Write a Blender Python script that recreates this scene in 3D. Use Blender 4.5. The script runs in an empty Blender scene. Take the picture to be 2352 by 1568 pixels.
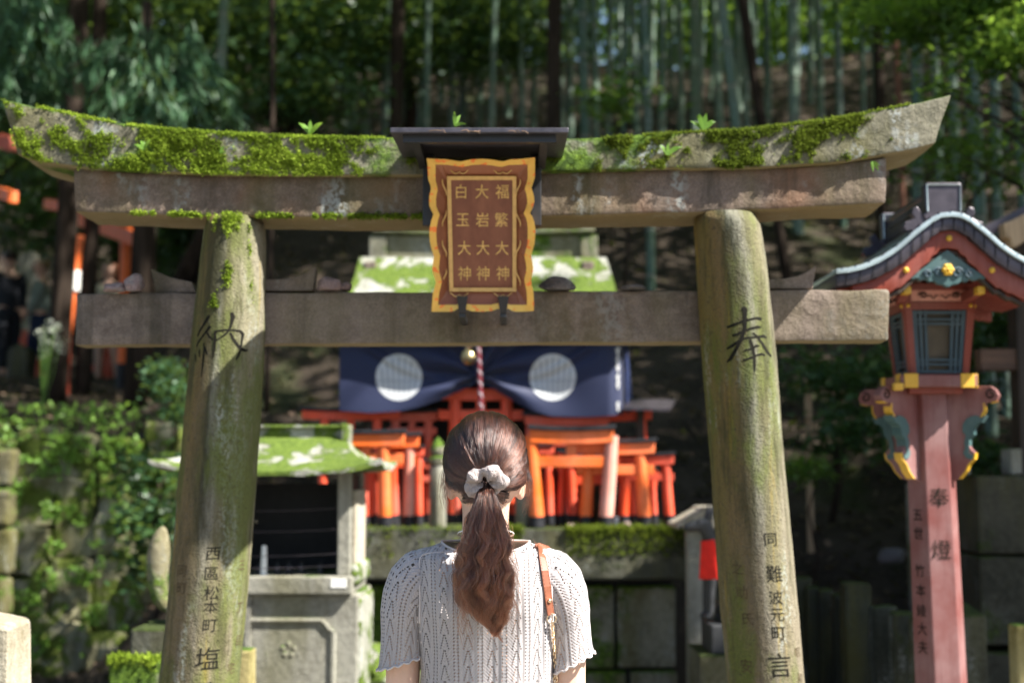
import bpy, bmesh, math, random
import numpy as np
from mathutils import Vector, Matrix, noise as mnoise

random.seed(7)
RNG = np.random.default_rng(11)
SC = bpy.context.scene
COL = SC.collection
R = math.radians

# ------------------------------------------------------------------ camera
FPX, CAMZ, PITCH = 3267.0, 1.46, math.atan((1085 - 784) / 3267.0)
cam_data = bpy.data.cameras.new('camera')
cam = bpy.data.objects.new('camera', cam_data)
COL.objects.link(cam)
cam.location = (0, 0, CAMZ)
cam.rotation_euler = (math.pi / 2 + PITCH, 0, 0)
cam_data.sensor_width = 36.0
cam_data.lens = 50.0
cam_data.clip_start, cam_data.clip_end = 0.05, 600
cam_data.dof.use_dof = True
cam_data.dof.focus_distance = 2.80
cam_data.dof.aperture_fstop = 2.9
cam_data.dof.aperture_blades = 9
SC.camera = cam

# ------------------------------------------------------------------ light
SUN_L = Vector((-0.615, 0.26, -0.745)).normalized()      # the way sunlight travels
world = bpy.data.worlds.new('World')
SC.world = world
world.use_nodes = True
wn = world.node_tree
for n in list(wn.nodes):
    wn.nodes.remove(n)
sky = wn.nodes.new('ShaderNodeTexSky')
sky.sky_type = 'NISHITA'
sky.sun_disc = False
sky.sun_elevation = math.asin(-SUN_L.z)
sky.sun_rotation = math.atan2(-SUN_L.x, -SUN_L.y)
bg = wn.nodes.new('ShaderNodeBackground')
bg.inputs['Strength'].default_value = 0.06
wo = wn.nodes.new('ShaderNodeOutputWorld')
wn.links.new(sky.outputs[0], bg.inputs[0])
wn.links.new(bg.outputs[0], wo.inputs[0])
sun_d = bpy.data.lights.new('sun', 'SUN')
sun_d.energy = 5.0
sun_d.angle = R(0.53)
sun_d.color = (1.0, 0.96, 0.89)
sun = bpy.data.objects.new('sun', sun_d)
COL.objects.link(sun)
sun.rotation_euler = SUN_L.to_track_quat('-Z', 'Y').to_euler()
sun.location = (8, -4, 12)
SC.view_settings.view_transform = 'Standard'
SC.view_settings.look = 'None'
SC.view_settings.gamma = 1
SC.view_settings.exposure = 1.85
SC.render.engine = 'CYCLES'
SC.cycles.max_bounces = 7
SC.cycles.transparent_max_bounces = 12
SC.cycles.use_denoising = True

# ------------------------------------------------------------------ geometry helpers
COSP, SINP = math.cos(PITCH), math.sin(PITCH)


def P(px, py, Y):
    """point at depth Y (metres in front of the camera) seen at photo pixel px, py (2352 wide)"""
    xc, yc = (px - 1176) / FPX, (784 - py) / FPX
    t = Y / (COSP - yc * SINP)
    return Vector((t * xc, Y, CAMZ + t * (SINP + yc * COSP)))


def XZ(px, py, Y):
    p = P(px, py, Y)
    return p.x, p.z


def lerp(a, b, t):
    return a + (b - a) * t


def sstep(a, b, x):
    t = min(1, max(0, (x - a) / (b - a)))
    return t * t * (3 - 2 * t)


def interp(pts, x):
    return float(np.interp(x, [p[0] for p in pts], [p[1] for p in pts]))


OFF = {}


def tag(o, label=None, cat=None, group=None, kind=None):
    if label: o['label'] = label
    if cat: o['category'] = cat
    if group: o['group'] = group
    if kind: o['kind'] = kind
    return o


def thing(name, label, cat, loc=(0, 0, 0), group=None):
    o = bpy.data.objects.new(name, None)
    COL.objects.link(o)
    o.location = loc
    o.empty_display_size = 0.1
    OFF[o.name] = Vector(loc)
    return tag(o, label, cat, group)


def link(name, me, mat=None, parent=None, loc=None):
    """link a mesh whose coordinates are already local"""
    o = bpy.data.objects.new(name, me)
    COL.objects.link(o)
    if mat is not None and not me.materials:
        for m in (mat if isinstance(mat, (list, tuple)) else [mat]):
            me.materials.append(m)
    if parent is not None:
        o.parent = parent
        OFF[o.name] = OFF[parent.name]
    else:
        o.location = loc or (0, 0, 0)
        OFF[o.name] = Vector(loc or (0, 0, 0))
    return o


class G:
    """collects shapes; build() links them as one mesh object"""

    def __init__(s):
        s.v, s.f, s.m, s.uv = [], [], [], None
        s.mi = 0

    def add(s, vs, fs):
        k = len(s.v)
        s.v += [Vector(v) for v in vs]
        s.f += [tuple(i + k for i in f) for f in fs]
        s.m += [s.mi] * len(fs)
        return s

    def hexa(s, p):
        return s.add(p, [(0, 3, 2, 1), (4, 5, 6, 7), (0, 1, 5, 4), (1, 2, 6, 5), (2, 3, 7, 6), (3, 0, 4, 7)])

    def box(s, c, d, rot=None):
        x, y, z = d[0] / 2, d[1] / 2, d[2] / 2
        p = [Vector(q) for q in ((-x, -y, -z), (x, -y, -z), (x, y, -z), (-x, y, -z), (-x, -y, z), (x, -y, z), (x, y, z), (-x, y, z))]
        if rot is not None:
            p = [rot @ q for q in p]
        return s.hexa([q + Vector(c) for q in p])

    def span(s, x0, x1, y0, y1, z0, z1):
        return s.box(((x0 + x1) / 2, (y0 + y1) / 2, (z0 + z1) / 2), (abs(x1 - x0), abs(y1 - y0), abs(z1 - z0)))

    def loft(s, rings, cap=True, close=True):
        n = len(rings[0])
        vs = [v for r in rings for v in r]
        fs = []
        for i in range(len(rings) - 1):
            for j in range(n if close else n - 1):
                a, b = i * n + j, i * n + (j + 1) % n
                fs.append((a, b, b + n, a + n))
        if cap:
            fs.append(tuple(reversed(range(n))))
            fs.append(tuple(range((len(rings) - 1) * n, len(rings) * n)))
        return s.add(vs, fs)

    def tube(s, pts, r, n=8, cap=True):
        pts = [Vector(p) for p in pts]
        rs = r if isinstance(r, (list, tuple)) else [r] * len(pts)
        rings, up = [], None
        for i, p in enumerate(pts):
            d = (pts[min(i + 1, len(pts) - 1)] - pts[max(i - 1, 0)]).normalized()
            if up is None:
                up = Vector((0, 0, 1)) if abs(d.z) < .9 else Vector((0, 1, 0))
            a = d.cross(up)
            if a.length < 1e-5:
                a = d.orthogonal()
            a.normalize()
            b = a.cross(d).normalized()
            up = b
            rings.append([p + (a * math.cos(2 * math.pi * k / n) + b * math.sin(2 * math.pi * k / n)) * rs[i] for k in range(n)])
        return s.loft(rings, cap)

    def prism(s, pts, y0, y1):
        """outline given as (x, z) pairs, extruded from y0 to y1"""
        n = len(pts)
        vs = [(x, y0, z) for x, z in pts] + [(x, y1, z) for x, z in pts]
        fs = [tuple(range(n)), tuple(reversed(range(n, 2 * n)))]
        fs += [((i + 1) % n, i, i + n, (i + 1) % n + n) for i in range(n)]
        return s.add(vs, fs)

    def ball(s, c, r, nu=16, nv=10, rot=None):
        r = (r, r, r) if not isinstance(r, (tuple, list)) else r
        c = Vector(c)
        vs, fs = [], []
        for j in range(nv + 1):
            th = math.pi * j / nv
            for i in range(nu):
                ph = 2 * math.pi * i / nu
                q = Vector((r[0] * math.sin(th) * math.cos(ph), r[1] * math.sin(th) * math.sin(ph), r[2] * math.cos(th)))
                vs.append((rot @ q if rot is not None else q) + c)
        for j in range(nv):
            for i in range(nu):
                a, b = j * nu + i, j * nu + (i + 1) % nu
                fs.append((a + nu, b + nu, b, a))
        return s.add(vs, fs)

    def torus(s, c, R_, r, nu=24, nv=10, rot=None):
        vs, fs = [], []
        for i in range(nu):
            a = 2 * math.pi * i / nu
            for j in range(nv):
                b = 2 * math.pi * j / nv
                q = Vector(((R_ + r * math.cos(b)) * math.cos(a), (R_ + r * math.cos(b)) * math.sin(a), r * math.sin(b)))
                vs.append((rot @ q if rot is not None else q) + Vector(c))
        for i in range(nu):
            for j in range(nv):
                fs.append((i * nv + j, ((i + 1) % nu) * nv + j, ((i + 1) % nu) * nv + (j + 1) % nv, i * nv + (j + 1) % nv))
        return s.add(vs, fs)

    def grid(s, fn, nu, nv):
        vs = [fn(i / nu, j / nv) for j in range(nv + 1) for i in range(nu + 1)]
        fs = [(j * (nu + 1) + i, j * (nu + 1) + i + 1, (j + 1) * (nu + 1) + i + 1, (j + 1) * (nu + 1) + i) for j in range(nv) for i in range(nu)]
        return s.add(vs, fs)

    def build(s, name, mat, parent=None, loc=None, smooth=False, bevel=0, seg=2, jitter=0, jscale=6, sub=0, fix=True, uv=None):
        off = OFF[parent.name] if parent is not None else Vector(loc or (0, 0, 0))
        me = bpy.data.meshes.new(name)
        me.from_pydata([tuple(v - off) for v in s.v], [], s.f)
        for m in (mat if isinstance(mat, (list, tuple)) else [mat]):
            me.materials.append(m)
        me.polygons.foreach_set('material_index', s.m)
        if uv is not None:
            ul = me.uv_layers.new(name='UVMap')
            for lp in me.loops:
                ul.data[lp.index].uv = uv[lp.vertex_index]
        bm = bmesh.new()
        bm.from_mesh(me)
        if fix:
            bmesh.ops.recalc_face_normals(bm, faces=bm.faces)
        if bevel:
            bmesh.ops.remove_doubles(bm, verts=bm.verts, dist=1e-6)
            es = [e for e in bm.edges if e.is_manifold and e.calc_face_angle(0) > 0.5]
            bmesh.ops.bevel(bm, geom=es, offset=bevel, segments=seg, affect='EDGES', profile=.5, clamp_overlap=True)
        if sub:
            bmesh.ops.subdivide_edges(bm, edges=bm.edges, cuts=sub, use_grid_fill=True)
        if jitter:
            bm.normal_update()
            for v in bm.verts:
                q = (v.co + off) * jscale
                v.co += v.normal * jitter * (mnoise.noise(q) + .5 * mnoise.noise(q * 2.7))
        bm.to_mesh(me)
        bm.free()
        if smooth:
            me.polygons.foreach_set('use_smooth', [True] * len(me.polygons))
            if smooth != 'all':
                me.set_sharp_from_angle(angle=R(40))
        return link(name, me, None, parent, loc)


def fast_mesh(name, V, n_side, mat, parent=None, loc=None):
    """V: (faces, n_side, 3) numpy array of separate faces"""
    off = np.array(OFF[parent.name] if parent is not None else (loc or (0, 0, 0)), dtype=np.float32)
    nf = V.shape[0]
    me = bpy.data.meshes.new(name)
    me.vertices.add(nf * n_side)
    me.vertices.foreach_set('co', (V.reshape(-1, 3).astype(np.float32) - off).ravel())
    me.loops.add(nf * n_side)
    me.loops.foreach_set('vertex_index', np.arange(nf * n_side, dtype=np.int32))
    me.polygons.add(nf)
    me.polygons.foreach_set('loop_start', np.arange(0, nf * n_side, n_side, dtype=np.int32))
    me.polygons.foreach_set('loop_total', np.full(nf, n_side, dtype=np.int32))
    me.update(calc_edges=True)
    me.materials.append(mat)
    return link(name, me, None, parent, loc)


def unit(a):
    return a / np.maximum(np.linalg.norm(a, axis=-1, keepdims=True), 1e-9)


def leaves(C, length, width, up=.6, droop=.0, axis=None, spread=1.0, jit=.35):
    """diamond leaves at centres C; returns (n,4,3)"""
    n = len(C)
    a = RNG.normal(size=(n, 3))
    a[:, 2] *= .45
    a = unit(a) * spread
    if axis is not None:
        a = a + axis
    a[:, 2] -= droop
    a = unit(a)
    nn = RNG.normal(size=(n, 3)) * (1 - up) + np.array([0, 0, up])
    s = unit(np.cross(a, nn))
    L = length * (1 + jit * RNG.uniform(-1, 1, (n, 1)))
    Wd = width * (1 + jit * RNG.uniform(-1, 1, (n, 1))) * .5
    b = unit(np.cross(s, a)) * L * .06
    return np.stack([C - a * L * .5, C - a * L * .05 + s * Wd + b, C + a * L * .5, C - a * L * .05 - s * Wd + b], axis=1)


def blob_points(n, centre, rad):
    d = unit(RNG.normal(size=(n, 3)))
    r = RNG.uniform(0, 1, (n, 1)) ** (1 / 2.2)
    return np.array(centre) + d * r * np.array(rad)


def new_from(o):
    dg = bpy.context.evaluated_depsgraph_get()
    return bpy.data.meshes.new_from_object(o.evaluated_get(dg))


def skin_mesh(name, nodes, edges, sub=2, root=0):
    """nodes: list of (pos, (rx, ry)); a continuous skinned surface as a new mesh"""
    me = bpy.data.meshes.new(name + '_cage')
    me.from_pydata([tuple(p) for p, _ in nodes], edges, [])
    o = bpy.data.objects.new(name + '_cage', me)
    COL.objects.link(o)
    md = o.modifiers.new('skin', 'SKIN')
    md.use_smooth_shade = True
    md.branch_smoothing = .6
    sl = me.skin_vertices[0] if len(me.skin_vertices) else None
    if sl is None:
        bm = bmesh.new(); bm.from_mesh(me)
        bm.verts.layers.skin.verify()
        bm.to_mesh(me); bm.free()
        sl = me.skin_vertices[0]
    for i, (_, r) in enumerate(nodes):
        sl.data[i].radius = r if isinstance(r, (tuple, list)) else (r, r)
        sl.data[i].use_root = (i == root)
    if sub:
        ms = o.modifiers.new('sub', 'SUBSURF')
        ms.levels = ms.render_levels = sub
    bpy.context.view_layer.update()
    m2 = new_from(o)
    bpy.data.objects.remove(o)
    bpy.data.meshes.remove(me)
    m2.polygons.foreach_set('use_smooth', [True] * len(m2.polygons))
    m2.name = name
    return m2


def chain(nodes, edges, pts, start=None):
    """append a chain of (pos, radius) to the skeleton; returns indices"""
    prev, idx = start, []
    for p, r in pts:
        nodes.append((Vector(p), r))
        i = len(nodes) - 1
        if prev is not None:
            edges.append((prev, i))
        prev = i
        idx.append(i)
    return idx


def skin_obj(name, nodes, edges, mat, parent=None, sub=2, loc=None):
    off = OFF[parent.name] if parent is not None else Vector(loc or (0, 0, 0))
    nodes = [(Vector(p) - off, r) for p, r in nodes]
    me = skin_mesh(name, nodes, edges, sub)
    me.materials.clear()
    return link(name, me, mat, parent, loc)


def text_mesh(body, size, bold=0.0):
    c = bpy.data.curves.new('glyphs', 'FONT')
    c.body = body
    c.size = size
    c.resolution_u = 2
    c.align_x = 'CENTER'
    c.offset = bold
    o = bpy.data.objects.new('glyphs', c)
    COL.objects.link(o)
    bpy.context.view_layer.update()
    me = new_from(o)
    bpy.data.objects.remove(o)
    bpy.data.curves.remove(c)
    vs = [v.co.copy() for v in me.vertices]
    fs = [tuple(p.vertices) for p in me.polygons]
    bpy.data.meshes.remove(me)
    if vs:
        cy = (min(v.y for v in vs) + max(v.y for v in vs)) / 2
        cx = (min(v.x for v in vs) + max(v.x for v in vs)) / 2
        vs = [Vector((v.x - cx, v.y - cy, 0)) for v in vs]
    return vs, fs
# ------------------------------------------------------------------ materials
class MT:
    def __init__(s, name):
        s.m = bpy.data.materials.new(name)
        s.m.use_nodes = True
        s.t = s.m.node_tree
        s.t.nodes.clear()
        s.out = s.t.nodes.new('ShaderNodeOutputMaterial')

    def n(s, typ, **kw):
        nd = s.t.nodes.new(typ)
        for k, v in kw.items():
            setattr(nd, k, v)
        return nd

    def put(s, sock, val):
        if isinstance(val, bpy.types.NodeSocket):
            s.t.links.new(val, sock)
        elif val is not None:
            if isinstance(val, (tuple, list)) and sock.type == 'RGBA' and len(val) == 3:
                val = (*val, 1)
            sock.default_value = val

    def coord(s, which='Object'):
        return s.n('ShaderNodeTexCoord').outputs[which]

    def pos(s):
        return s.n('ShaderNodeNewGeometry').outputs['Position']

    def map(s, vec, scale=(1, 1, 1), loc=(0, 0, 0), rot=(0, 0, 0)):
        nd = s.n('ShaderNodeMapping')
        s.put(nd.inputs[0], vec)
        nd.inputs['Scale'].default_value = scale
        nd.inputs['Location'].default_value = loc
        nd.inputs['Rotation'].default_value = rot
        return nd.outputs[0]

    def noise(s, vec, scale, detail=4, rough=.55, dist=0):
        nd = s.n('ShaderNodeTexNoise')
        s.put(nd.inputs['Vector'], vec)
        nd.inputs['Scale'].default_value = scale
        nd.inputs['Detail'].default_value = detail
        nd.inputs['Roughness'].default_value = rough
        nd.inputs['Distortion'].default_value = dist
        return nd.outputs['Fac']

    def voro(s, vec, scale, feature='F1', out='Distance'):
        nd = s.n('ShaderNodeTexVoronoi', feature=feature)
        s.put(nd.inputs['Vector'], vec)
        nd.inputs['Scale'].default_value = scale
        return nd.outputs[out]

    def math(s, op, a, b=None, c=None, clamp=False):
        nd = s.n('ShaderNodeMath', operation=op)
        nd.use_clamp = clamp
        s.put(nd.inputs[0], a)
        if b is not None: s.put(nd.inputs[1], b)
        if c is not None: s.put(nd.inputs[2], c)
        return nd.outputs[0]

    def rng(s, v, a, b, c=0., d=1., smooth=True):
        nd = s.n('ShaderNodeMapRange')
        if smooth: nd.interpolation_type = 'SMOOTHSTEP'
        s.put(nd.inputs[0], v)
        for i, x in enumerate((a, b, c, d)):
            nd.inputs[i + 1].default_value = x
        return nd.outputs[0]

    def mix(s, fac, a, b, mode='MIX'):
        nd = s.n('ShaderNodeMix', data_type='RGBA', blend_type=mode)
        s.put(nd.inputs[0], fac)
        s.put(nd.inputs[6], a)
        s.put(nd.inputs[7], b)
        return nd.outputs[2]

    def ramp(s, fac, stops):
        nd = s.n('ShaderNodeValToRGB')
        cr = nd.color_ramp
        while len(cr.elements) < len(stops):
            cr.elements.new(.5)
        for e, (p, c) in zip(cr.elements, stops):
            e.position = p
            e.color = (*c, 1)
        s.put(nd.inputs[0], fac)
        return nd.outputs[0]

    def sep(s, vec):
        nd = s.n('ShaderNodeSeparateXYZ')
        s.put(nd.inputs[0], vec)
        return nd.outputs

    def bump(s, h, strength=.5, dist=.01, normal=None):
        nd = s.n('ShaderNodeBump')
        s.put(nd.inputs['Height'], h)
        nd.inputs['Strength'].default_value = strength
        nd.inputs['Distance'].default_value = dist
        if normal is not None: s.put(nd.inputs['Normal'], normal)
        return nd.outputs[0]

    def bsdf(s, color, rough=.7, metal=0., normal=None, spec=.3, alpha=None, sheen=0, trans=0):
        nd = s.n('ShaderNodeBsdfPrincipled')
        s.put(nd.inputs['Base Color'], color)
        s.put(nd.inputs['Roughness'], rough)
        s.put(nd.inputs['Metallic'], metal)
        s.put(nd.inputs['Specular IOR Level'], spec)
        if normal is not None: s.put(nd.inputs['Normal'], normal)
        if alpha is not None: s.put(nd.inputs['Alpha'], alpha)
        if sheen: nd.inputs['Sheen Weight'].default_value = sheen
        return nd.outputs[0]

    def done(s, shader):
        s.t.links.new(shader, s.out.inputs[0])
        return s.m


def island_random(m):
    return m.n('ShaderNodeNewGeometry').outputs['Random Per Island']


def m_plain(name, col, rough=.6, metal=0, spec=.3, var=.12, nscale=20, bump=.15, bdist=.002, grain=(1, 1, 1)):
    m = MT(name)
    v = m.map(m.coord(), grain)
    n1 = m.noise(v, nscale, 6, .6)
    c = m.mix(m.rng(n1, .3, .7), tuple(x * (1 - var) for x in col), tuple(min(1, x * (1 + var)) for x in col))
    return m.done(m.bsdf(c, m.rng(n1, .2, .8, rough * .85, min(1, rough * 1.15)), metal, m.bump(n1, bump, bdist), spec))


MOSS = [(0.0, (.012, .028, .004)), (.45, (.055, .10, .010)), (.75, (.12, .20, .018)), (1, (.20, .27, .03))]
MOSSD = [(0.0, (.010, .014, .004)), (.5, (.035, .05, .010)), (1, (.075, .10, .018))]


def m_stone(name, dark, light, moss=0.3, top=.5, lichen=.15, streak=.4, olive=.3, mosscols=MOSS, seed=0, wet=.0, grain=1.0, red=0.0, under=0.0, patch=1.0):
    """weathered stone: grain, vertical stains, lichen, moss that keeps to the upward faces"""
    m = MT(name)
    p = m.map(m.pos(), loc=(seed * 3.1, seed * 1.7, seed * 2.3))
    n1 = m.noise(p, 5, 8, .62)
    n2 = m.noise(p, 38, 5, .6)
    g = m.noise(p, 260, 2, .5)
    c = m.mix(m.rng(n1, .32, .68), dark, light)
    c = m.mix(m.rng(n2, .35, .7, 0, .55), c, tuple(x * 1.25 for x in light))
    c = m.mix(m.rng(g, .35, .65, 0, .45), c, tuple(x * .45 for x in dark))
    if red:
        nr = m.noise(m.map(p, loc=(4, 2, 9)), 3.3, 4, .5)
        c = m.mix(m.rng(nr, .5, .72, 0, red), c, (.24, .105, .045))
    st = m.noise(m.map(p, (9, 9, .55)), 1.0, 6, .65)
    c = m.mix(m.rng(st, .5, .68, 0, streak), c, (.028, .027, .018))
    ol = m.noise(m.map(p, (4, 4, .9), (7, 1, 3)), 1.0, 6, .6)
    c = m.mix(m.rng(ol, .42, .64, 0, olive), c, (.085, .078, .018))
    l1 = m.math('MULTIPLY', m.rng(m.noise(m.map(p, (1.6, 1.6, .5), (2, 5, 1)), 4.5, 4, .6), .52, .70), m.rng(m.noise(p, 55, 4, .65), .46, .56))
    c = m.mix(m.math('MULTIPLY', l1, lichen * 2.2, clamp=True), c, (.27, .285, .265))
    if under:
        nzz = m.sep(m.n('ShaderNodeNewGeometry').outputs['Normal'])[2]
        c = m.mix(m.rng(nzz, -.5, -.8, 0, under), c, (.24, .185, .085))  # ground bounce light painted as ochre on the downward faces
    nz = m.sep(m.n('ShaderNodeNewGeometry').outputs['Normal'])[2]
    mn = m.math('ADD', m.rng(m.noise(p, 3.2 if patch == 1 else 6.5, 7, .65), 0, 1, .5 - .5 * patch, .5 + .5 * patch, False), m.math('MULTIPLY', m.math('MAXIMUM', nz, 0.), top * .5))
    mm = m.rng(mn, .72 - moss * .45, .82 - moss * .45)
    mc = m.ramp(m.noise(p, 42, 5, .7), [(.25 + q * .55, col) for q, col in mosscols])
    c = m.mix(mm, c, mc)
    h = m.math('ADD', m.math('MULTIPLY', n2, .6), m.math('ADD', m.math('MULTIPLY', g, .25), m.math('MULTIPLY', mm, m.noise(p, 110, 4, .7))))
    return m.done(m.bsdf(c, .9 - wet, 0, m.bump(h, .8, .012 * grain), .25))


def m_leaf(name, cols, trans=.35, rough=.45, spec=.4, nscale=2.5):
    m = MT(name)
    r = island_random(m)
    n1 = m.noise(m.pos(), nscale, 3, .5)
    c = m.ramp(m.math('ADD', m.math('MULTIPLY', r, .55), m.math('MULTIPLY', m.rng(n1, .3, .7), .45)), cols)
    b = m.bsdf(c, rough, 0, None, spec)
    t = m.n('ShaderNodeBsdfTranslucent')
    m.put(t.inputs[0], m.mix(.5, c, (.35, .5, .06), 'MIX'))
    mx = m.n('ShaderNodeMixShader')
    mx.inputs[0].default_value = trans
    m.t.links.new(b, mx.inputs[1])
    m.t.links.new(t.outputs[0], mx.inputs[2])
    return m.done(mx.outputs[0])


def m_wood(name, dark, light, axis='Z', scale=1.0, rough=.55, spec=.3, bump=.25):
    m = MT(name)
    sc = {'Z': (22, 22, 1.6), 'X': (1.6, 22, 22), 'Y': (22, 1.6, 22)}[axis]
    p = m.map(m.coord(), tuple(x * scale for x in sc))
    n1 = m.noise(p, 1.0, 7, .6, 1.2)
    n2 = m.noise(p, 5.0, 4, .6)
    c = m.mix(m.rng(n1, .3, .7), dark, light)
    c = m.mix(m.rng(n2, .5, .75, 0, .35), c, tuple(x * .6 for x in dark))
    return m.done(m.bsdf(c, rough, 0, m.bump(n1, bump, .003), spec))


def m_paint(name, col, worn=.25, rough=.55, wear_col=(.20, .09, .05), spec=.35, fade=.25):
    """old paint over timber: faded broad patches, grain, small scuffs"""
    m = MT(name)
    o = m.coord()
    p = m.pos()
    gr = m.noise(m.map(o, (60, 60, 5)), 1.0, 5, .6)
    n1 = m.noise(p, 4, 5, .6)
    lum = sum(col) / 3
    pale = tuple(min(1, lerp(x, .5 + .5 * x, .35) * 1.05) for x in col)
    c = m.mix(m.rng(n1, .35, .7, 0, fade), col, pale)
    c = m.mix(m.rng(gr, .45, .75, 0, .45), c, tuple(x * .55 for x in col))
    sc = m.noise(p, 30, 6, .7)
    c = m.mix(m.rng(sc, .64, .72, 0, worn), c, wear_col)
    return m.done(m.bsdf(c, m.rng(n1, .3, .7, rough * .8, rough * 1.2), 0, m.bump(gr, .25, .002), spec))


M = {}
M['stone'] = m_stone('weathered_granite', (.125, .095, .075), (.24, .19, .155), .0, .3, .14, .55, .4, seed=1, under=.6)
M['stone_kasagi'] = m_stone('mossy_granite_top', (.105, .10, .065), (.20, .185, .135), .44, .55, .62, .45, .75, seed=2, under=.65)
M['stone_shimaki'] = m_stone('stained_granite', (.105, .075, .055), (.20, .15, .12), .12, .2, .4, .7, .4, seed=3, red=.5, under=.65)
M['stone_pillar'] = m_stone('streaked_granite', (.10, .082, .045), (.215, .185, .13), .20, .2, .32, 1.0, 1.0, seed=4)
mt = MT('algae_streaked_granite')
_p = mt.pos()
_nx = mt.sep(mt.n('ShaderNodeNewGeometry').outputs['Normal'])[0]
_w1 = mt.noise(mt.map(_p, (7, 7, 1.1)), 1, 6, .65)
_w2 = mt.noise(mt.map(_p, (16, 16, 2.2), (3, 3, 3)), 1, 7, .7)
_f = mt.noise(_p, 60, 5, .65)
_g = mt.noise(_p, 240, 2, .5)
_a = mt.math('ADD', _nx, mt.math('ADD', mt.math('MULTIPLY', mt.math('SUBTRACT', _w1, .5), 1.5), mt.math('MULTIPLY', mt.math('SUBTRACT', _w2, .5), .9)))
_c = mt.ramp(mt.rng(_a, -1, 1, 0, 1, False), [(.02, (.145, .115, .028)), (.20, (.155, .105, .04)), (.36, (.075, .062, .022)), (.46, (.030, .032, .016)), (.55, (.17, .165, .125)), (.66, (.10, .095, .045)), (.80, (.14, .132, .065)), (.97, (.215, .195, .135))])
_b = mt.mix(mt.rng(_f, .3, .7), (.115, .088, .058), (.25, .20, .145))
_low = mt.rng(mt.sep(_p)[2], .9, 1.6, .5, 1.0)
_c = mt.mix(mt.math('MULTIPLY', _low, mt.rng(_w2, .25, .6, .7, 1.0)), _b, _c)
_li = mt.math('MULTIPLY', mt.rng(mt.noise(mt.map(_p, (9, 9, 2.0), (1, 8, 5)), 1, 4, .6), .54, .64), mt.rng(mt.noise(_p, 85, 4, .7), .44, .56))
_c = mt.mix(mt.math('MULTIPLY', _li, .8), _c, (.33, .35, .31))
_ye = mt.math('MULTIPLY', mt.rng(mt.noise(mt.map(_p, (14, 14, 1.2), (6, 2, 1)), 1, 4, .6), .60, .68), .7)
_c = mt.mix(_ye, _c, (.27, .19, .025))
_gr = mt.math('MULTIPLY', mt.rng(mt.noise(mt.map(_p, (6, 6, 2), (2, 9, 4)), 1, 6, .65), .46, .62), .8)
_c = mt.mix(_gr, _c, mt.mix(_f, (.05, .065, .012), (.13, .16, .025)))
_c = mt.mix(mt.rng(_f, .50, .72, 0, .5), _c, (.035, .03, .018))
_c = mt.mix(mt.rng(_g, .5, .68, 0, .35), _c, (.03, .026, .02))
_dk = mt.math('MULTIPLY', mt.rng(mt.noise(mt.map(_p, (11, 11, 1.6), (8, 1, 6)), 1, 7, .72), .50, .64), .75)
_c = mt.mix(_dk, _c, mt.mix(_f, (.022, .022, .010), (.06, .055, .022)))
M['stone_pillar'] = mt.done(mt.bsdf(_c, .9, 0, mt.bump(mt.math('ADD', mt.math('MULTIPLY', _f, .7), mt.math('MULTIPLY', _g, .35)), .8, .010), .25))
M['stone_mossy'] = m_stone('mossy_stone', (.12, .115, .08), (.26, .25, .19), .50, .55, .3, .35, .6, seed=5)
M['stone_roof'] = m_stone('moss_covered_stone', (.20, .20, .165), (.38, .38, .33), .55, .24, .45, .25, .3, seed=6, patch=2.0,
                          mosscols=[(0, (.035, .06, .008)), (.45, (.085, .13, .017)), (1, (.165, .22, .04))])
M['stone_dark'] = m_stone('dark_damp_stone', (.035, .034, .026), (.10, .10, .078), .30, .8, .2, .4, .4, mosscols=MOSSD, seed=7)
M['stone_pale'] = m_stone('pale_stone', (.30, .25, .18), (.50, .46, .38), .05, .2, .15, .3, .4, seed=8)
M['stone_grey'] = m_stone('plain_grey_stone', (.17, .16, .13), (.30, .29, .24), .24, .4, .15, .3, .45, seed=9)
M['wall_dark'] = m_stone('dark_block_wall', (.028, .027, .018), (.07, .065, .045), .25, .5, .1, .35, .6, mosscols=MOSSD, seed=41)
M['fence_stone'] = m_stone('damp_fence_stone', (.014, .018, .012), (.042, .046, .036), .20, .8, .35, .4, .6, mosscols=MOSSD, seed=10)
M['wall_stone'] = m_stone('mossy_wall_stone', (.16, .15, .075), (.34, .32, .21), .55, .2, .2, .5, .8, mosscols=[(0, (.035, .05, .008)), (.5, (.10, .13, .02)), (1, (.17, .21, .03))], seed=12, patch=1.6)
M['fox_stone'] = m_stone('fox_stone', (.12, .10, .055), (.25, .225, .15), .32, .2, .2, .15, .5, seed=13)
M['fox_dark'] = m_plain('dark_bronze_stone', (.018, .019, .021), .55, 0, .5, .4, 14)
M['carved'] = m_plain('carved_ink', (.012, .011, .008), .9, 0, .1, .3, 40)
M['carved_mid'] = m_plain('shallow_carving', (.035, .028, .018), .95, 0, .1, .3, 40)
M['pier'] = m_stone('dark_pier_stone', (.06, .055, .025), (.14, .125, .07), .35, .3, .2, .5, .8, seed=33)  # darker stone tone for the corner pier
M['carved_soft'] = m_plain('worn_carving', (.075, .055, .03), .95, 0, .1, .3, 40)
M['moss'] = m_leaf('moss_tufts', [(0, (.06, .055, .012)), (.18, (.08, .12, .012)), (.55, (.18, .26, .02)), (1, (.34, .42, .06))], .30, .8, .1, 9)
M['moss_dark'] = m_leaf('dark_moss_tufts', [(0, (.03, .045, .006)), (.5, (.09, .12, .012)), (1, (.16, .19, .02))], .30, .8, .1, 9)
M['fern'] = m_leaf('fern_green', [(0, (.09, .19, .02)), (1, (.20, .36, .06))], .4, .5, .3)
M['black'] = m_plain('black_painted_metal', (.012, .012, .014), .42, 0, .5, .3, 25)
M['black_top'] = m_plain('dark_sheet_metal', (.055, .05, .06), .35, .3, .5, .3, 25)
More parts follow.
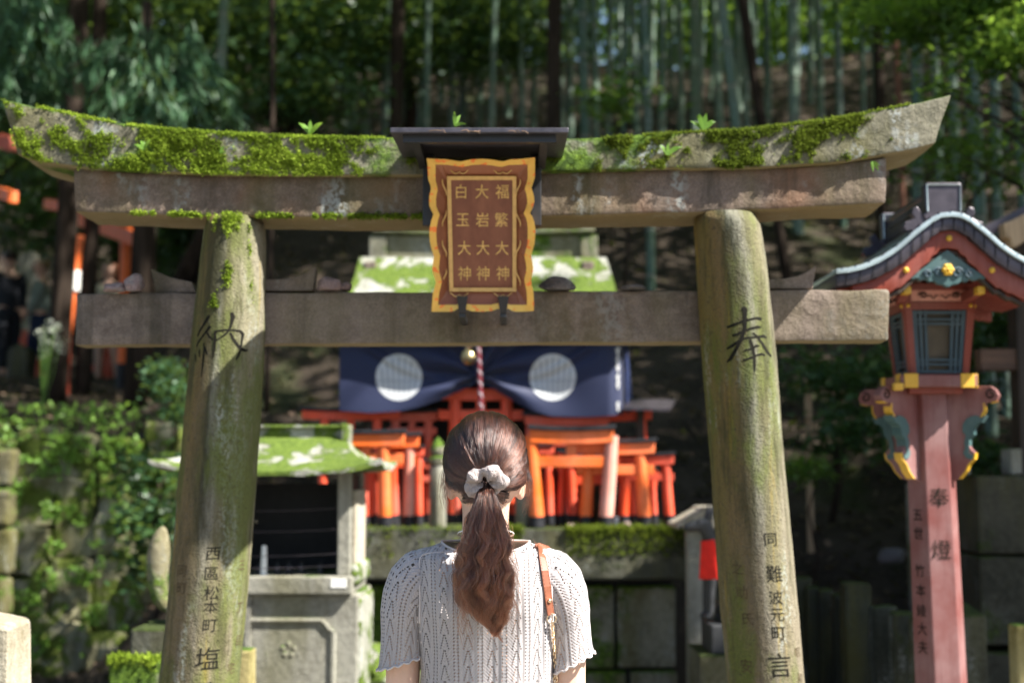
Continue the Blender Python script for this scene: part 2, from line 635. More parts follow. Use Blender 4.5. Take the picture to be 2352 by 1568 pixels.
M['charcoal'] = m_plain('charcoal_paint', (.014, .014, .017), .6, 0, .3, .4, 25)
M['orange'] = m_paint('vermilion_orange', (.76, .135, .014), .5, .5, (.30, .12, .05), .35, .3)
M['red_orange'] = m_paint('vermilion_red', (.72, .075, .022), .35, .5, (.3, .08, .04), .35, .25)
M['dull_red'] = m_paint('faded_vermilion', (.50, .075, .035), .5, .65, (.2, .07, .05), .25, .4)
M['pinkred'] = m_paint('pale_vermilion', (.62, .25, .18), .6, .65, (.26, .1, .07), .25, .6)
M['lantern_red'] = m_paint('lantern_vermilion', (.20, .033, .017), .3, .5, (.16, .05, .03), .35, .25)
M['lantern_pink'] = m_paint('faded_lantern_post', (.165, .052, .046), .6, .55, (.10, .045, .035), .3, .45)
M['teal'] = m_paint('teal_paint', (.035, .085, .085), .35, .5, (.12, .14, .13), .35, .25)
M['slate'] = m_paint('slate_blue_lattice', (.030, .062, .085), .25, .5, (.1, .12, .13), .35, .2)
M['yellow'] = m_paint('ochre_yellow', (.62, .35, .02), .3, .5, (.3, .2, .05), .35, .2)
M['paper'] = m_plain('aged_lamp_paper', (.10, .085, .065), .8, 0, .1, .2, 10)
M['pane'] = M['paper']
M['copper'] = m_plain('weathered_copper_sheet', (.065, .055, .065), .38, .55, .5, .35, 9)
M['copper_top'] = m_plain('sky_toned_copper_roof', (.34, .40, .41), .33, .45, .5, .25, 7)  # sky reflected in the copper is put into this pale blue-grey
M['wood_brown'] = m_wood('brown_timber', (.06, .032, .02), (.16, .085, .05), 'X')
M['wood_dark'] = m_wood('dark_timber', (.022, .015, .01), (.06, .04, .026), 'Z')
M['wood_pale'] = m_wood('pale_timber', (.30, .20, .11), (.48, .34, .2), 'Z')
M['plaque_wood'] = m_wood('red_brown_plaque_board', (.165, .052, .028), (.235, .085, .045), 'Z', .55, .45, .4, .12)
M['plaque_bevel'] = m_wood('plaque_bevel_board', (.22, .075, .035), (.30, .11, .055), 'X', .5, .4, .4, .1)
mt = MT('gilded_carving')
_n = mt.noise(mt.pos(), 30, 4, .6)
_st = mt.noise(mt.map(mt.pos(), (1, 1, 1.6), (3, 1, 7)), 48, 1, .4)
M['gold'] = mt.done(mt.bsdf(mt.mix(mt.rng(_st, .60, .65), mt.mix(_n, (.62, .33, .06), (.80, .52, .13)), (.80, .22, .05)), .38, .55, mt.bump(_n, .2, .003), .5))
M['gold_line'] = m_plain('ochre_gold_line', (.60, .37, .13), .45, .25, .5, .12, 60)
M['gold_text'] = m_plain('worn_gold_lettering', (.66, .41, .13), .5, .1, .4, .25, 90)
M['brass'] = m_plain('tarnished_brass', (.45, .36, .18), .3, .9, .5, .3, 20)
M['white'] = m_plain('off_white', (.75, .74, .70), .6, 0, .3, .06, 20)
M['ceramic'] = m_plain('white_ceramic', (.78, .78, .76), .25, 0, .5, .03, 20)
M['red_cloth'] = m_plain('bright_red_cloth', (.70, .025, .015), .8, 0, .2, .15, 30)
M['bark'] = m_wood('dark_bark', (.016, .011, .008), (.05, .036, .027), 'Z', .6, .9, .1, .8)
M['bark_red'] = m_wood('reddish_bark', (.10, .045, .03), (.22, .11, .075), 'Z', .6, .9, .1, .8)
M['leaf_dark'] = m_leaf('dark_evergreen_leaf', [(0, (.016, .045, .020)), (.6, (.038, .09, .032)), (1, (.075, .145, .045))], .3, .42)
M['leaf_mid'] = m_leaf('broad_leaf', [(0, (.03, .075, .014)), (.6, (.07, .15, .022)), (1, (.14, .25, .035))], .42, .35)
M['leaf_bright'] = m_leaf('young_leaf', [(0, (.07, .15, .02)), (.6, (.13, .25, .03)), (1, (.20, .34, .05))], .5, .35)
M['leaf_conifer'] = m_leaf('conifer_spray', [(0, (.02, .06, .026)), (.6, (.045, .115, .05)), (1, (.08, .17, .07))], .25, .55)
M['leaf_bamboo'] = m_leaf('bamboo_leaf', [(0, (.03, .07, .015)), (.5, (.07, .14, .025)), (1, (.13, .20, .04))], .45, .4)
M['wallfern'] = m_leaf('wall_fern', [(0, (.11, .21, .035)), (.6, (.19, .35, .055)), (1, (.28, .45, .09))], .4, .5)
M['litter'] = m_leaf('dry_leaf', [(0, (.035, .024, .017)), (.6, (.10, .068, .045)), (1, (.26, .17, .12))], .1, .8, .2)
mt = MT('forest_floor')
_p = mt.pos()
_a, _b = mt.noise(_p, 1.3, 6, .6), mt.noise(_p, 22, 6, .7)
_cc = mt.mix(mt.rng(_a, .35, .65), (.024, .019, .013), (.058, .044, .033))
_cc = mt.mix(mt.rng(_b, .52, .72, 0, .7), _cc, (.13, .09, .065))
_cc = mt.mix(mt.rng(mt.noise(_p, .7, 4, .6), .58, .7, 0, .6), _cc, (.03, .045, .012))
M['soil'] = mt.done(mt.bsdf(_cc, .95, 0, mt.bump(_b, .9, .05), .15))
mt = MT('bamboo_culm')
_o = mt.coord()
_i = mt.n('ShaderNodeObjectInfo').outputs['Random']
_nz = mt.noise(mt.map(mt.pos(), (6, 6, .8)), 1, 5, .6)
_cc = mt.mix(_i, (.04, .08, .05), (.11, .16, .115))
_cc = mt.mix(mt.rng(_nz, .48, .72, 0, .5), _cc, (.20, .23, .21))
_z = mt.math('FRACT', mt.math('MULTIPLY', mt.sep(_o)[2], 2.4))
_cc = mt.mix(mt.rng(_z, .93, .99, 0, .7), _cc, (.30, .31, .27))
_cc = mt.mix(mt.rng(_z, .0, .06, .5, 0), _cc, (.03, .04, .02))
M['bamboo'] = mt.done(mt.bsdf(_cc, .38, 0, mt.bump(_nz, .1, .003), .45))
# ------------------------------------------------------------------ the stone torii
TY = 3.92
TYC, RYF = 3.95, 1.35          # the shafts are a little deeper than wide
torii = thing('stone_torii', 'large weathered stone torii with moss along its upswept top beam', 'torii gate', (P(1110, 784, TY).x, TY, 0))
KT = [(5, 230), (100, 248), (200, 270), (300, 287), (400, 298), (500, 305), (600, 310), (700, 314), (800, 316), (900, 317), (1300, 316),
      (1400, 313), (1500, 308), (1600, 303), (1700, 298), (1800, 288), (1900, 275), (2000, 258), (2100, 238), (2188, 214)]
KB = [(38, 355), (100, 372), (200, 385), (300, 392), (400, 397), (500, 400), (700, 402), (1100, 402), (1300, 393), (1500, 388), (1700, 386),
      (1800, 382), (1900, 375), (2000, 362), (2080, 346), (2150, 330)]
KY0, KY1 = 3.845, 4.14


def kas(t, v, Y=KY0):
    """front face of the top beam: t along, v from bottom 0 to top 1"""
    a, b = lerp(5, 2188, t), lerp(38, 2150, t)
    px = lerp(b, a, v)
    py = lerp(interp(KB, b), interp(KT, a), v)
    return P(px, py, Y)


def beam(name, fn, y0, y1, n, mat, rows=5, jit=.004, bev=.008, parent=None):
    """fn(t, v) -> point on the front face; swept straight back to y1"""
    g = G()
    rings = []
    for i in range(n + 1):
        t = i / n
        fr = [fn(t, k / rows) for k in range(rows + 1)]
        ring = [Vector((p.x, y0, p.z)) for p in fr]
        d = 4
        ring += [Vector((fr[-1].x, lerp(y0, y1, k / d), fr[-1].z)) for k in range(1, d)]
        ring += [Vector((p.x, y1, p.z)) for p in reversed(fr)]
        ring += [Vector((fr[0].x, lerp(y1, y0, k / d), fr[0].z)) for k in range(1, d)]
        rings.append(ring)
    g.loft(rings)
    return g.build(name, mat, parent or torii, smooth=True, bevel=bev, jitter=jit, jscale=9)


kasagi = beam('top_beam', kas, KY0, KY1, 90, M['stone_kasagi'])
SB = [(167, 487), (470, 497), (800, 500), (1100, 500), (1600, 488), (2040, 467)]


def shim(t, v):
    px = lerp(lerp(171, 2036, t), lerp(166, 2041, t), v)
    b = P(px, interp(SB, px), 3.872)
    # the upper edge follows the underside of the top beam
    q = P(px, interp(KB, px + (px - 1176) * -.018), KY0)
    return Vector((b.x, 3.872, lerp(b.z, q.z - .001 + .004, v)))


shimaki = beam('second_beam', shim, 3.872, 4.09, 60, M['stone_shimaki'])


def nuk(t, v):
    px = lerp(lerp(172, 2043, t), lerp(173, 2043, t), v)
    return P(px, lerp(lerp(793, 783, t), lerp(673, 665, t), v), 4.0)


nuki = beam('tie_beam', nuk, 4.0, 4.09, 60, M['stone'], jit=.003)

PL = [(497, 467, 603), (560, 462, 605), (640, 452, 605), (720, 443, 604), (860, 430, 598), (1000, 416, 590), (1200, 399, 576), (1400, 380, 559), (1568, 362, 543)]
PR = [(490, 1592, 1742), (520, 1597, 1752), (640, 1603, 1768), (720, 1609, 1776), (860, 1620, 1788), (1000, 1632, 1799), (1200, 1645, 1817), (1400, 1660, 1836), (1568, 1675, 1852)]


def pil_at(T_, z):
    """centre x and radius of a pillar at height z"""
    zs = [P(0, r[0], TY).z for r in T_]
    cx = [P((r[1] + r[2]) / 2, r[0], TY).x for r in T_]
    rr = [(P(r[2], r[0], TY).x - P(r[1], r[0], TY).x) / 2 for r in T_]
    if z < zs[-1]:
        k = (z - zs[-1]) / (zs[-3] - zs[-1])
        return cx[-1] + k * (cx[-3] - cx[-1]), rr[-1] + k * .6 * (rr[-3] - rr[-1])
    return float(np.interp(z, zs[::-1], cx[::-1])), float(np.interp(z, zs[::-1], rr[::-1]))


def pillar(T_):
    g = G()
    ztop = P(0, T_[0][0], TY).z - .004
    rings, n = [], 48
    for i in range(71):
        z = lerp(-.02, ztop, i / 70)
        x, r = pil_at(T_, z)
        if i == 70: r -= .008
        rings.append([Vector((x + r * math.cos(2 * math.pi * k / n), TYC + RYF * r * math.sin(2 * math.pi * k / n), z)) for k in range(n)])
    g.loft(rings)
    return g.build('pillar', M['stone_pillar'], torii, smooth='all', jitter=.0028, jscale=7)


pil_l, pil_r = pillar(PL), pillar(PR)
from mathutils.bvhtree import BVHTree
BVH = {}
for T_, o_ in ((PL, pil_l), (PR, pil_r)):
    BVH[T_[0][0]] = BVHTree.FromPolygons([v.co + OFF[o_.name] for v in o_.data.vertices], [tuple(p.vertices) for p in o_.data.polygons])


def wrap(T_, vs, fs, px, py, mat, parent, slant=0.0, proud=.0056):
    """lay flat glyphs (x, y in metres) round the pillar where pixel px, py falls"""
    bm = bmesh.new()
    bv = [bm.verts.new(v) for v in vs]
    for f in fs:
        try:
            bm.faces.new([bv[i] for i in f])
        except ValueError:
            pass
    w = max(abs(v.x) for v in vs)
    for k in np.arange(-w, w, .008):
        bmesh.ops.bisect_plane(bm, geom=bm.verts[:] + bm.edges[:] + bm.faces[:], plane_co=(k, 0, 0), plane_no=(1, 0, 0))
    h = max(abs(v.y) for v in vs)
    for k in np.arange(-h, h, .012):
        bmesh.ops.bisect_plane(bm, geom=bm.verts[:] + bm.edges[:] + bm.faces[:], plane_co=(0, k, 0), plane_no=(0, 1, 0))
    tree_ = BVH[T_[0][0]]
    z0 = P(px, py, TY - .09).z
    bm.verts.index_update()
    V = []
    for v in bm.verts:
        z = z0 + v.co.y
        cx, r = pil_at(T_, z)
        c0, r0 = pil_at(T_, z0)
        xs = P(px, py, TY - .075).x - c0
        a0 = math.asin(max(-.98, min(.98, xs / r0)))
        a = a0 + (v.co.x + slant * v.co.y) / r0
        o_ = Vector((cx + (r + .05) * math.sin(a), TYC - (r * RYF + .05) * math.cos(a), z))
        hit = tree_.ray_cast(o_, Vector((cx, TYC, z)) - o_)
        V.append(hit[0] - (Vector((cx, TYC, z)) - o_).normalized() * .0009 if hit[0] is not None else o_)
    F = [tuple(v.index for v in f.verts) for f in bm.faces]
    bm.free()
    g = G().add(V, F)
    return g


def stroke(g, pts, flip=False):
    """brush stroke: list of (x, y, width) -> flat ribbon"""
    p = [Vector((a[0], a[1], 0)) for a in pts]
    L, Rr = [], []
    for i, q in enumerate(p):
        d = (p[min(i + 1, len(p) - 1)] - p[max(i - 1, 0)]).normalized()
        nrm = Vector((-d.y, d.x, 0)) * pts[i][2] / 2
        L.append(q + nrm)
        Rr.append(q - nrm)
    vs, fs = [], []
    for i in range(len(p)):
        vs += [L[i], Rr[i]]
    fs = [(2 * i, 2 * i + 1, 2 * i + 3, 2 * i + 2) for i in range(len(p) - 1)]
    g.add(vs, fs)


def brush(strokes, cx, cy, sc):
    """strokes traced in close-up pixels -> flat glyph in metres centred at (cx, cy)"""
    g = G()
    for st in strokes:
        # refine the polyline so that it bends smoothly
        pts = []
        for i in range(len(st) - 1):
            for k in range(4):
                t = k / 4
                pts.append(tuple(lerp(st[i][j], st[i + 1][j], t) for j in range(3)))
        pts.append(st[-1])
        stroke(g, [((x - cx) * sc, -(y - cy) * sc, w * sc) for x, y, w in pts])
    return g.v, g.f


MPX = TY / FPX * .975
sc_r = MPX * .91875 / 5.6
HO = [[(545, 275, 70), (580, 300, 70), (572, 400, 48), (560, 560, 46), (505, 720, 44), (420, 870, 44), (345, 990, 50), (290, 1040, 18)],
      [(330, 550, 34), (420, 520, 38), (520, 475, 30), (620, 447, 30), (730, 420, 36), (790, 425, 50), (812, 440, 20)],
      [(392, 672, 36), (470, 645, 36), (540, 610, 30), (640, 570, 30), (740, 545, 40), (800, 545, 20)],
      [(305, 852, 30), (380, 812, 40), (460, 752, 34), (560, 705, 26), (700, 690, 30), (830, 668, 44), (880, 690, 24)],
      [(660, 628, 24), (720, 690, 36), (790, 780, 44), (870, 890, 46), (950, 950, 26)],
      [(612, 725, 40), (640, 830, 40), (652, 960, 42), (645, 1110, 30), (640, 1180, 14)],
      [(530, 882, 26), (620, 860, 26), (690, 815, 36), (735, 815, 20)],
      [(500, 1020, 26), (600, 985, 28), (690, 945, 28), (760, 925, 32), (825, 940, 22)]]
v_, f_ = brush(HO, 610, 730, sc_r)
wrap(PR, v_, f_, 1760 * .91875 + 610 / 5.6 * .91875, 720 * .91875 + 730 / 5.6 * .91875, None, None).build('inscription', M['carved'], pil_r, fix=False)
sc_l = MPX * .91875 / 7.84
NO = [[(660, 225, 60), (600, 320, 70), (520, 430, 56), (440, 540, 50), (395, 620, 44)],
      [(700, 430, 70), (620, 540, 44), (520, 650, 40), (430, 750, 50), (380, 820, 36)],
      [(640, 560, 30), (690, 640, 40), (770, 710, 40)],
      [(350, 960, 30), (380, 1050, 34), (400, 1130, 14)], [(475, 880, 30), (490, 960, 36), (505, 1040, 24)], [(595, 830, 40), (640, 920, 46), (665, 990, 30)],
      [(590, 760, 30), (600, 1000, 40), (600, 1250, 34), (595, 1440, 12)],
      [(800, 545, 50), (810, 700, 46), (805, 900, 42), (800, 1060, 24)],
      [(780, 545, 40), (880, 525, 34), (1000, 510, 34), (1150, 510, 36), (1260, 525, 50), (1310, 580, 70), (1300, 690, 46), (1285, 860, 40), (1255, 1000, 40), (1205, 1090, 30)],
      [(1075, 160, 60), (1100, 260, 80), (1080, 400, 50), (1050, 520, 40), (980, 610, 34), (830, 725, 24)],
      [(1070, 560, 40), (1130, 680, 50), (1210, 790, 56), (1300, 880, 70), (1390, 900, 50), (1440, 880, 16)]]
v_, f_ = brush(NO, 900, 700, sc_l)
wrap(PL, v_, f_, 440 * .91875 + 900 / 7.84 * .91875, 760 * .91875 + 700 / 7.84 * .91875, None, None).build('inscription', M['carved'], pil_l, fix=False)


def carve(T_, par, rows, mat):
    for ch, px, py, sz in rows:
        vs, fs = text_mesh(ch, sz * MPX * .98, .0)
        if vs:
            wrap(T_, vs, fs, px, py, None, None).build('small_inscription', mat, par, fix=False)


carve(PL, pil_l, [('西', 493, 1270, 34), ('區', 490, 1315, 34), ('松', 489, 1360, 34), ('本', 487, 1392, 32), ('町', 485, 1435, 34)], M['carved'])
carve(PL, pil_l, [('塩', 480, 1510, 56), ('治', 478, 1590, 56)], M['carved'])
carve(PL, pil_l, [('同', 424, 1310, 30), ('町', 424, 1350, 30), ('三', 547, 1300, 28), ('丁', 540, 1400, 28), ('目', 536, 1478, 28), ('宅', 523, 1540, 28)], M['carved_soft'])
carve(PR, pil_r, [('同', 1764, 1238, 34), ('難', 1773, 1316, 42), ('波', 1776, 1370, 34), ('元', 1779, 1410, 34), ('町', 1783, 1452, 36)], M['carved'])
carve(PR, pil_r, [('言', 1786, 1525, 58), ('忠', 1796, 1600, 56)], M['carved'])
carve(PR, pil_r, [('之', 1697, 1305, 30), ('助', 1706, 1360, 30), ('氏', 1718, 1420, 30), ('安', 1716, 1530, 34), ('昭', 1830, 1500, 26), ('和', 1836, 1560, 26)], M['carved_soft'])


def wedge(pts, Y0=4.02, Y1=4.07):
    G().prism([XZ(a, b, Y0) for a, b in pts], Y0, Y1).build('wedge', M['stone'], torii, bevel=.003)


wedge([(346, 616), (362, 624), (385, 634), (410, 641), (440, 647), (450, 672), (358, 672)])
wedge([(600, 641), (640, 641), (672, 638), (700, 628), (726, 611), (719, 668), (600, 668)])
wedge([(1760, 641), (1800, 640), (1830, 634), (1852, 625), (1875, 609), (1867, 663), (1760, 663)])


# moss tufts growing on the top beam (many small blades)
def moss_tufts(name, pts, nrm, n_each, ln, mat, parent, hang=.3):
    C = np.repeat(pts, n_each, axis=0) + RNG.normal(size=(len(pts) * n_each, 3)) * ln * .55
    N = np.repeat(nrm, n_each, axis=0)
    a = unit(N + RNG.normal(size=C.shape) * .65 + np.array([0, 0, .25 - hang]))
    s = unit(np.cross(a, RNG.normal(size=C.shape)))
    L = ln * RNG.uniform(.45, 1.6, (len(C), 1))
    V = np.stack([C - a * L * .3 + s * L * .32, C + a * L * .7, C - a * L * .3 - s * L * .32], axis=1)
    return fast_mesh(name, V, 3, mat, parent)


def kas_pt(px_t, v, yy):
    if v <= 1:
        p = kas(px_t, v)
        return (p.x, KY0 - .001, p.z), (0, -1, .15)
    p = kas(px_t, 1)
    return (p.x, yy, p.z + .001), (0, -.1, 1)


MOSSB = [(0, -.2), (60, -.05), (300, .1), (350, .36), (770, .36), (850, -.25), (905, -.45), (1330, -.5), (1390, -.2), (1430, .12), (1490, .0), (1550, -.25), (1610, .05), (1860, .12), (1960, -.08), (2050, -.35), (2188, -.55)]


def moss_density(px, v):
    """patches of thick moss read off the photograph: 1 = thick"""
    n = mnoise.noise(Vector((px * .012, v * 1.7, 3))) + .7 * mnoise.noise(Vector((px * .04, v * 4, 8))) + .35 * mnoise.noise(Vector((px * .13, v * 11, 5)))
    b = interp(MOSSB, px)
    if 300 < px < 830: b += .25 * sstep(.55, 1, v)
    elif px < 300: b += .12 if v < .75 else -.05
    elif 1540 < px < 2010: b += .34 * sstep(.2, .85, v) - .12
    return n + b


for nm, lo, hi, mat in (('moss', 5, 1100, M['moss']), ('moss', 1101, 2188, M['moss_dark'])):
    pts, nr = [], []
    tries = 52000
    for _ in range(tries):
        px = random.uniform(lo, hi)
        v = random.uniform(0, 1.0)
        md_ = moss_density(px, v)
        if random.random() < sstep(-.05, .62, md_):
            a, b = kas_pt((px - 5) / 2183, v, 0)
            cl = max(0, mnoise.noise(Vector((px * .035, v * 3.2, 11))) + .4 * mnoise.noise(Vector((px * .1, v * 9, 2))))
            a = (a[0], a[1] - .012 * cl * sstep(0, .5, md_), a[2] - .006 * cl)
            pts.append(a); nr.append(b)
    for _ in range(9000):
        px = random.uniform(lo, hi)
        if not (900 < px < 1290) and mnoise.noise(Vector((px * .02, 5, 1))) + (.42 if (85 < px < 880 or 1480 < px < 2090) else -.5) > 0:
            a, b = kas_pt((px - 5) / 2183, 1.2, random.uniform(KY0 - .002, KY1) if random.random() > .5 else KY0 + random.uniform(-.003, .03))
            pts.append(a); nr.append(b)
    moss_tufts(nm, np.array(pts), np.array(nr), 3, .0049, mat, kasagi)

# moss patch at the head of the near-left pillar
pts, nr = [], []
for _ in range(5000):
    py = random.uniform(500, 715)
    z = P(0, py, TY).z
    cx, r = pil_at(PL, z)
    a = random.uniform(-.45, .95)
    if mnoise.noise(Vector((a * 3, z * 9, 2))) + .5 * mnoise.noise(Vector((a * 9, z * 22, 4))) - (.12 if py < 540 else .42) + .3 * math.exp(-((a + .05) / .25) ** 2) > 0:
        pts.append((cx + r * math.sin(a), TYC - RYF * r * math.cos(a), z)); nr.append((math.sin(a), -math.cos(a), .2))
moss_tufts('moss', np.array(pts), np.array(nr), 3, .006, M['moss'], pil_l)
# moss and crust along the lower front edge of the second beam
pts, nr = [], []
for _ in range(3500):
    px = random.uniform(300, 1000)
    if mnoise.noise(Vector((px * .015, 2, 2))) + .5 * mnoise.noise(Vector((px * .07, 2, 7))) > -.05:
        p = shim((px - 168) / 1870, random.uniform(0, .07))
        pts.append((p.x, 3.871, p.z)); nr.append((0, -1, -.1))
moss_tufts('moss', np.array(pts), np.array(nr), 3, .006, M['moss'], shimaki)


def sprig(label, px, py, Y, size, lean, n=4, seed=0):
    """a little fern-like plant rooted at a point: a few strap leaves"""
    rnd = random.Random(seed)
    base = P(px, py, Y)
    g = G()
    for k in range(n):
        a = lean + (k - (n - 1) / 2) * (2.0 / n) + rnd.uniform(-.15, .15)
        L = size * rnd.uniform(.7, 1.1)
        dy = rnd.uniform(-.5, .3)
        pts, w = [], []
        for i in range(7):
            t = i / 6
            pts.append(base + Vector((math.sin(a) * L * t, dy * L * t, L * (math.cos(a) * t + .35 * t * (1 - t) - .15 * t * t))))
            w.append(L * .11 * math.sin(math.pi * min(1, t * .9 + .12)) + .0006)
        vs, fs = [], []
        for i, p in enumerate(pts):
            s = Vector((math.cos(a), .35, -math.sin(a))) * w[i]
            vs += [p - s, p + Vector((0, -.0006, .0015)), p + s]
        for i in range(6):
            fs += [(3 * i, 3 * i + 1, 3 * i + 4, 3 * i + 3), (3 * i + 1, 3 * i + 2, 3 * i + 5, 3 * i + 4)]
        g.add(vs, fs)
    o = g.build('fern_sprig', M['fern'], None, base, smooth='all', fix=False)
    return tag(o, label, 'plant', 'sprigs growing on the torii')


sprig('small green sprig on the mossy beam above the carved left pillar', 712, 309, 3.86, .05, .1, 3, 1)
sprig('tiny bright sprig on top of the dark little roof', 1045, 290, 3.55, .036, .5, 3, 2)
sprig('bushy fern sprig on top of the beam above the right pillar', 1616, 301, 3.86, .052, .05, 6, 3)
sprig('pale sprig growing from the beam face left of the right pillar', 1533, 356, 3.808, .05, .15, 3, 4)
sprig('small sprig in the mossy beam face near its left end', 330, 345, 3.808, .035, -.2, 4, 5)
sprig('drooping sprig in the mossy beam face above the left pillar', 505, 352, 3.808, .026, .9, 2, 6)
sprig('wispy sprig hanging under the right end of the top beam', 2002, 372, 3.80, .03, 2.6, 3, 7)


# stones lying on the tie beam
def rock(name, label, px, py, Y, dims, mat, seed, cat='rock', group='stones lying on the tie beam'):
    rnd = random.Random(seed)
    b = P(px, py, Y)
    bm = bmesh.new()
    bmesh.ops.create_icosphere(bm, subdivisions=3, radius=1)
    o3 = Vector((rnd.uniform(0, 50), rnd.uniform(0, 50), 1))
    for v in bm.verts:
        d = 1 + .35 * mnoise.noise(v.co * 1.1 + o3) + .12 * mnoise.noise(v.co * 3 + o3)
        v.co = Vector((v.co.x * dims[0] * d, v.co.y * dims[1] * d, max(v.co.z, -.55) * dims[2] * d))
    zmin = min(v.co.z for v in bm.verts)
    for v in bm.verts: v.co.z -= zmin
    me = bpy.data.meshes.new(name)
    bm.to_mesh(me); bm.free()
    me.polygons.foreach_set('use_smooth', [True] * len(me.polygons))
    me.set_sharp_from_angle(angle=R(28))
    return tag(link(name, me, mat, None, b), label, cat, group)


M['rock_pink'] = m_stone('pinkish_rock', (.12, .08, .075), (.30, .215, .20), .0, .2, .2, .2, .1, seed=21)
M['rock_grey'] = m_stone('grey_rock', (.05, .045, .045), (.16, .145, .14), .0, .2, .2, .2, .1, seed=22)
rock('loose_rock', 'pale flat rock on the far left of the tie beam', 262, 671, 3.99, (.033, .03, .017), M['rock_pink'], 1)
rock('loose_rock', 'rounded brown rock on the tie beam beside the left wedge', 308, 671, 4.0, (.028, .03, .032), M['rock_pink'], 2)
rock('loose_rock', 'pinkish rock on the tie beam right of the left pillar', 757, 668, 4.0, (.034, .03, .024), M['rock_pink'], 3)
rock('loose_rock', 'small reddish rock beside the pinkish rock on the tie beam', 790, 668, 4.02, (.022, .02, .015), M['rock_pink'], 4)
rock('loose_rock', 'dark rock on the tie beam right of the wooden plaque', 1278, 668, 4.0, (.052, .04, .024), M['rock_grey'], 5)
rock('loose_rock', 'low flat grey stone on the tie beam between plaque and right pillar', 1452, 666, 4.0, (.036, .03, .009), M['rock_grey'], 6)

# ------------------------------------------------------------------ the plaque and its little roof
plq = thing('name_plaque', 'red-brown wooden name plaque with wavy gilded frame on the torii', 'plaque', P(1108, 717, 3.9))


def c2(x, y):
    return (1060 + x / 3.733) * .91875, (380 + y / 3.733) * .91875


def pq(px, py, d=0):
    """plaque plane, leaning forward at the top; d = height above the back board"""
    return P(px, py, lerp(3.70, 3.875, (py - 362) / 355) - d)


OUT = [(25, 60), (33, 120), (36, 190), (40, 260), (58, 305), (65, 345), (52, 400), (48, 440), (50, 500), (68, 545), (88, 580), (68, 640), (55, 700), (50, 760), (54, 830), (68, 900),
       (92, 970), (84, 1030), (78, 1080), (84, 1130), (100, 1175), (110, 1220), (95, 1280), (82, 1320), (76, 1400), (70, 1490),
       (160, 1490), (250, 1490), (285, 1480), (315, 1462), (360, 1464), (400, 1470), (450, 1486), (540, 1490), (630, 1484), (690, 1462), (740, 1462), (790, 1462), (820, 1480), (860, 1490), (950, 1488), (1025, 1482),
       (1026, 1400), (1020, 1300), (1004, 1240), (998, 1190), (1014, 1130), (1020, 1080), (1010, 1020), (998, 970), (1012, 920), (1030, 860), (1036, 800), (1040, 720), (1030, 660), (1014, 610), (990, 570),
       (1014, 520), (1030, 470), (1026, 420), (1016, 375), (1002, 335), (1018, 290), (1034, 240), (1036, 140), (1036, 50),
       (960, 60), (870, 68), (810, 70), (740, 88), (700, 84), (640, 72), (540, 64), (440, 70), (390, 80), (340, 90), (280, 80), (200, 68), (110, 66)]
INN = []
for x, y in OUT:
    # inner lip of the gilded band: pulled in towards the centre, a little smoother
    ix = 535 + (x - 535) * (.868 if abs(x - 535) > 380 else .93)
    iy = 775 + (y - 775) * (.925 if abs(y - 775) > 560 else .985)
    INN.append((max(108, min(968, ix)), max(118, min(1425, iy))))
nO = len(OUT)
g = G()
fo = [pq(*c2(*p), .045) for p in OUT]
fi = [pq(*c2(*p), .038) for p in INN]
bk = [pq(*c2(*p), -.005) for p in OUT]
vs = fo + fi + bk
g.add(vs, [(i, (i + 1) % nO, nO + (i + 1) % nO, nO + i) for i in range(nO)] + [((i + 1) % nO, i, 2 * nO + i, 2 * nO + (i + 1) % nO) for i in range(nO)])
g.build('gilded_frame', M['gold'], plq, smooth=True)
REC = [(222, 232), (855, 232), (855, 1298), (244, 1298)]
g = G()
fr_ = [pq(*c2(*p), .012) for p in REC]


def rect_near(x, y, rc):
    """nearest point of the rectangle border along the ray from its centre"""
    x0, x1, y0, y1 = rc[0][0], rc[1][0], rc[0][1], rc[2][1]
    cx, cy = (x0 + x1) / 2, (y0 + y1) / 2
    k = min((x1 - x0) / 2 / max(1e-6, abs(x - cx)), (y1 - y0) / 2 / max(1e-6, abs(y - cy)))
    return cx + (x - cx) * k, cy + (y - cy) * k


ri = [pq(*c2(*rect_near(x, y, REC)), .012) for x, y in INN]
fi2 = [pq(*c2(*p), .037) for p in INN]
g.add(fi2 + ri, [(i, (i + 1) % nO, nO + (i + 1) % nO, nO + i) for i in range(nO)])
g.build('bevelled_border', M['plaque_bevel'], plq)
G().hexa([pq(*c2(a, b), d) for d in (.0, .013) for a, b in ((205, 222), (872, 222), (872, 1312), (205, 1312))]).build('field_board', M['plaque_wood'], plq)
g = G()
wI = 34
for a, b in (((218, 228), (858, 228)), ((858, 228), (858, 1300)), ((858, 1300), (240, 1300)), ((240, 1300), (218, 228))):
    pass
o4 = [(214, 226), (862, 226), (862, 1302), (238, 1302)]
i4 = [(252, 262), (826, 262), (826, 1266), (274, 1266)]
for k in range(4):
    k2 = (k + 1) % 4
    g.hexa([pq(*c2(*o4[k]), .012), pq(*c2(*o4[k2]), .012), pq(*c2(*i4[k2]), .012), pq(*c2(*i4[k]), .012),
            pq(*c2(*o4[k]), .022), pq(*c2(*o4[k2]), .022), pq(*c2(*i4[k2]), .019), pq(*c2(*i4[k]), .019)])
g.build('gold_inner_border', M['gold_line'], plq)
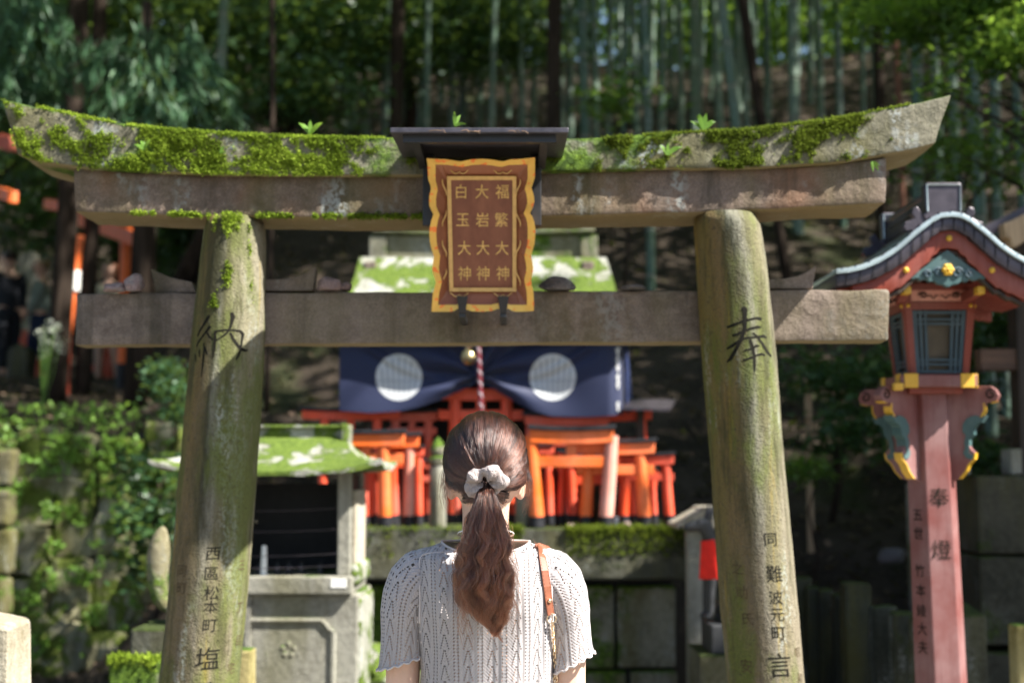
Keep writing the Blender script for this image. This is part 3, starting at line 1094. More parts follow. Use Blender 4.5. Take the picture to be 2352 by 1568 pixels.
for col, cxs, chars in ((0, (730, 722, 728, 735), '福繁大神'), (1, (540, 545, 550, 550), '大岩大神'), (2, (346, 362, 376, 378), '白玉大神')):
    for k, (ch, y) in enumerate(zip(chars, (370, 632, 895, 1132))):
        vs, fs = text_mesh(ch, .0405)
        x0, y0 = c2(cxs[k], y)
        s = 1 / (3.79 / FPX)
        up = [pq(x0 + v.x * s * .93, y0 - v.y * s, .0146) for v in vs]
        G().add(up, fs).build('lettering', M['gold_text'], plq, fix=False)
for sx, ys in ((178, (330, 620, 900, 1170)), (892, (330, 620, 900, 1170))):
    for k, y in enumerate(ys):
        sg = 1 if sx < 500 else -1
        pts = []
        for i in range(15):
            t = i / 14
            a = t * 4.2 - 2.1
            pts.append(pq(*c2(sx + sg * (-22 * math.sin(a) * (1 - .25 * t) + 10), y + (t - .5) * 150 * (1 if k % 2 else -1)), .0285))
        G().tube(pts, [.0012 + .001 * math.sin(math.pi * i / 14) for i in range(15)], 5).build('gold_scroll', M['gold_line'], plq)
for cx in (330, 735):
    for sg in (-1, 1):
        for y, d in ((185, .026), (1330, .026)):
            pts = [pq(*c2(cx + sg * 85 * t, y + 18 * math.sin(t * 4.2)), d) for t in [i / 10 for i in range(11)]]
            G().tube(pts, .0016, 5).build('gold_scroll', M['gold_line'], plq)
for cx in (357, 740):
    g = G()
    a, b = c2(cx - 52, 1345), c2(cx + 52, 1345)
    a2, b2 = c2(cx - 30, 1500), c2(cx + 30, 1500)
    g.hexa([pq(*a, .018), pq(*b, .018), pq(*b, .045), pq(*a, .045), pq(*a, .05), pq(*b, .05), pq(*b, .052), pq(*a, .052)]) if False else None
    q = [pq(*a, .03), pq(*b, .03), pq(*b2, .045), pq(*a2, .045), pq(*a, .052), pq(*b, .052), pq(*b2, .056), pq(*a2, .056)]
    g.hexa(q)
    lp, rp = pq(*a2, .05), pq(*b2, .05)
    g.hexa([lp, rp, Vector((rp.x, 4.0, rp.z - .004)), Vector((lp.x, 4.0, lp.z - .004)),
            lp - Vector((0, 0, .012)), rp - Vector((0, 0, .012)), Vector((rp.x, 4.0, rp.z - .016)), Vector((lp.x, 4.0, lp.z - .016))])
    g.build('black_bracket', M['black'], plq, bevel=.001)

hood = thing('plaque_roof', 'dark flat little roof on two black posts above the wooden plaque', 'plaque roof', P(1100, 300, 3.8))
g = G()
x0, z1 = XZ(896, 293, 3.45)
x1, _ = XZ(1306, 293, 3.45)
z0 = z1 - .013
g.hexa([Vector((x0, 3.45, z0)), Vector((x1, 3.45, z0)), Vector((x1, 3.97, z0 + .035)), Vector((x0, 3.97, z0 + .035)),
        Vector((x0, 3.45, z1)), Vector((x1, 3.45, z1)), Vector((x1, 3.97, z1 + .035)), Vector((x0, 3.97, z1 + .035))])
g.build('roof_board', M['black_top'], hood, bevel=.002)
g = G()
g.span(x0 + .03, x1 - .03, 3.475, 3.495, z0 - .018, z0 + .002)
g.span(x0 + .05, x0 + .07, 3.49, 3.80, z0 - .016, z0 + .006)
g.span(x1 - .07, x1 - .05, 3.49, 3.80, z0 - .016, z0 + .006)
g.build('batten', M['black'], hood)
for a in (972, 1219):
    xa, _ = XZ(a, 400, 3.79)
    xb, _ = XZ(a + 24, 400, 3.79)
    G().span(xa, xb, 3.775, 3.803, P(0, 520, 3.79).z, z0 + .02).build('post', M['black'], hood, bevel=.002)
g = G()
for px_, ln in ((985, .03), (1012, .012), (1060, .02), (1075, .03), (1090, .014), (1168, .02), (1183, .012), (1198, .016)):
    p = P(px_, 301, 3.445)
    g.tube([p, p + Vector((ln * .6, -.003, random.uniform(-.006, .004))), p + Vector((ln, .0, random.uniform(-.008, .002)))], .0012, 4)
tag(g.build('dead_leaf_litter', M['litter'], None, (0, 0, 0), fix=False), 'bits of dry leaf caught on the edge of the dark little roof', 'leaf litter', None, 'stuff')
# ------------------------------------------------------------------ the ground and the hillside
def T(x, y):
    if y < 7.7: right = 0.0
    elif y < 13: right = .60 * (y - 7.7) - .15 * math.exp(-(y - 7.7) * 2)+.15*math.exp(-(y-7.7)*8)
    elif y < 25: right = 3.18 + .45 * (y - 13)
    elif y < 29: right = 8.58 + .45 * (y - 25) - .09 * (y - 25) ** 2
    else: right = 8.94 - .05 * (y - 29)
    if y < 10.35: left = 0.0
    elif y < 10.6: left = (y - 10.35) / .25 * 1.78
    elif y < 17: left = 1.78 + .125 * (y - 10.6)
    elif y < 20: left = 2.6
    else: left = 2.6 + .5 * min(y - 20, 20)
    k = sstep(-.22 * y - .9, -.22 * y + .7, x)
    z = lerp(left, right, k)
    if y > 7.5:
        q = Vector((x * .5, y * .5, 0))
        z += (.22 * mnoise.noise(q) + .09 * mnoise.noise(q * 3.1)) * min(1, (y - 7.5) * .6) * (1 if k > .2 else .4)
        if x > 4: z += .12 * (x - 4) * min(1, (y - 7.5) * .2)
    return z


xs = sorted(set([-60, -45, -34, -26, -20] + [round(-16 + .25 * i, 3) for i in range(129)] + [20, 26, 34, 45, 60]))
ys = sorted(set([-40, -25, -15, -8, -4, 0, 3, 5, 6.5] + [round(7.25 + .12 * i, 3) for i in range(60)] + [round(14.6 + .35 * i, 3) for i in range(60)] + [40, 50, 65, 90]))
g = G()
g.v = [Vector((x, y, T(x, y))) for y in ys for x in xs]
nx = len(xs)
g.f = [(j * nx + i, j * nx + i + 1, (j + 1) * nx + i + 1, (j + 1) * nx + i) for j in range(len(ys) - 1) for i in range(nx - 1)]
g.m = [0] * len(g.f)
ground = tag(g.build('ground', M['soil'], None, (0, 0, 0), smooth='all', fix=False), kind='structure')

# pale paving of the forecourt in front of the altar
mt = MT('worn_paving')
_p = mt.pos()
_b = mt.n('ShaderNodeTexBrick')
mt.put(_b.inputs['Vector'], mt.map(_p, (1.4, 1.4, 1)))
_b.inputs['Mortar Size'].default_value = .012
_b.inputs['Color1'].default_value = (.20, .19, .165, 1)
_b.inputs['Color2'].default_value = (.25, .235, .21, 1)
_b.inputs['Mortar'].default_value = (.12, .10, .07, 1)
_n = mt.noise(_p, 7, 6, .6)
M['paving'] = mt.done(mt.bsdf(mt.mix(mt.rng(_n, .4, .7, 0, .45), _b.outputs['Color'], (.20, .17, .12)), .85, 0, mt.bump(_n, .4, .01), .2))
tag(G().span(-4.5, 3.2, -6, 6.05, -.05, .012).build('paved_forecourt', M['paving'], None, (0, 0, 0)), kind='structure')

# dry leaves over the slope
pts = []
while len(pts) < 16000:
    y = 7.6 + 18 * random.random() ** 1.5
    x = random.uniform(-.55 * y, .5 * y)
    if -1.6 < x < 1.4 and y < 8.9: continue
    pts.append((x, y, T(x, y) + .012))
V = leaves(np.array(pts), .075, .04, up=.85, jit=.5)
V[..., 2] += np.array([T(p[0], p[1]) for p in pts])[:, None] * 0 + .006
tag(fast_mesh('leaf_litter', V, 4, M['litter']), 'dry brown leaves strewn over the dark hillside', 'leaf litter', None, 'stuff')


# ------------------------------------------------------------------ bamboo and trees on the hill
def culm(name, label, px, py_base, Y, wpx, lean=0., H=11., mat=None, group='bamboo culms on the hillside', cat='bamboo', nodes=True, top=.6):
    x = P(px, py_base, Y).x
    z = T(x, Y) - .05
    H = H
    r0 = wpx * Y / FPX / 2
    o = thing(name, label, cat, (x, Y, z), group)
    g = G()
    pts, rs = [], []
    n = int(H / .42)
    for i in range(n + 1):
        zz = i * .42
        for dz, k in (((0, 1.0), (.012, 1.10), (.03, .97)) if nodes else ((0, 1.0),)):
            q = zz + dz
            pts.append((x + lean * q + .03 * math.sin(q * .7 + px), Y + .02 * math.sin(q * .5), z + q))
            rs.append(r0 * k * lerp(1, top, q / H))
    g.tube(pts, rs, 10)
    g.build('culm' if cat == 'bamboo' else 'trunk', mat or M['bamboo'], o, smooth='all')
    return o, (x, Y, z)


# the culms one can pick out: pixel x at the beam, depth, width in px, lean
B = [(1340, 14.0, 25, .0, 'pale bamboo culm right of the little dark roof'),
     (1432, 16.0, 18, .004, 'slim bamboo culm left of the white-streaked one above the right beam'),
     (1484, 12.6, 22, .0, 'bamboo culm seen both above and below the torii beams right of the plaque'),
     (1655, 17, 20, -.01, 'grey-green bamboo culm left of the bright leaning one'),
     (1722, 13.0, 27, -.09, 'bright bamboo culm leaning left above the right pillar'),
     (1832, 14.5, 28, .0, 'thick dark green bamboo culm beside the leaning brown trunk'),
     (1932, 15, 18, .01, 'slim pale bamboo culm above the mossy right beam'),
     (1990, 18, 14, .0, 'thin bamboo culm between two pale ones above the right beam'),
     (2104, 11.5, 30, .0, 'stout bamboo culm rising behind the right tip of the torii'),
     (2252, 10.5, 33, .0, 'stout dark bamboo culm behind the red lantern roof'),
     (2297, 10.8, 28, .0, 'bamboo culm with a bright edge at the far right behind the lantern'),
     (2346, 11.3, 22, .0, 'bamboo culm cut off by the right edge of the picture'),
     (1065, 19, 18, .003, 'sunlit whitish bamboo culm behind the dark little roof'),
     (1015, 22, 15, .0, 'whitish bamboo culm left of the sunlit one behind the little roof'),
     (848, 18, 17, -.08, 'pale leaning bamboo culm above the left half of the beam'),
     (806, 20, 15, .0, 'pale bamboo culm left of the leaning pale one'),
     (962, 20, 16, .0, 'grey bamboo culm at the left end of the little roof'),
     (507, 15, 26, .0, 'blue-grey bamboo culm beside the feathery conifer'),
     (1165, 21, 15, .0, 'grey bamboo culm above the middle of the little roof'),
     (1310, 19, 20, .01, 'bamboo culm at the right end of the little roof')]
for px, Y, w, ln, lab in B:
    culm('bamboo', lab, px, 300, Y, w, ln)
for px, Y, w, ln in ((885, 17, 17, .01), (925, 21, 14, 0), (985, 16.5, 17, -.01), (1040, 18, 15, .01), (1100, 20, 16, 0), (1130, 17, 18, .005), (1195, 18, 17, -.01), (1225, 20, 15, 0), (1365, 17, 19, 0), (1400, 19, 17, .01), (1460, 18, 17, -.005), (1520, 17, 20, 0), (1560, 20, 18, .01), (1600, 18, 20, 0), (1690, 20, 17, .01), (1760, 19, 18, 0), (1880, 19, 18, .01), (2150, 13, 22, 0), (2195, 12.2, 24, .004)):
    culm('bamboo', 'blurred grey-green bamboo culm standing on the slope behind the beam', px, 300, Y, w, ln, group='blurred culms between the nearer ones')
rows = 0
taken = [b[0] for b in B]
rr_ = random.Random(5)
while rows < 58:
    px = rr_.uniform(760, 2352)
    Y = rr_.uniform(17.5, 33)
    if px < 1250 and rr_.random() < .35: continue
    culm('bamboo', 'one of the many thin blurred bamboo culms far up the hillside', px, 200, Y, rr_.uniform(7, 18) * 20 / Y, rr_.gauss(0, .035), 12.5, group='distant bamboo culms up the hill')
    rows += 1
# dark trunks among them
for px, Y, w, ln, lab, mt_ in ((1280, 13.5, 36, -.01, 'thick dark tree trunk behind the little roof', M['bark']), (905, 16, 34, .0, 'dark tree trunk left of the little roof above the beam', M['bark']),
                               (1806, 13.2, 26, -.125, 'dark brown trunk leaning left above the right pillar', M['bark']), (2012, 14, 28, .02, 'dark crooked trunk above the mossy right beam', M['bark']),
                               (2062, 13, 15, .0, 'thin reddish-brown trunk left of the stout bamboo at the right beam tip', M['bark_red']),
                               (207, 14.5, 38, .01, 'dark straight conifer trunk above the left end of the beam', M['bark']), (150, 13.0, 52, .015, 'dark trunk standing by the upper path beside the people', M['bark']),
                               (622, 11, 14, -.01, 'thin dark trunk just right of the left torii pillar', M['bark'])):
    culm('tree_trunk', lab, px, 300, Y, w, ln, 10, mt_, 'dark trunks on the hillside', 'tree trunk', False, .8)


def tree(name, label, px, py, Y, crowns, mat, n, leaf, trunk=.09, th=None, group=None, up=.5, droop=.1, bark=None):
    """crowns: list of (px, py, depth, rx, ry, rz) in photo pixels / metres"""
    x = P(px, py, Y).x
    z = T(x, Y) - .1
    o = thing(name, label, 'tree', (x, Y, z), group)
    pts = []
    cs = [(P(a, b, d), (rx, ry, rz)) for a, b, d, rx, ry, rz in crowns]
    tz = max(c.z for c, _ in cs)
    g = G()
    base = Vector((x, Y, z))
    topv = Vector((x + .1, Y, tz))
    g.tube([base, base.lerp(topv, .35) + Vector((.05, 0, 0)), base.lerp(topv, .7) - Vector((.04, 0, 0)), topv], [trunk, trunk * .85, trunk * .6, trunk * .25], 10)
    for c, r in cs:
        a = base.lerp(topv, max(.2, min(.9, (c.z - z) / (tz - z + .01) - .12)))
        g.tube([a, a.lerp(c, .5) + Vector((0, 0, .08)), c], [trunk * .35, trunk * .22, trunk * .08], 6)
    g.build('trunk', bark or M['bark'], o, smooth='all')
    vol = [r[0] * r[1] * r[2] for _, r in cs]
    C = []
    for (c, r), v in zip(cs, vol):
        k = max(20, int(n * v / sum(vol)))
        # twig clumps inside the crown, leaves round each twig
        nt = max(3, k // 22)
        tw = blob_points(nt, c, r)
        q = tw[RNG.integers(0, nt, k)] + RNG.normal(size=(k, 3)) * np.array([.11, .11, .06]) * (leaf / .08)
        C.append(q)
    C = np.concatenate(C)
    V = leaves(C, leaf, leaf * .42, up=up, droop=droop)
    fast_mesh('crown', V, 4, mat, o)
    return o


def spray(label, px, py, Y, boughs, mat, name='conifer', trunk=.12, seed=3, group=None):
    """conifer with drooping feathery boughs; boughs: (px, py, depth, dir x, length)"""
    rnd = random.Random(seed)
    x = P(px, py, Y).x
    z = T(x, Y) - .1
    o = thing(name, label, 'tree', (x, Y, z), group)
    g = G()
    tz = max(P(b[0], b[1], b[2]).z for b in boughs) + .6
    g.tube([(x, Y, z), (x + .03, Y, lerp(z, tz, .5)), (x, Y, tz)], [trunk, trunk * .8, trunk * .35], 10)
    V = []
    for bx, by, bd, dx, ln in boughs:
        st = P(bx, by, bd)
        g.tube([Vector((x, Y, st.z + .05)), st], [.025, .015], 6)
        for tw in range(9):
            a = rnd.uniform(-.9, .9)
            dirv = Vector((dx + a * .6, rnd.uniform(-.7, .2), rnd.uniform(-.55, .15))).normalized()
            L = ln * rnd.uniform(.5, 1)
            p = st + Vector((rnd.uniform(-.15, .15), rnd.uniform(-.2, .2), rnd.uniform(-.15, .15)))
            axis = []
            for i in range(10):
                t = i / 9
                axis.append(p + dirv * L * t + Vector((0, 0, -.55 * L * t * t)))
            g.tube(axis, [.006 * (1 - .8 * i / 9) for i in range(10)], 4)
            n = int(120 * L)
            tt = RNG.uniform(.1, 1, n)
            A = np.array([[*q] for q in axis])
            idx = np.minimum((tt * 9).astype(int), 8)
            C = A[idx] + (A[idx + 1] - A[idx]) * ((tt * 9 - idx)[:, None])
            d = np.array(dirv) + np.array([0, 0, -.9])
            V.append(leaves(C + RNG.normal(size=C.shape) * .025, .15, .018, up=.2, droop=.5, axis=d * .9, spread=.75))
    g.build('trunk', M['bark'], o, smooth='all')
    fast_mesh('crown', np.concatenate(V), 4, mat, o)
    return o


spray('feathery green conifer with drooping sprays above the mossy left beam', 330, 300, 11.5,
      [(290, 180, 10.6, -.3, .45), (330, 110, 10.8, .2, .5), (380, 150, 10.6, .5, .5), (340, 190, 10.4, 0, .5), (420, 190, 10.5, .6, .5), (400, 240, 10.4, .4, .5), (300, 240, 10.6, -.2, .45), (440, 130, 10.8, .3, .4), (470, 270, 10.6, .2, .35), (270, 130, 10.8, -.4, .4)], M['leaf_conifer'], seed=4)
spray('conifer sprays hanging in at the upper left corner of the forest', -40, 300, 11.5,
      [(20, 60, 10.8, .3, .5), (80, 30, 11, .4, .5), (60, 90, 10.8, .5, .5), (110, 60, 10.6, .3, .45), (10, 140, 10.6, .2, .5), (30, 180, 10.6, .1, .5), (95, 215, 10.8, .2, .35), (0, 20, 11, .2, .5)], M['leaf_conifer'], seed=9)

D_ = M['leaf_dark']
tree('broadleaf_tree', 'dark evergreen tree filling the forest behind the left pillar top', 640, 300, 17, [(560, 60, 16.5, .9, .8, .9), (680, 40, 16.5, .9, .8, .7), (640, 150, 16, .8, .7, .7), (740, 120, 16.5, .8, .7, .7), (600, 240, 15.5, .7, .6, .5), (720, 230, 15.5, .7, .6, .5), (820, 40, 17, .8, .8, .7)], D_, 9000, .13, .12)
tree('broadleaf_tree', 'dark tree with drooping leaves behind the middle of the beam', 930, 300, 18.5, [(880, 60, 18, .9, .8, .6), (990, 40, 18, .9, .8, .6), (1090, 70, 18, .9, .8, .5), (940, 150, 17.5, .6, .6, .5), (1180, 40, 18.5, .9, .8, .5), (1120, 150, 18, .5, .5, .3), (1230, 130, 18.5, .5, .5, .4)], D_, 8000, .12, .1)
tree('broadleaf_tree', 'dark forest tree at the far left behind the conifer sprays', -90, 300, 17, [(30, 90, 16.5, 1, .8, .9), (140, 60, 16.5, 1, .8, .9), (240, 40, 17, .9, .8, .7), (60, 250, 16, .8, .8, .7), (180, 200, 16.5, .8, .8, .8), (120, 330, 16, .7, .7, .6), (360, 50, 17.5, 1, .8, .8), (450, 90, 17.5, 1, .8, .9)], D_, 9000, .13, .14)
tree('broadleaf_tree', 'low dark evergreen behind the people on the upper path', 260, 560, 21.5, [(60, 500, 21, .8, .7, .8), (150, 560, 21, .7, .7, .7), (220, 470, 21, .9, .8, .8), (330, 560, 21.5, .8, .7, .7), (380, 620, 21, .6, .6, .5), (100, 400, 21, .9, .8, .8), (300, 400, 22, .9, .8, .8), (440, 500, 22, .9, .8, .9), (560, 560, 22, .8, .8, .8), (700, 560, 22, .8, .8, .7)], D_, 9000, .14, .1)
tree('broadleaf_tree', 'glossy-leaved tree reaching in over the right beam tip from the right', 2440, 200, 9.0, [(2300, 25, 8.33, 0.253, 0.230, 0.138), (2200, 20, 8.57, 0.230, 0.230, 0.081), (2120, 30, 8.81, 0.207, 0.230, 0.103), (2040, 35, 9.16, 0.207, 0.230, 0.092), (2330, 110, 8.09, 0.161, 0.230, 0.115), (2260, 75, 8.33, 0.149, 0.230, 0.081), (2200, 175, 8.33, 0.103, 0.115, 0.040), (2190, 225, 8.33, 0.092, 0.115, 0.057), (2150, 200, 8.45, 0.057, 0.115, 0.057), (2300, 150, 8.21, 0.115, 0.115, 0.057), (1980, 15, 9.40, 0.138, 0.230, 0.069), (2345, 290, 8.09, 0.057, 0.115, 0.046), (2200, 350, 8.57, 0.115, 0.115, 0.046), (2120, 95, 8.92, 0.161, 0.230, 0.057)], M['leaf_mid'], 3600, .078, .05, up=.65, droop=.25)
tree('broadleaf_tree', 'bright young shrub with light green leaves at the upper right edge', 2520, 200, 8.3, [(2335, 70, 7.62, 0.069, 0.115, 0.057), (2340, 100, 7.62, 0.057, 0.115, 0.046), (2310, 95, 7.73, 0.057, 0.115, 0.034), (2180, 158, 7.85, 0.057, 0.069, 0.023), (2160, 215, 7.85, 0.052, 0.069, 0.023), (2345, 270, 7.62, 0.023, 0.069, 0.034), (2070, 12, 8.33, 0.138, 0.115, 0.046)], M['leaf_bright'], 620, .072, .03, up=.7, droop=.25)
tree('broadleaf_tree', 'shrub with shiny leaves on the slope behind the right beam tip', 2180, 480, 9.6, [(2130, 310, 9.3, .14, .2, .1), (2170, 350, 9.3, .14, .2, .1), (2060, 380, 9.5, .1, .2, .06), (2250, 330, 9.5, .2, .2, .12), (2320, 380, 9.5, .15, .2, .1), (2190, 420, 9.4, .12, .2, .08)], M['leaf_mid'], 700, .075, .03)
tree('evergreen_shrub', 'dark leafy shrub on the slope between right pillar and lantern', 1900, 1060, 9.6, [(1850, 850, 9.2, .10, .15, .06), (1930, 890, 9.3, .13, .15, .07), (1990, 850, 9.3, .14, .15, .08), (1960, 985, 9.1, .12, .15, .08), (1910, 1010, 9.1, .08, .15, .05), (2010, 1020, 9.1, .08, .15, .07)], M['leaf_dark'], 1300, .085, .025)
tree('evergreen_shrub', 'low green fern-like shrub beside the right pillar on the slope', 1845, 1110, 8.9, [(1835, 1085, 8.7, .10, .1, .035), (1870, 1075, 8.7, .08, .1, .03)], M['leaf_mid'], 300, .06, .012)
tree('evergreen_shrub', 'blue-green fern bush on the bank left of the left pillar', 385, 960, 9.8, [(385, 850, 9.6, .06, .1, .05), (390, 900, 9.5, .06, .1, .06), (372, 880, 9.6, .05, .1, .04), (405, 950, 9.5, .06, .1, .05)], M['leaf_conifer'], 1500, .045, .015, up=.7)
tree('evergreen_shrub', 'shadowed bush in the gap between retaining wall and left shrine', 340, 1230, 9.4, [(345, 1090, 9.6, .10, .12, .14), (352, 1190, 9.5, .10, .12, .12), (345, 1290, 9.5, .08, .12, .1)], M['leaf_dark'], 1300, .08, .02)
tree('evergreen_shrub', 'small pale-leaved bush on the dark slope right of the little roof', 1420, 260, 12.5, [(1425, 205, 12.2, .09, .1, .05), (1445, 235, 12.2, .07, .1, .05), (1390, 250, 12.2, .1, .1, .06)], M['leaf_mid'], 260, .10, .02)
tree('evergreen_shrub', 'green undergrowth below the bamboo at the far right behind the wall', 2330, 800, 9.5, [(2250, 820, 9.2, .1, .1, .1), (2300, 760, 9.3, .12, .1, .12), (2345, 740, 9.3, .1, .1, .12), (2210, 900, 9.1, .1, .1, .1), (2260, 1050, 9.0, .12, .1, .1)], M['leaf_dark'], 1500, .08, .02)

# far wood behind the crest: reads as one mass of leaves
C = []
for _ in range(900):
    px, Y = random.uniform(-250, 2600), random.uniform(27, 40)
    py = random.uniform(-330, 330)
    if px > 1250 and random.random() < .12: continue
    c = P(px, py, Y)
    if c.z < T(c.x, Y) + .3: continue
    k = 110
    C.append(np.array(c) + RNG.normal(size=(k, 3)) * np.array([.8, .8, .45]))
C = np.concatenate(C)
left_ = C[:, 0] < .06 * C[:, 1]
tag(fast_mesh('distant_woodland', leaves(C[left_], .30, .13, up=.4), 4, M['leaf_dark']), 'distant dark woodland beyond the hill crest', 'woodland', None, 'stuff')
tag(fast_mesh('distant_woodland', leaves(C[~left_], .30, .12, up=.4), 4, M['leaf_bright']), 'distant bright green bamboo leaves beyond the hill crest', 'woodland', None, 'stuff')

# unseen leaf roof added over the hillside: shades the slope, with gaps for sun
def open_to_sun(p):
    """does the shadow of a leaf clump at p fall on a place that lies in the sun?"""
    for Y, x0, x1, z0, z1 in SUNNY:
        t = (Y - p[1]) / SUN_L.y
        if t <= 0: continue
        x, z = p[0] + SUN_L.x * t, p[2] + SUN_L.z * t
        if x0 - 1 < x < x1 + 1 and z0 - 1 < z < z1 + 1: return True
    return False


SUNNY = [(8.2, -2.6, 1.9, .2, 5.0), (7.5, -2.4, 1.6, .2, 3.0), (6.2, -2.8, 1.2, -.8, 3.0), (4.0, -3.2, 2.9, -1, 5), (4.8, 1.2, 2.6, .2, 3.6), (2.9, -2, 2, -1, 3.5), (10, -4.8, -2.2, -.2, 2.8)]
C = []
for _ in range(2100):
    x, y = random.uniform(-16, 26), random.uniform(5.5, 33)
    z = T(min(x, 14), y) + random.uniform(5.2, 10.5) + (1.5 if y < 12 else 0)
    e = (z - CAMZ) / max(1, math.hypot(x * .0, y))
    if e < .42 and abs(x) < y * .58: continue
    if y < 9 and x < 1.6: continue
    if y > 21 and random.random() < .5: continue
    if open_to_sun((x, y, z)): continue
    C.append(np.array((x, y, z)) + RNG.normal(size=(85, 3)) * np.array([.6, .6, .3]))
B_ = []  # unseen clumps set along the sun's line to shade her left back
for tx, ty, tz, rad, k in ((-.165, 2.77, 1.15, .035, 2), (-.15, 2.77, 1.06, .045, 3), (-.13, 2.77, .98, .05, 3), (-.20, 2.78, 1.20, .02, 1)):
    for q in range(k):
        s_ = random.uniform(4.6, 5.6)
        c = Vector((tx, ty, tz)) + Vector((random.uniform(-rad, rad), 0, random.uniform(-rad, rad))) - SUN_L * s_
        B_.append(np.array(c) + RNG.normal(size=(34, 3)) * .022)
tag(fast_mesh('shade_canopy', leaves(np.concatenate(B_), .05, .026, up=.6), 4, M['leaf_mid']), 'unseen leaf clumps added to shade the left of the knit top', 'canopy', None, 'stuff')
for _ in range(420):  # more unseen clumps added to shade the fence row and right wall
    p = (random.uniform(2.6, 9.5), random.uniform(3.4, 7.5), random.uniform(5.2, 9))
    if not open_to_sun(p): C.append(np.array(p) + RNG.normal(size=(85, 3)) * np.array([.5, .5, .3]))
tag(fast_mesh('shade_canopy', leaves(np.concatenate(C), .32, .13, up=.6), 4, M['leaf_bamboo']), 'unseen leafy roof of the grove added to shade the slope', 'canopy', None, 'stuff')
# ------------------------------------------------------------------ stone altar
def course_wall(g, x0, x1, yf, depth, rows, rnd, gap=.006, wmin=.35, wmax=.6, jut=.012):
    """coursed stone blocks; rows = list of (z0, z1)"""
    for z0, z1 in rows:
        x = x0
        while x < x1 - .02:
            w = min(rnd.uniform(wmin, wmax), x1 - x)
            if x1 - (x + w) < wmin * .5: w = x1 - x
            j = rnd.uniform(-jut, jut)
            g.span(x + gap / 2, x + w - gap / 2, yf + j, yf + depth, z0 + gap / 2, z1 - gap / 2)
            x += w


AY = 7.4
zl = P(0, 1212, AY).z
zs = P(0, 1331, AY).z
xa0, xa1 = P(560, 1210, AY).x, P(1580, 1210, AY).x
altar = thing('stone_altar', 'mossy stone altar platform carrying the small orange torii', 'altar', ((xa0 + xa1) / 2, AY, 0))
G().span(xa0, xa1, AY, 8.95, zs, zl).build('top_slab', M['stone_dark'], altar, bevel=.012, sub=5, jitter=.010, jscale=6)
g = G()
rnd = random.Random(3)
zz = [0, .13, zs * .5 - .02, zs - .035]
course_wall(g, xa0 + .12, xa1 - .04, AY + .16, .6, [(-.1, zz[1]), (zz[1], zz[2]), (zz[2], zz[3])], rnd, .016, .45, .7, .02)
g.build('block_wall', M['stone_mossy'], altar, bevel=.015, sub=2, jitter=.008, jscale=7)
G().span(xa0 + .14, xa1 - .06, AY + .24, 8.9, -.05, zs - .001).build('core', M['charcoal'], altar)
C = []
for _ in range(2600):
    x = random.uniform(P(1150, 0, AY).x, xa1) if random.random() < .8 else random.uniform(xa0, xa1)
    if mnoise.noise(Vector((x * 3, 1, 2))) > -.1:
        zr = random.random()
        C.append((x, AY - .004, lerp(zl, zl - .14, zr ** 2)) if random.random() < .7 else (x, AY + random.uniform(0, .06), zl + .003))
C = np.array(C)
moss_tufts('moss', C, np.tile(np.array([[0, -.8, .5]]), (len(C), 1)), 3, .014, M['moss_dark'], altar)

# mossy ground stones at the altar foot
for i, (px, py, w, lab) in enumerate(((850, 1508, .12, 'bright mossy stone at the foot of the left shrine'), (862, 1560, .1, 'low damp stone beside the mossy one at the left shrine foot'))):
    rock('mossy_stone', lab, px, py + 40, 6.5, (w, .1, .09), M['stone_roof'], 30 + i, 'rock', None)

# ------------------------------------------------------------------ the larger stone shrine behind the curtain
MS = 8.25


def shrine_roof(cx, yc, rows, mat, parent, name='roof', thick=.05, upturn=.05, nx_=24):
    """curved hipped roof: rows = (z, half width, half depth) from the ridge down"""
    g = G()
    rings = []
    for k, (z, hw, hd) in enumerate(rows):
        t = k / (len(rows) - 1)
        ring = []
        per = []
        m = nx_
        for i in range(m): per.append((lerp(-1, 1, i / m), -1))
        for i in range(m // 2): per.append((1, lerp(-1, 1, i / (m // 2))))
        for i in range(m): per.append((lerp(1, -1, i / m), 1))
        for i in range(m // 2): per.append((-1, lerp(1, -1, i / (m // 2))))
        for u, w in per:
            up = upturn * t ** 2 * (abs(u) ** 4 * .8 + .2 * abs(u) ** 2) * (abs(w) ** 2 * .6 + .4)
            ring.append(Vector((cx + u * hw, yc + w * hd, z + up)))
        rings.append(ring)
    # the eave edge and the underside
    rings.append([Vector((v.x, v.y, v.z - thick)) for v in rings[-1]])
    rings.append([Vector((cx + (v.x - cx) * .8, yc + (v.y - yc) * .8, v.z + .005 - .35 * thick)) for v in rings[-1]])
    g.loft(rings, True)
    return g.build(name, mat, parent, smooth=True, jitter=.008, jscale=8)


cxm = P(1110, 600, MS).x
bigs = thing('large_stone_shrine', 'large moss-roofed stone shrine behind the plaque and blue curtain', 'shrine', (cxm, MS + .1, zl))
sm = MS / FPX
zr0, zr1 = P(0, 592, MS).z, P(0, 764, MS - .4).z
rows = [(zr0, 285 * sm, .13), (lerp(zr0, zr1, .25), 293 * sm, .22), (lerp(zr0, zr1, .5), 303 * sm, .32), (lerp(zr0, zr1, .75), 322 * sm, .50), (zr1, 348 * sm, .575)]
bigroof = shrine_roof(cxm, MS + .1, rows, M['stone_roof'], bigs, upturn=.03, thick=.05)
g = G()
zb0, zb1 = P(0, 590, MS).z, P(0, 540, MS).z
hw = 245 * sm
g.span(cxm - hw, cxm + hw, MS, MS + .2, zb0 - .02, zb1)
for sg in (-1, 1):
    g.span(cxm + sg * hw - .05, cxm + sg * hw + .05, MS - .025, MS + .225, zb0 - .03, zb1 - .004)
hw2 = 258 * sm
g.grid(lambda u, v: Vector((cxm + lerp(-hw2, hw2, u), MS - .03 + .26 * v, zb1 + .012 * abs(2 * u - 1) ** 2 + .001)), 16, 2)
n_ = 16
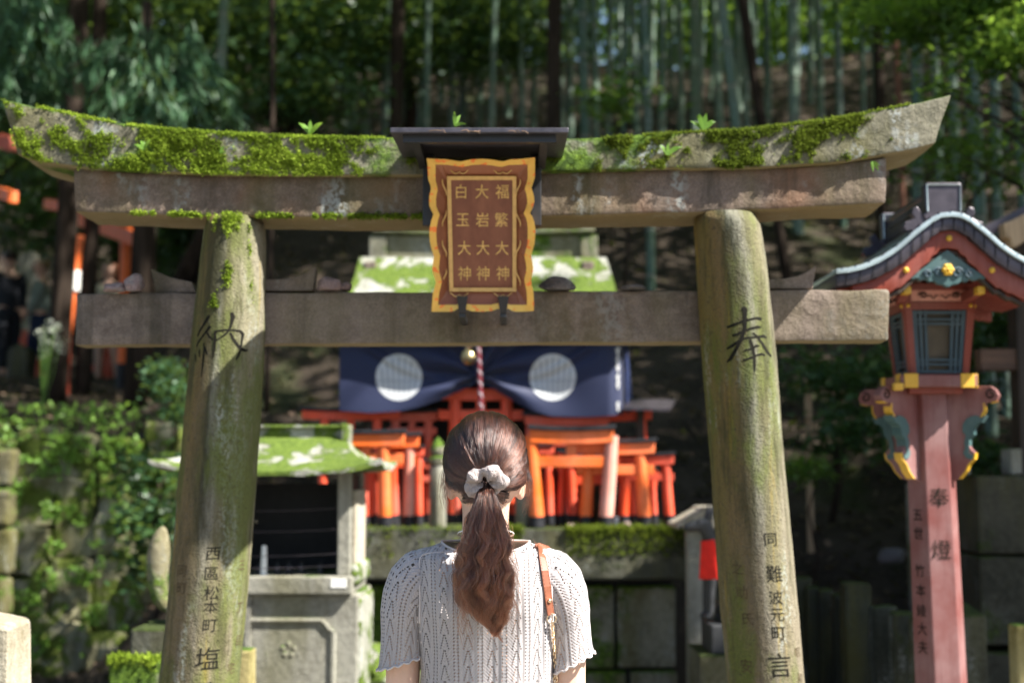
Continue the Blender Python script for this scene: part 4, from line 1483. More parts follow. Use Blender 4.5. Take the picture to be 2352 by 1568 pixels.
pr = [(cxm + lerp(-hw2, hw2, i / n_), zb1 + .012 * abs(2 * i / n_ - 1) ** 2) for i in range(n_ + 1)]
g.prism([(x, z + .038) for x, z in pr] + [(x, z) for x, z in reversed(pr)], MS - .04, MS + .24)
g.build('ridge', M['stone_mossy'], bigroof, bevel=.006, jitter=.003)
for sx in (-265, 235):
    G().span(cxm + sx * sm - .02, cxm + sx * sm + .05, MS - .09, MS, P(0, 640, MS).z, P(0, 605, MS).z).build('corner_ornament', M['stone'], bigroof, bevel=.01)
for sx in (-1, 1):
    G().span(cxm + sx * .62 - .07, cxm + sx * .62 + .07, MS - .1, MS + .06, zl - .01, zr1 - .03).build('stone_post', M['stone_dark'], bigs, bevel=.01)
G().span(cxm - .52, cxm + .52, MS + .15, MS + .55, zl - .01, zr1 - .05).build('inner_cell', M['charcoal'], bigs, bevel=.01)
G().span(cxm - .75, cxm + .75, MS - .12, MS - .04, zr1 - .14, zr1 - .055).build('eave_beam', M['stone_dark'], bigs, bevel=.006)

# ------------------------------------------------------------------ the curtain
NY = 7.86
mt = MT('navy_curtain')
uv = mt.n('ShaderNodeTexCoord').outputs['UV']
su = mt.sep(uv)
U, Vv = su[0], su[1]
wv = mt.noise(mt.map(uv, (900, 60, 1)), 1, 3, .6)
cloth = mt.mix(wv, (.004, .008, .034), (.007, .014, .055))
cmask = None
for cx_ in (.206, .742):
    dx = mt.math('SUBTRACT', U, cx_)
    dz = mt.math('MULTIPLY', mt.math('SUBTRACT', Vv, .50), 160 / 660)
    d = mt.math('SQRT', mt.math('ADD', mt.math('MULTIPLY', dx, dx), mt.math('MULTIPLY', dz, dz)))
    disc = mt.rng(d, .079, .082, 1, 0)
    # rice-ear crest: curved stalks radiating upward, split by a cord
    bend = mt.math('ADD', mt.math('MULTIPLY', dx, mt.math('ADD', 1.0, mt.math('MULTIPLY', dz, -1.8))), 0)
    st = mt.math('ABSOLUTE', mt.math('SUBTRACT', mt.math('FRACT', mt.math('MULTIPLY', bend, 52)), .5))
    gr = mt.math('ABSOLUTE', mt.math('SUBTRACT', mt.math('FRACT', mt.math('MULTIPLY', mt.math('ADD', dz, mt.math('MULTIPLY', mt.math('ABSOLUTE', dx), .6)), 70)), .5))
    stalk = mt.math('MULTIPLY', mt.rng(st, .26, .38), mt.rng(gr, .1, .3, .45, 1))
    stalk = mt.math('MULTIPLY', stalk, mt.rng(d, .068, .075, 1, 0))
    cord = mt.rng(mt.math('ABSOLUTE', mt.math('ADD', dz, .012)), .004, .006, .8, 0)
    ink = mt.math('MULTIPLY', mt.math('MAXIMUM', mt.math('MULTIPLY', stalk, 1.0), mt.math('MULTIPLY', cord, .5)), 1)
    cloth = mt.mix(disc, cloth, mt.mix(ink, (.48, .49, .49), (.19, .21, .25)))
M['curtain'] = mt.done(mt.bsdf(cloth, .62, 0, mt.bump(wv, .15, .001), .35, sheen=.2))
NB = [(780, 943), (850, 948), (915, 944), (960, 935), (1010, 918), (1055, 897), (1097, 878), (1135, 893), (1170, 915), (1215, 940), (1265, 955), (1340, 957), (1400, 955), (1432, 950)]
gx, gz = XZ(1097, 862, NY)


def cur(u, v):
    px = lerp(780, 1434, u)
    b = interp(NB, px)
    py = lerp(b, 782, v)
    p = P(px, py, NY)
    dx, dz = p.x - gx, p.z - gz
    r = math.hypot(dx, dz) + 1e-4
    an = math.atan2(dz, abs(dx))
    f = math.exp(-(r / .42) ** 2) * min(1, r / .06)
    y = .030 * f * math.sin(an * 8.5 + .6 + r * 4 + (.4 if dx > 0 else 0)) + .02 * math.exp(-(r / .12) ** 2)
    # two long swags from the upper corners to the tie
    for k, (ax, ay) in enumerate(((850, 800), (1350, 800))):
        a = P(ax, ay, NY)
        t = max(0, min(1, ((p.x - a.x) * (gx - a.x) + (p.z - a.z) * (gz - a.z)) / ((gx - a.x) ** 2 + (gz - a.z) ** 2)))
        q = Vector((lerp(a.x, gx, t), lerp(a.z, gz, t) - .075 * math.sin(math.pi * t)))
        d = math.hypot(p.x - q.x, p.z - q.y)
        y -= .022 * math.exp(-(d / .018) ** 2) * (.3 + .7 * math.sin(math.pi * min(1, t + .2)))
        y += .012 * math.exp(-((d - .035) / .022) ** 2)
    y += .012 * math.sin(px * .021 + v * 1.5) * (1 - f)
    y += .10 * max(0, (px - 1395) / 40) ** 2 if px > 1395 else 0
    return Vector((p.x, NY + y, p.z))


nu, nv = 150, 46
g = G().grid(cur, nu, nv)
uvs = [(i / nu, j / nv) for j in range(nv + 1) for i in range(nu + 1)]
# uv in picture-like metres so that the crests stay round: v measured from the hem line at 950 to 782
uvs = []
for j in range(nv + 1):
    for i in range(nu + 1):
        px = lerp(780, 1434, i / nu)
        py = lerp(interp(NB, px), 782, j / nv)
        uvs.append(((px - 780) / 660, (946 - py) / 160))
curtain = g.build('curtain', M['curtain'], None, P(1107, 782, NY), smooth='all', fix=False, uv=uvs)
tag(curtain, 'navy blue curtain with two round white crests, gathered in the middle', 'curtain')
for py, h in ((808, 16), (828, 14), (846, 12), (872, 20), (886, 12), (934, 18)):
    g = G()
    p = P(1419, py, NY)
    vv = (interp(NB, 1419) - py) / (interp(NB, 1419) - 782)
    q = cur((1419 - 780) / 654, vv) + Vector((0, -.006, 0))
    g.tube([q + Vector((-.009, 0, h * .0006)), q + Vector((.012, 0, h * .0012))], .006, 6)
    g.tube([q + Vector((0, 0, h * .0016)), q + Vector((.001, 0, -h * .0012))], .0065, 6)
    g.build('white_mark', M['white'], curtain)
G().tube([P(770, 784, NY + .03), P(1446, 784, NY + .03)], .012, 10).build('curtain_rod', M['wood_dark'], curtain)
gr_ = G()
q = [P(1434, 782, NY + .10), P(1438, 782, NY + .45), P(1452, 948, NY + .45), P(1440, 950, NY + .10)]
gr_.grid(lambda u, v: q[3].lerp(q[0], v).lerp(q[2].lerp(q[1], v), u) + Vector((.008 * math.sin(u * 9), 0, 0)), 12, 8)
M['navy_plain'] = m_plain('plain_navy_cloth', (.02, .03, .085), .65, 0, .3, .2, 60)
gr_.build('side_flap', M['navy_plain'], curtain, smooth='all', fix=False)

# bell and rope
M['rope_red'] = m_plain('dark_red_cord', (.17, .03, .04), .85, 0, .2, .3, 80)
M['rope_pale'] = m_plain('faded_cord', (.34, .28, .30), .85, 0, .2, .2, 80)
BY = 7.5
bell = thing('shrine_bell', 'round tarnished brass bell hanging in front of the blue curtain', 'bell', P(1077, 822, BY))
bc = P(1077, 820, BY)
g = G().ball(bc, (.040, .040, .042), 24, 16)
g.torus(bc, .0405, .004, 24, 6)
g.torus(bc + Vector((0, 0, .047)), .012, .004, 14, 6, Matrix.Rotation(math.pi / 2, 3, 'X'))
g.build('bell_body', M['brass'], bell, smooth='all')
G().span(bc.x - .022, bc.x + .022, BY - .0415, BY - .036, bc.z - .02, bc.z - .012).build('bell_slot', M['black'], bell)
g = G()
g2 = G()
p0, p1 = P(1098, 775, BY - .03), P(1106, 962, BY - .03)
for k, gg in ((0, g), (1, g), (2, g2)):
    pts = []
    for i in range(90):
        t = i / 89
        a = t * 46 + k * 2.094
        c = p0.lerp(p1, t)
        pts.append(c + Vector((math.cos(a) * .0065, math.sin(a) * .0065, 0)))
    gg.tube(pts, .0065, 6)
rope = tag(g.build('bell_rope', M['rope_red'], None, p0, smooth='all'), 'twisted red and white bell rope hanging down the curtain middle', 'rope')
g2.build('white_strand', M['rope_pale'], rope, smooth='all')
G().tube([bc + Vector((0, 0, .055)), P(1086, 790, BY), p0], .005, 6).build('tie_cord', M['dull_red'], bell)

# ------------------------------------------------------------------ small offering torii
TOR = 'small orange torii offered on the altar'


def mini(label, pl, pr_, top, base, Y, wpx, mat, over=.33, cap=True, lean=8, pmats=None, nuk=.30, kh=.9, foot=True, z_to=None):
    """pl, pr_: post x (px) at the foot; top, base: py of beam top and of the feet"""
    cx = (pl + pr_) / 2
    s = Y / FPX
    half = (pr_ - pl) / 2 * s
    x = P(cx, base, Y).x
    zb = z_to if z_to is not None else zl
    zt = P(cx, top, Y).z
    o = thing('small_torii', label, 'small torii', (x, Y, zb), TOR)
    r = wpx * s / 2
    H = zt - zb
    for k, sg in enumerate((-1, 1)):
        xb, xt = x + sg * half, x + sg * (half - lean * s)
        g = G().tube([(xb, Y, zb + .055 if foot else zb), (lerp(xb, xt, .5), Y, zb + H * .5), (xt, Y, zt - r * .6)], [r, r * .96, r * .9], 14)
        g.build('post', (pmats[k] if pmats else mat), o, smooth=True)
        if foot:
            G().tube([(xb + sg * .001, Y, zb), (xb, Y, zb + .056)], [r * 1.12, r * 1.1], 14).build('black_foot', M['charcoal'], o, smooth=True)
    hw_ = half * (1 + over)
    kz = r * 2 * kh
    n = 14

    def bow(t): return .05 * half * (2 * t - 1) ** 2
    up = [(x + lerp(-hw_, hw_, i / n), zt + bow(i / n)) for i in range(n + 1)]
    G().prism(up + [(a * .985 + x * .015, b - kz) for a, b in reversed(up)], Y - r * 1.05, Y + r * 1.05).build('top_beam', mat, o, bevel=.004)
    if cap:
        hc = hw_ * 1.045
        upc = [(x + lerp(-hc, hc, i / n), zt + bow(i / n) + .002 + r * .55 + .02 * half * (2 * i / n - 1) ** 2) for i in range(n + 1)]
        lo = [(x + lerp(-hc * .99, hc * .99, i / n), zt + bow(i / n) + .001) for i in range(n + 1)]
        G().prism(upc + list(reversed(lo)), Y - r * 1.5, Y + r * 1.5).build('black_cap', M['charcoal'], o, bevel=.003)
    nz_ = zt - kz - nuk * half * 1.15
    hn = half * (1 + over * .92)
    G().span(x - hn, x + hn, Y - r * .5, Y + r * .5, nz_ - r * 1.5, nz_).build('tie_beam', mat, o, bevel=.003)
    G().span(x - r * .7, x + r * .7, Y - r * .45, Y + r * .45, nz_ + .001, zt - kz - .001).build('strut', mat, o, bevel=.002)
    return o


O_, RO, DR, PK = M['orange'], M['red_orange'], M['dull_red'], M['pinkred']
mini('bright orange torii in the front row just right of the woman', 1234, 1392, 990, 1196, 7.50, 33, O_, .22, lean=-14, pmats=[O_, PK])  # right post's paler pink puts the sunlight on it into its colour
mini('orange torii in front row standing half behind the pale sunlit post', 1346, 1480, 1018, 1198, 7.56, 29, O_, .36, lean=9)
mini('slim red torii at the right end of the altar', 1433, 1537, 1047, 1194, 7.72, 23, RO, .22, lean=7)
mini('tall red torii at the right rear under the curtain corner', 1262, 1478, 945, 1182, 8.05, 26, RO, .19, lean=4)
mini('red torii behind the orange front pair right of the woman', 1316, 1432, 1052, 1180, 7.85, 24, RO, .25, lean=-4)
mini('long red torii whose top beam runs just below the curtain on the right', 1215, 1390, 958, 1180, 7.92, 22, DR, .12, lean=4)
mini('small red torii deep between the orange posts at the right', 1330, 1405, 1068, 1178, 7.98, 17, RO, .28, lean=3)
mini('orange torii in front of the left group beside the stone shrine', 792, 884, 997, 1188, 7.50, 31, O_, .95, lean=4)
mini('torii with bleached pink right post in the left group', 833, 938, 1004, 1184, 7.62, 28, O_, .45, lean=-2, pmats=[DR, PK])
mini('dark red torii in the shade behind the left group', 838, 908, 1052, 1176, 7.82, 25, DR, .25, lean=5)
mini('red torii high at the left rear under the curtain edge', 740, 868, 945, 1170, 8.0, 22, RO, .75, lean=4)
mini('large red torii in the middle behind the woman and bell rope', 1042, 1166, 893, 1165, 8.02, 30, RO, .62, lean=3, cap=False)
mini('shaded red torii left of the middle under the curtain', 905, 985, 948, 1170, 8.05, 22, DR, .45, lean=3)
mini('small dull torii hidden in the shade left of the woman', 955, 1050, 1060, 1176, 8.0, 18, DR, .2, lean=3)

mini('second red torii crowded behind the pale sunlit post at right', 1290, 1352, 1040, 1180, 7.88, 20, RO, .3, lean=3)
mini('red torii tucked behind the second orange torii at right', 1398, 1455, 1062, 1186, 7.80, 19, RO, .3, lean=4)
mini('small red torii in the gap left of the slim right-end torii', 1448, 1502, 1080, 1182, 7.9, 16, RO, .3, lean=3)
mini('red torii in the left group behind the bleached pink post', 900, 962, 1030, 1178, 7.78, 20, RO, .35, lean=3)
mini('tiny red torii leaning in the left group near the shrine roof', 806, 852, 1075, 1178, 7.72, 16, RO, .3, lean=2)
mini('red torii half behind the head of the woman at right', 1190, 1262, 1025, 1182, 7.86, 20, RO, .3, lean=3)
# stone bollards flanking the middle
for px, lab, py in ((1005, 'mossy stone post with pointed cap left of the woman', 1003), (1203, 'pale stone post with cap at the right of the woman', 1015)):
    b = P(px, 1208, 7.55)
    b.z = zl
    o = thing('stone_post', lab, 'stone post', b, 'capped stone posts on the altar')
    H = P(px, py, 7.55).z - zl
    G().tube([b, b + Vector((0, 0, H * .68))], .045, 8).build('shaft', M['stone_grey'], o, smooth=True, bevel=.003)
    prof = [(.034, .68), (.05, .70), (.052, .76), (.035, .79), (.042, .82), (.045, .87), (.03, .93), (.012, .98), (.002, 1.0)]
    G().loft([[b + Vector((r * math.cos(a * math.pi / 8), r * math.sin(a * math.pi / 8), z * H)) for a in range(16)] for r, z in prof]).build('cap', M['stone_mossy'], o, smooth=True)
for i, (px, w, lab) in enumerate(((1072, .02, 'small pebble on the altar by the woman'), (1440, .03, 'pale pebble lying between orange torii feet'), (1310, .022, 'brown pebble on the altar edge'))):
    rock('altar_pebble', lab, px, 1205, 7.47, (w, w, w * .6), M['rock_pink'], 50 + i, 'rock', None).location.z = zl
cup = P(1412, 1200, 7.62); cup.z = zl
pr_c = [(.018, 0), (.022, .01), (.026, .05), (.024, .052), (.02, .012)]
tag(G().loft([[cup + Vector((r * math.cos(a * math.pi / 8), r * math.sin(a * math.pi / 8), z)) for a in range(16)] for r, z in pr_c]).build('offering_cup', M['ceramic'], None, cup, smooth=True), 'small white offering cup among the torii feet', 'cup')
# dark plank roof end behind the right torii
pk = thing('plank_shelf', 'dark weathered plank sticking out beside the curtain on the right', 'shelf', P(1490, 940, 7.95))
G().hexa([P(1430, 941, 7.8), P(1538, 944, 7.8), P(1552, 922, 8.15), P(1445, 920, 8.15), P(1430, 936, 7.8), P(1540, 939, 7.8), P(1554, 917, 8.15), P(1445, 915, 8.15)]).build('plank', M['copper'], pk)
G().span(P(1455, 0, 8).x, P(1470, 0, 8).x, 7.98, 8.03, zl, P(0, 925, 8).z).build('support', M['wood_dark'], pk)

# ------------------------------------------------------------------ small stone shrine on the left
LS = 6.0
cl = P(617, 1200, LS).x
s6 = LS / FPX
ls = thing('small_stone_shrine', 'small stone shrine with mossy curved roof and wired dark opening at left', 'shrine', (cl, LS + .28, 0))
zt_ = P(0, 1003, LS).z
rows = [(P(0, 1000, LS + .1).z, 160 * s6, .07), (P(0, 1028, LS + .1).z, 170 * s6, .15), (P(0, 1052, LS).z, 192 * s6, .24), (P(0, 1070, LS).z, 224 * s6, .32), (P(0, 1082, LS).z, 262 * s6, .40)]
lroof = shrine_roof(cl, LS + .28, rows, M['stone_roof'], ls, upturn=.05, thick=.018)
g = G()
g.span(cl - 158 * s6, cl + 158 * s6, LS + .2, LS + .36, P(0, 1003, LS).z, P(0, 979, LS).z)
g.span(cl - 164 * s6, cl + 164 * s6, LS + .185, LS + .375, P(0, 980, LS).z, P(0, 972, LS).z)
for sg in (-1, 1):
    g.span(cl + sg * 158 * s6 - .014, cl + sg * 158 * s6 + .014, LS + .175, LS + .385, P(0, 1010, LS).z, P(0, 969, LS).z)
g.build('ridge', M['stone_roof'], lroof, bevel=.005, jitter=.002)
ze = P(0, 1092, LS).z
zs1, zs0 = P(0, 1322, LS).z, P(0, 1364, LS).z
xl, xr = P(430, 1200, LS).x, P(805, 1200, LS).x
for x0_, x1_ in ((xl, xl + 30 * s6), (xr - 30 * s6, xr)):
    for y0_, nm in ((LS, 'corner_post'), (LS + .48, 'corner_post')):
        G().span(x0_, x1_, y0_, y0_ + .07, zs1 - .002, ze + .02).build(nm, M['stone_grey'], ls, bevel=.006)
G().span(xl + .01, xr - .01, LS + .01, LS + .54, ze + .012, ze + .04).build('eave_slab', M['stone_dark'], ls, bevel=.004)
g = G()
g.span(xl + .015, xr - .015, LS + .50, LS + .53, zs1, P(0, 1112, LS).z)
g.span(xl + .015, xl + .03, LS + .07, LS + .5, zs1, ze)
g.span(xr - .03, xr - .015, LS + .07, LS + .5, zs1, ze)
g.build('dark_cell', M['charcoal'], ls)
G().span(xl - .01, xr + 18 * s6 - .02, LS - .035, LS + .56, zs0, zs1).build('sill', M['stone_grey'], ls, bevel=.008, sub=3, jitter=.004)
G().span(xr - .01, xr + 20 * s6, LS + .02, LS + .5, P(0, 1346, LS).z, P(0, 1296, LS).z).build('sill_knob', M['stone_roof'], ls, bevel=.03, seg=4)
G().span(xr - .005, xr + 8 * s6, LS + .08, LS + .48, zs1, ze - .06).build('side_slab', M['stone_pale'], ls, bevel=.006)
bx = P(822, 1450, LS).x
G().span(P(412, 0, LS).x, bx, LS, LS + .54, -.02, zs0 - .002).build('base', M['stone_grey'], ls, bevel=.008, sub=3, jitter=.003)
G().span(bx - .03, bx + 8 * s6, LS + .02, LS + .5, -.02, zs0 - .02).build('mossy_side', M['stone_roof'], ls, bevel=.012, sub=2, jitter=.006)
# raised mouldings round the lower panel with its carved crest
g = G()
zp1, zp0 = P(0, 1424, LS).z, -.01
pxs = (452, 782)
a0, a1 = P(pxs[0], 0, LS).x, P(pxs[1], 0, LS).x
dz_ = .045
prof = [(a0, zp0), (a0, zp1 - dz_), (a0 + .02, zp1 - .035), (a0 + .035, zp1 - .012), (a0 + .05, zp1), (a1 - .05, zp1), (a1 - .035, zp1 - .012), (a1 - .02, zp1 - .035), (a1, zp1 - dz_), (a1, zp0)]
for i in range(len(prof) - 1):
    g.tube([(prof[i][0], LS - .001, prof[i][1]), (prof[i + 1][0], LS - .001, prof[i + 1][1])], .012, 6)
g.span(P(588, 0, LS).x, P(600, 0, LS).x, LS - .014, LS + .01, -.01, zs0 - .005)
g.build('panel_moulding', M['stone_grey'], ls)
g = G()
cc = P(662, 1492, LS)
for k in range(5):
    a = k * 2 * math.pi / 5 + .3
    g.ball((cc.x + .024 * math.cos(a), LS + .001, cc.z + .024 * math.sin(a)), (.013, .006, .013), 10, 8)
g.build('carved_crest', M['stone_grey'], ls, smooth='all')
for py, dy in ((1168, .01), (1216, .012), (1272, .008), (1300, .011)):
    pts = [Vector((lerp(xl + .01, xr - .005, t), LS - .004 + dy, P(0, py, LS).z - .012 * math.sin(math.pi * t) + .006 * t)) for t in [i / 12 for i in range(13)]]
    G().tube(pts, .0016, 5).build('wire', M['copper'], ls)
G().span(P(778, 0, LS).x, P(812, 0, LS).x, LS - .0385, LS - .034, P(0, 1347, LS).z, P(0, 1327, LS).z).build('paper_label', M['white'], ls)
vb = P(606, 1318, LS + .06); vb.z = zs1
tag(G().loft([[vb + Vector((r * math.cos(a * math.pi / 8), r * math.sin(a * math.pi / 8), z)) for a in range(16)] for r, z in ((.016, 0), (.014, .02), (.012, .09), (.010, .122), (.004, .124))]).build('candle', M['ceramic'], None, vb, smooth=True), 'white candle standing in the dark opening of the left shrine', 'candle')
g = G()
for i in range(9):
    x = lerp(xl + .06, xr - .06, i / 8) + .02 * math.sin(i * 5)
    y = LS + .12
    tag(G().loft([[Vector((x + r * math.cos(a * math.pi / 5), y + r * math.sin(a * math.pi / 5), zs1 + z)) for a in range(10)] for r, z in ((.014, 0), (.016, .02), (.011, .034), (.004, .045), (.006, .052))]).build('spirit_jar', M['fox_dark'], None, (x, y, zs1), smooth=True), 'little dark offering jar in the row inside the left shrine', 'jar', 'offering jars inside the left shrine')
# short yellow-lichened post at the shrine foot by the left pillar
M['stone_yellow'] = m_stone('yellow_lichen_stone', (.22, .17, .05), (.40, .34, .16), .2, .5, .2, .3, .6, seed=31)
a, b = P(540, 1493, 5.2), P(576, 1493, 5.2)
tag(G().span(a.x, b.x, 5.2, 5.32, -.02, a.z).build('short_stone_post', M['stone_yellow'], None, (a.x, 5.26, 0), bevel=.008, sub=2, jitter=.004), 'short yellowish stone post just right of the left pillar foot', 'stone post')

# ------------------------------------------------------------------ small stone shrine at the right end with fox
RS = 6.9
rs = thing('small_stone_shrine', 'narrow stone shrine with pale peaked roof behind the right pillar', 'shrine', (P(1650, 0, RS).x, RS + .15, 0))
xq = lambda px: P(px, 1200, RS).x
zq = lambda py: P(1600, py, RS).z
pts = [(xq(1553), zq(1204)), (xq(1610), zq(1172)), (xq(1618), zq(1164)), (xq(1690), zq(1164)), (xq(1698), zq(1172)), (xq(1752), zq(1204)), (xq(1752), zq(1214)), (xq(1553), zq(1214))]
G().prism(pts, RS - .05, RS + .4).build('roof', M['stone_pale'], rs, bevel=.008, jitter=.003)
for a in (1578, 1700):
    G().span(xq(a), xq(a + 34), RS, RS + .09, -.02, zq(1214) - .001).build('post', M['stone_grey'], rs, bevel=.006)
G().span(xq(1612), xq(1700), RS + .1, RS + .3, -.02, zq(1216)).build('dark_cell', M['stone_dark'], rs)

FX = 6.1
fp = thing('fox_pedestal', 'dark two-tiered stone pedestal under the fox with the red bib', 'pedestal', (P(1690, 0, FX).x, FX + .15, 0))
z1, z2 = P(1650, 1503, FX).z, P(1650, 1436, FX).z
G().span(P(1588, 0, FX).x, P(1790, 0, FX).x, FX - .02, FX + .4, -.02, z1).build('lower_block', M['stone_dark'], fp, bevel=.008, sub=2, jitter=.004)
G().span(P(1616, 0, FX).x, P(1765, 0, FX).x, FX + .02, FX + .34, z1 - .002, z2).build('upper_block', M['fox_dark'], fp, bevel=.008)


def fox(label, base, flip, s, mat, bib=None, rot=0.0, tail_up=True):
    """sitting fox statue about s metres tall, looking along -x (flip=1) or +x (flip=-1)"""
    o = thing('fox_statue', label, 'fox statue', base, 'stone foxes guarding the shrine')
    N, E = [], []
    cr, sr = math.cos(rot), math.sin(rot)

    def q(x, y, z):
        x *= -flip
        return Vector((base[0] + s * (x * cr - y * sr), base[1] + s * (x * sr + y * cr), base[2] + s * z))
    # x forward, root at the haunch
    sp = chain(N, E, [(q(-.16, 0, .13), .125 * s), (q(-.08, 0, .27), .125 * s), (q(.02, 0, .42), .115 * s), (q(.09, 0, .56), .10 * s), (q(.13, 0, .68), .07 * s), (q(.15, 0, .79), .075 * s), (q(.21, 0, .83), .072 * s),
                      (q(.29, 0, .805), .052 * s), (q(.37, 0, .79), .034 * s)])
    for sg in (-1, 1):
        chain(N, E, [(q(.13, sg * .07, .45), .055 * s), (q(.15, sg * .075, .26), .036 * s), (q(.155, sg * .075, .06), .032 * s), (q(.21, sg * .075, .028), .034 * s)], sp[2])
        chain(N, E, [(q(-.04, sg * .12, .17), .085 * s), (q(.05, sg * .12, .09), .05 * s), (q(-.02, sg * .12, .035), .032 * s), (q(.07, sg * .12, .028), .03 * s)], sp[0])
        chain(N, E, [(q(.15, sg * .05, .86), .03 * s), (q(.13, sg * .06, .93), .022 * s), (q(.125, sg * .062, .99), .006 * s)], sp[5])
    if tail_up:
        chain(N, E, [(q(-.27, 0, .09), .055 * s), (q(-.36, 0, .20), .075 * s), (q(-.385, 0, .38), .09 * s), (q(-.38, 0, .55), .104 * s), (q(-.365, 0, .68), .075 * s), (q(-.345, 0, .77), .02 * s)], sp[0])
    skin_obj('body', N, E, mat, o, 2)
    for sg in (-1, 1):
        G().ball(q(.245, sg * .05, .845), .011 * s, 8, 6).build('eye', M['carved'], o, smooth='all')
    G().ball(q(.385, 0, .795), .016 * s, 8, 6).build('nose', M['carved'], o, smooth='all')
    if bib:
        g = G()
        nb = 20
        for j in range(9):
            pass
        def bb(u, v):
            a = lerp(-1.5, 1.5, u)
            z = lerp(.70, .38, v)
            x0 = lerp(.115, .035, v)
            rr = lerp(.095, .185, v) + .012 * math.sin(u * 16) * v
            return q(x0 + rr * math.cos(a), rr * math.sin(a), z - .02 * math.cos(a))
        g.grid(bb, 24, 8)
        g.build('bib', bib, o, smooth='all', fix=False)
    return o


fox('dark fox statue wearing a bright red bib beside the right pillar', (P(1682, 1436, FX).x, FX + .17, z2), 1, .51, M['fox_dark'], M['red_cloth'], .12)
FL = 5.0
fpl = thing('fox_pedestal', 'moss-covered stepped pedestal under the pale fox left of the left pillar', 'pedestal', (P(400, 0, FL).x, FL + .15, 0))
z1, z2 = P(330, 1513, FL).z, P(350, 1444, FL).z
G().span(P(293, 0, FL).x, P(520, 0, FL).x, FL - .03, FL + .4, -.02, z1).build('lower_block', M['stone_mossy'], fpl, bevel=.01, sub=3, jitter=.005)
G().span(P(330, 0, FL).x, P(500, 0, FL).x, FL + .02, FL + .33, z1 - .002, z2).build('upper_block', M['stone_dark'], fpl, bevel=.01, sub=2, jitter=.005)
C = np.array([(random.uniform(P(293, 0, FL).x, P(400, 0, FL).x), FL - .03 + random.uniform(-.004, .1), z1 + .001 - (0.03 * random.random() if random.random() < .2 else 0)) for _ in range(1500)])
moss_tufts('moss', C, np.tile(np.array([[0, -.3, 1.]]), (len(C), 1)), 3, .012, M['moss'], fpl)
fox('pale stone fox with raised bushy tail half hidden by the left pillar', (P(447, 1444, FL).x, FL + .17, z2), -1, .455, M['fox_stone'], None, 0)
# ------------------------------------------------------------------ tall vermilion wooden lantern on the right
LY = 4.85
lc = P(2150, 1150, LY)
lx = lc.x
s4 = LY / FPX
lant = thing('wooden_lantern', 'tall red wooden lantern with curved copper roof right of the torii', 'lantern', (lx, LY, 0))
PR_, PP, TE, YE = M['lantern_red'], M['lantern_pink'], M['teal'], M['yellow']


def hexring(cx, cy, z, r, ph=0):
    # one flat face towards -Y
    return [Vector((cx + r * math.cos(R(30 + 60 * k) + R(30) + ph), cy + r * math.sin(R(30 + 60 * k) + R(30) + ph), z)) for k in range(6)]


def post_c(py):
    a = P(lerp(2145, 2178, (py - 1100) / 468), py, LY)
    return a


zt = P(2145, 888, LY).z
rp = .088
g = G()
bot, top = post_c(1568), post_c(900)
sl = (bot.x - top.x) / (bot.z - top.z)
ptx = lambda z: top.x + sl * .45 * (z - top.z)
rings = [hexring(ptx(z), LY, z, lerp(rp * 1.08, rp * .90, z / zt)) for z in [zt * i / 14 for i in range(15)]]
g.loft(rings)
post = g.build('post', PP, lant, bevel=.004)
fy = LY - rp * math.cos(R(30)) - .002


def on_face(ch, px, py, size, mat, deg=0, parent=post):
    """glyph on a hexagon face turned deg degrees from the front"""
    z = P(px, py, LY - .09).z
    vs, fs = text_mesh(ch, size)
    d = lerp(rp * 1.08, rp * .90, z / zt) * math.cos(R(30)) + .0025
    a = R(deg)
    nx_, ny_ = math.sin(a), -math.cos(a)
    c = Vector((ptx(z) + nx_ * d, LY + ny_ * d, z))
    ax = Vector((math.cos(a), math.sin(a), 0))
    G().add([c + ax * v.x + Vector((nx_, ny_, 0)) * (v.y * -.0) + Vector((0, 0, v.y)) for v in vs], fs).build('inscription', mat, parent, fix=False)


on_face('奉', 2165, 1142, .070, M['carved'])
on_face('燈', 2174, 1262, .070, M['carved'])
for ch, py in (('五', 1183), ('世', 1225), ('竹', 1312), ('本', 1358), ('綾', 1405), ('大', 1447), ('夫', 1490)):
    on_face(ch, 2120, py, .045, M['carved'], -60)

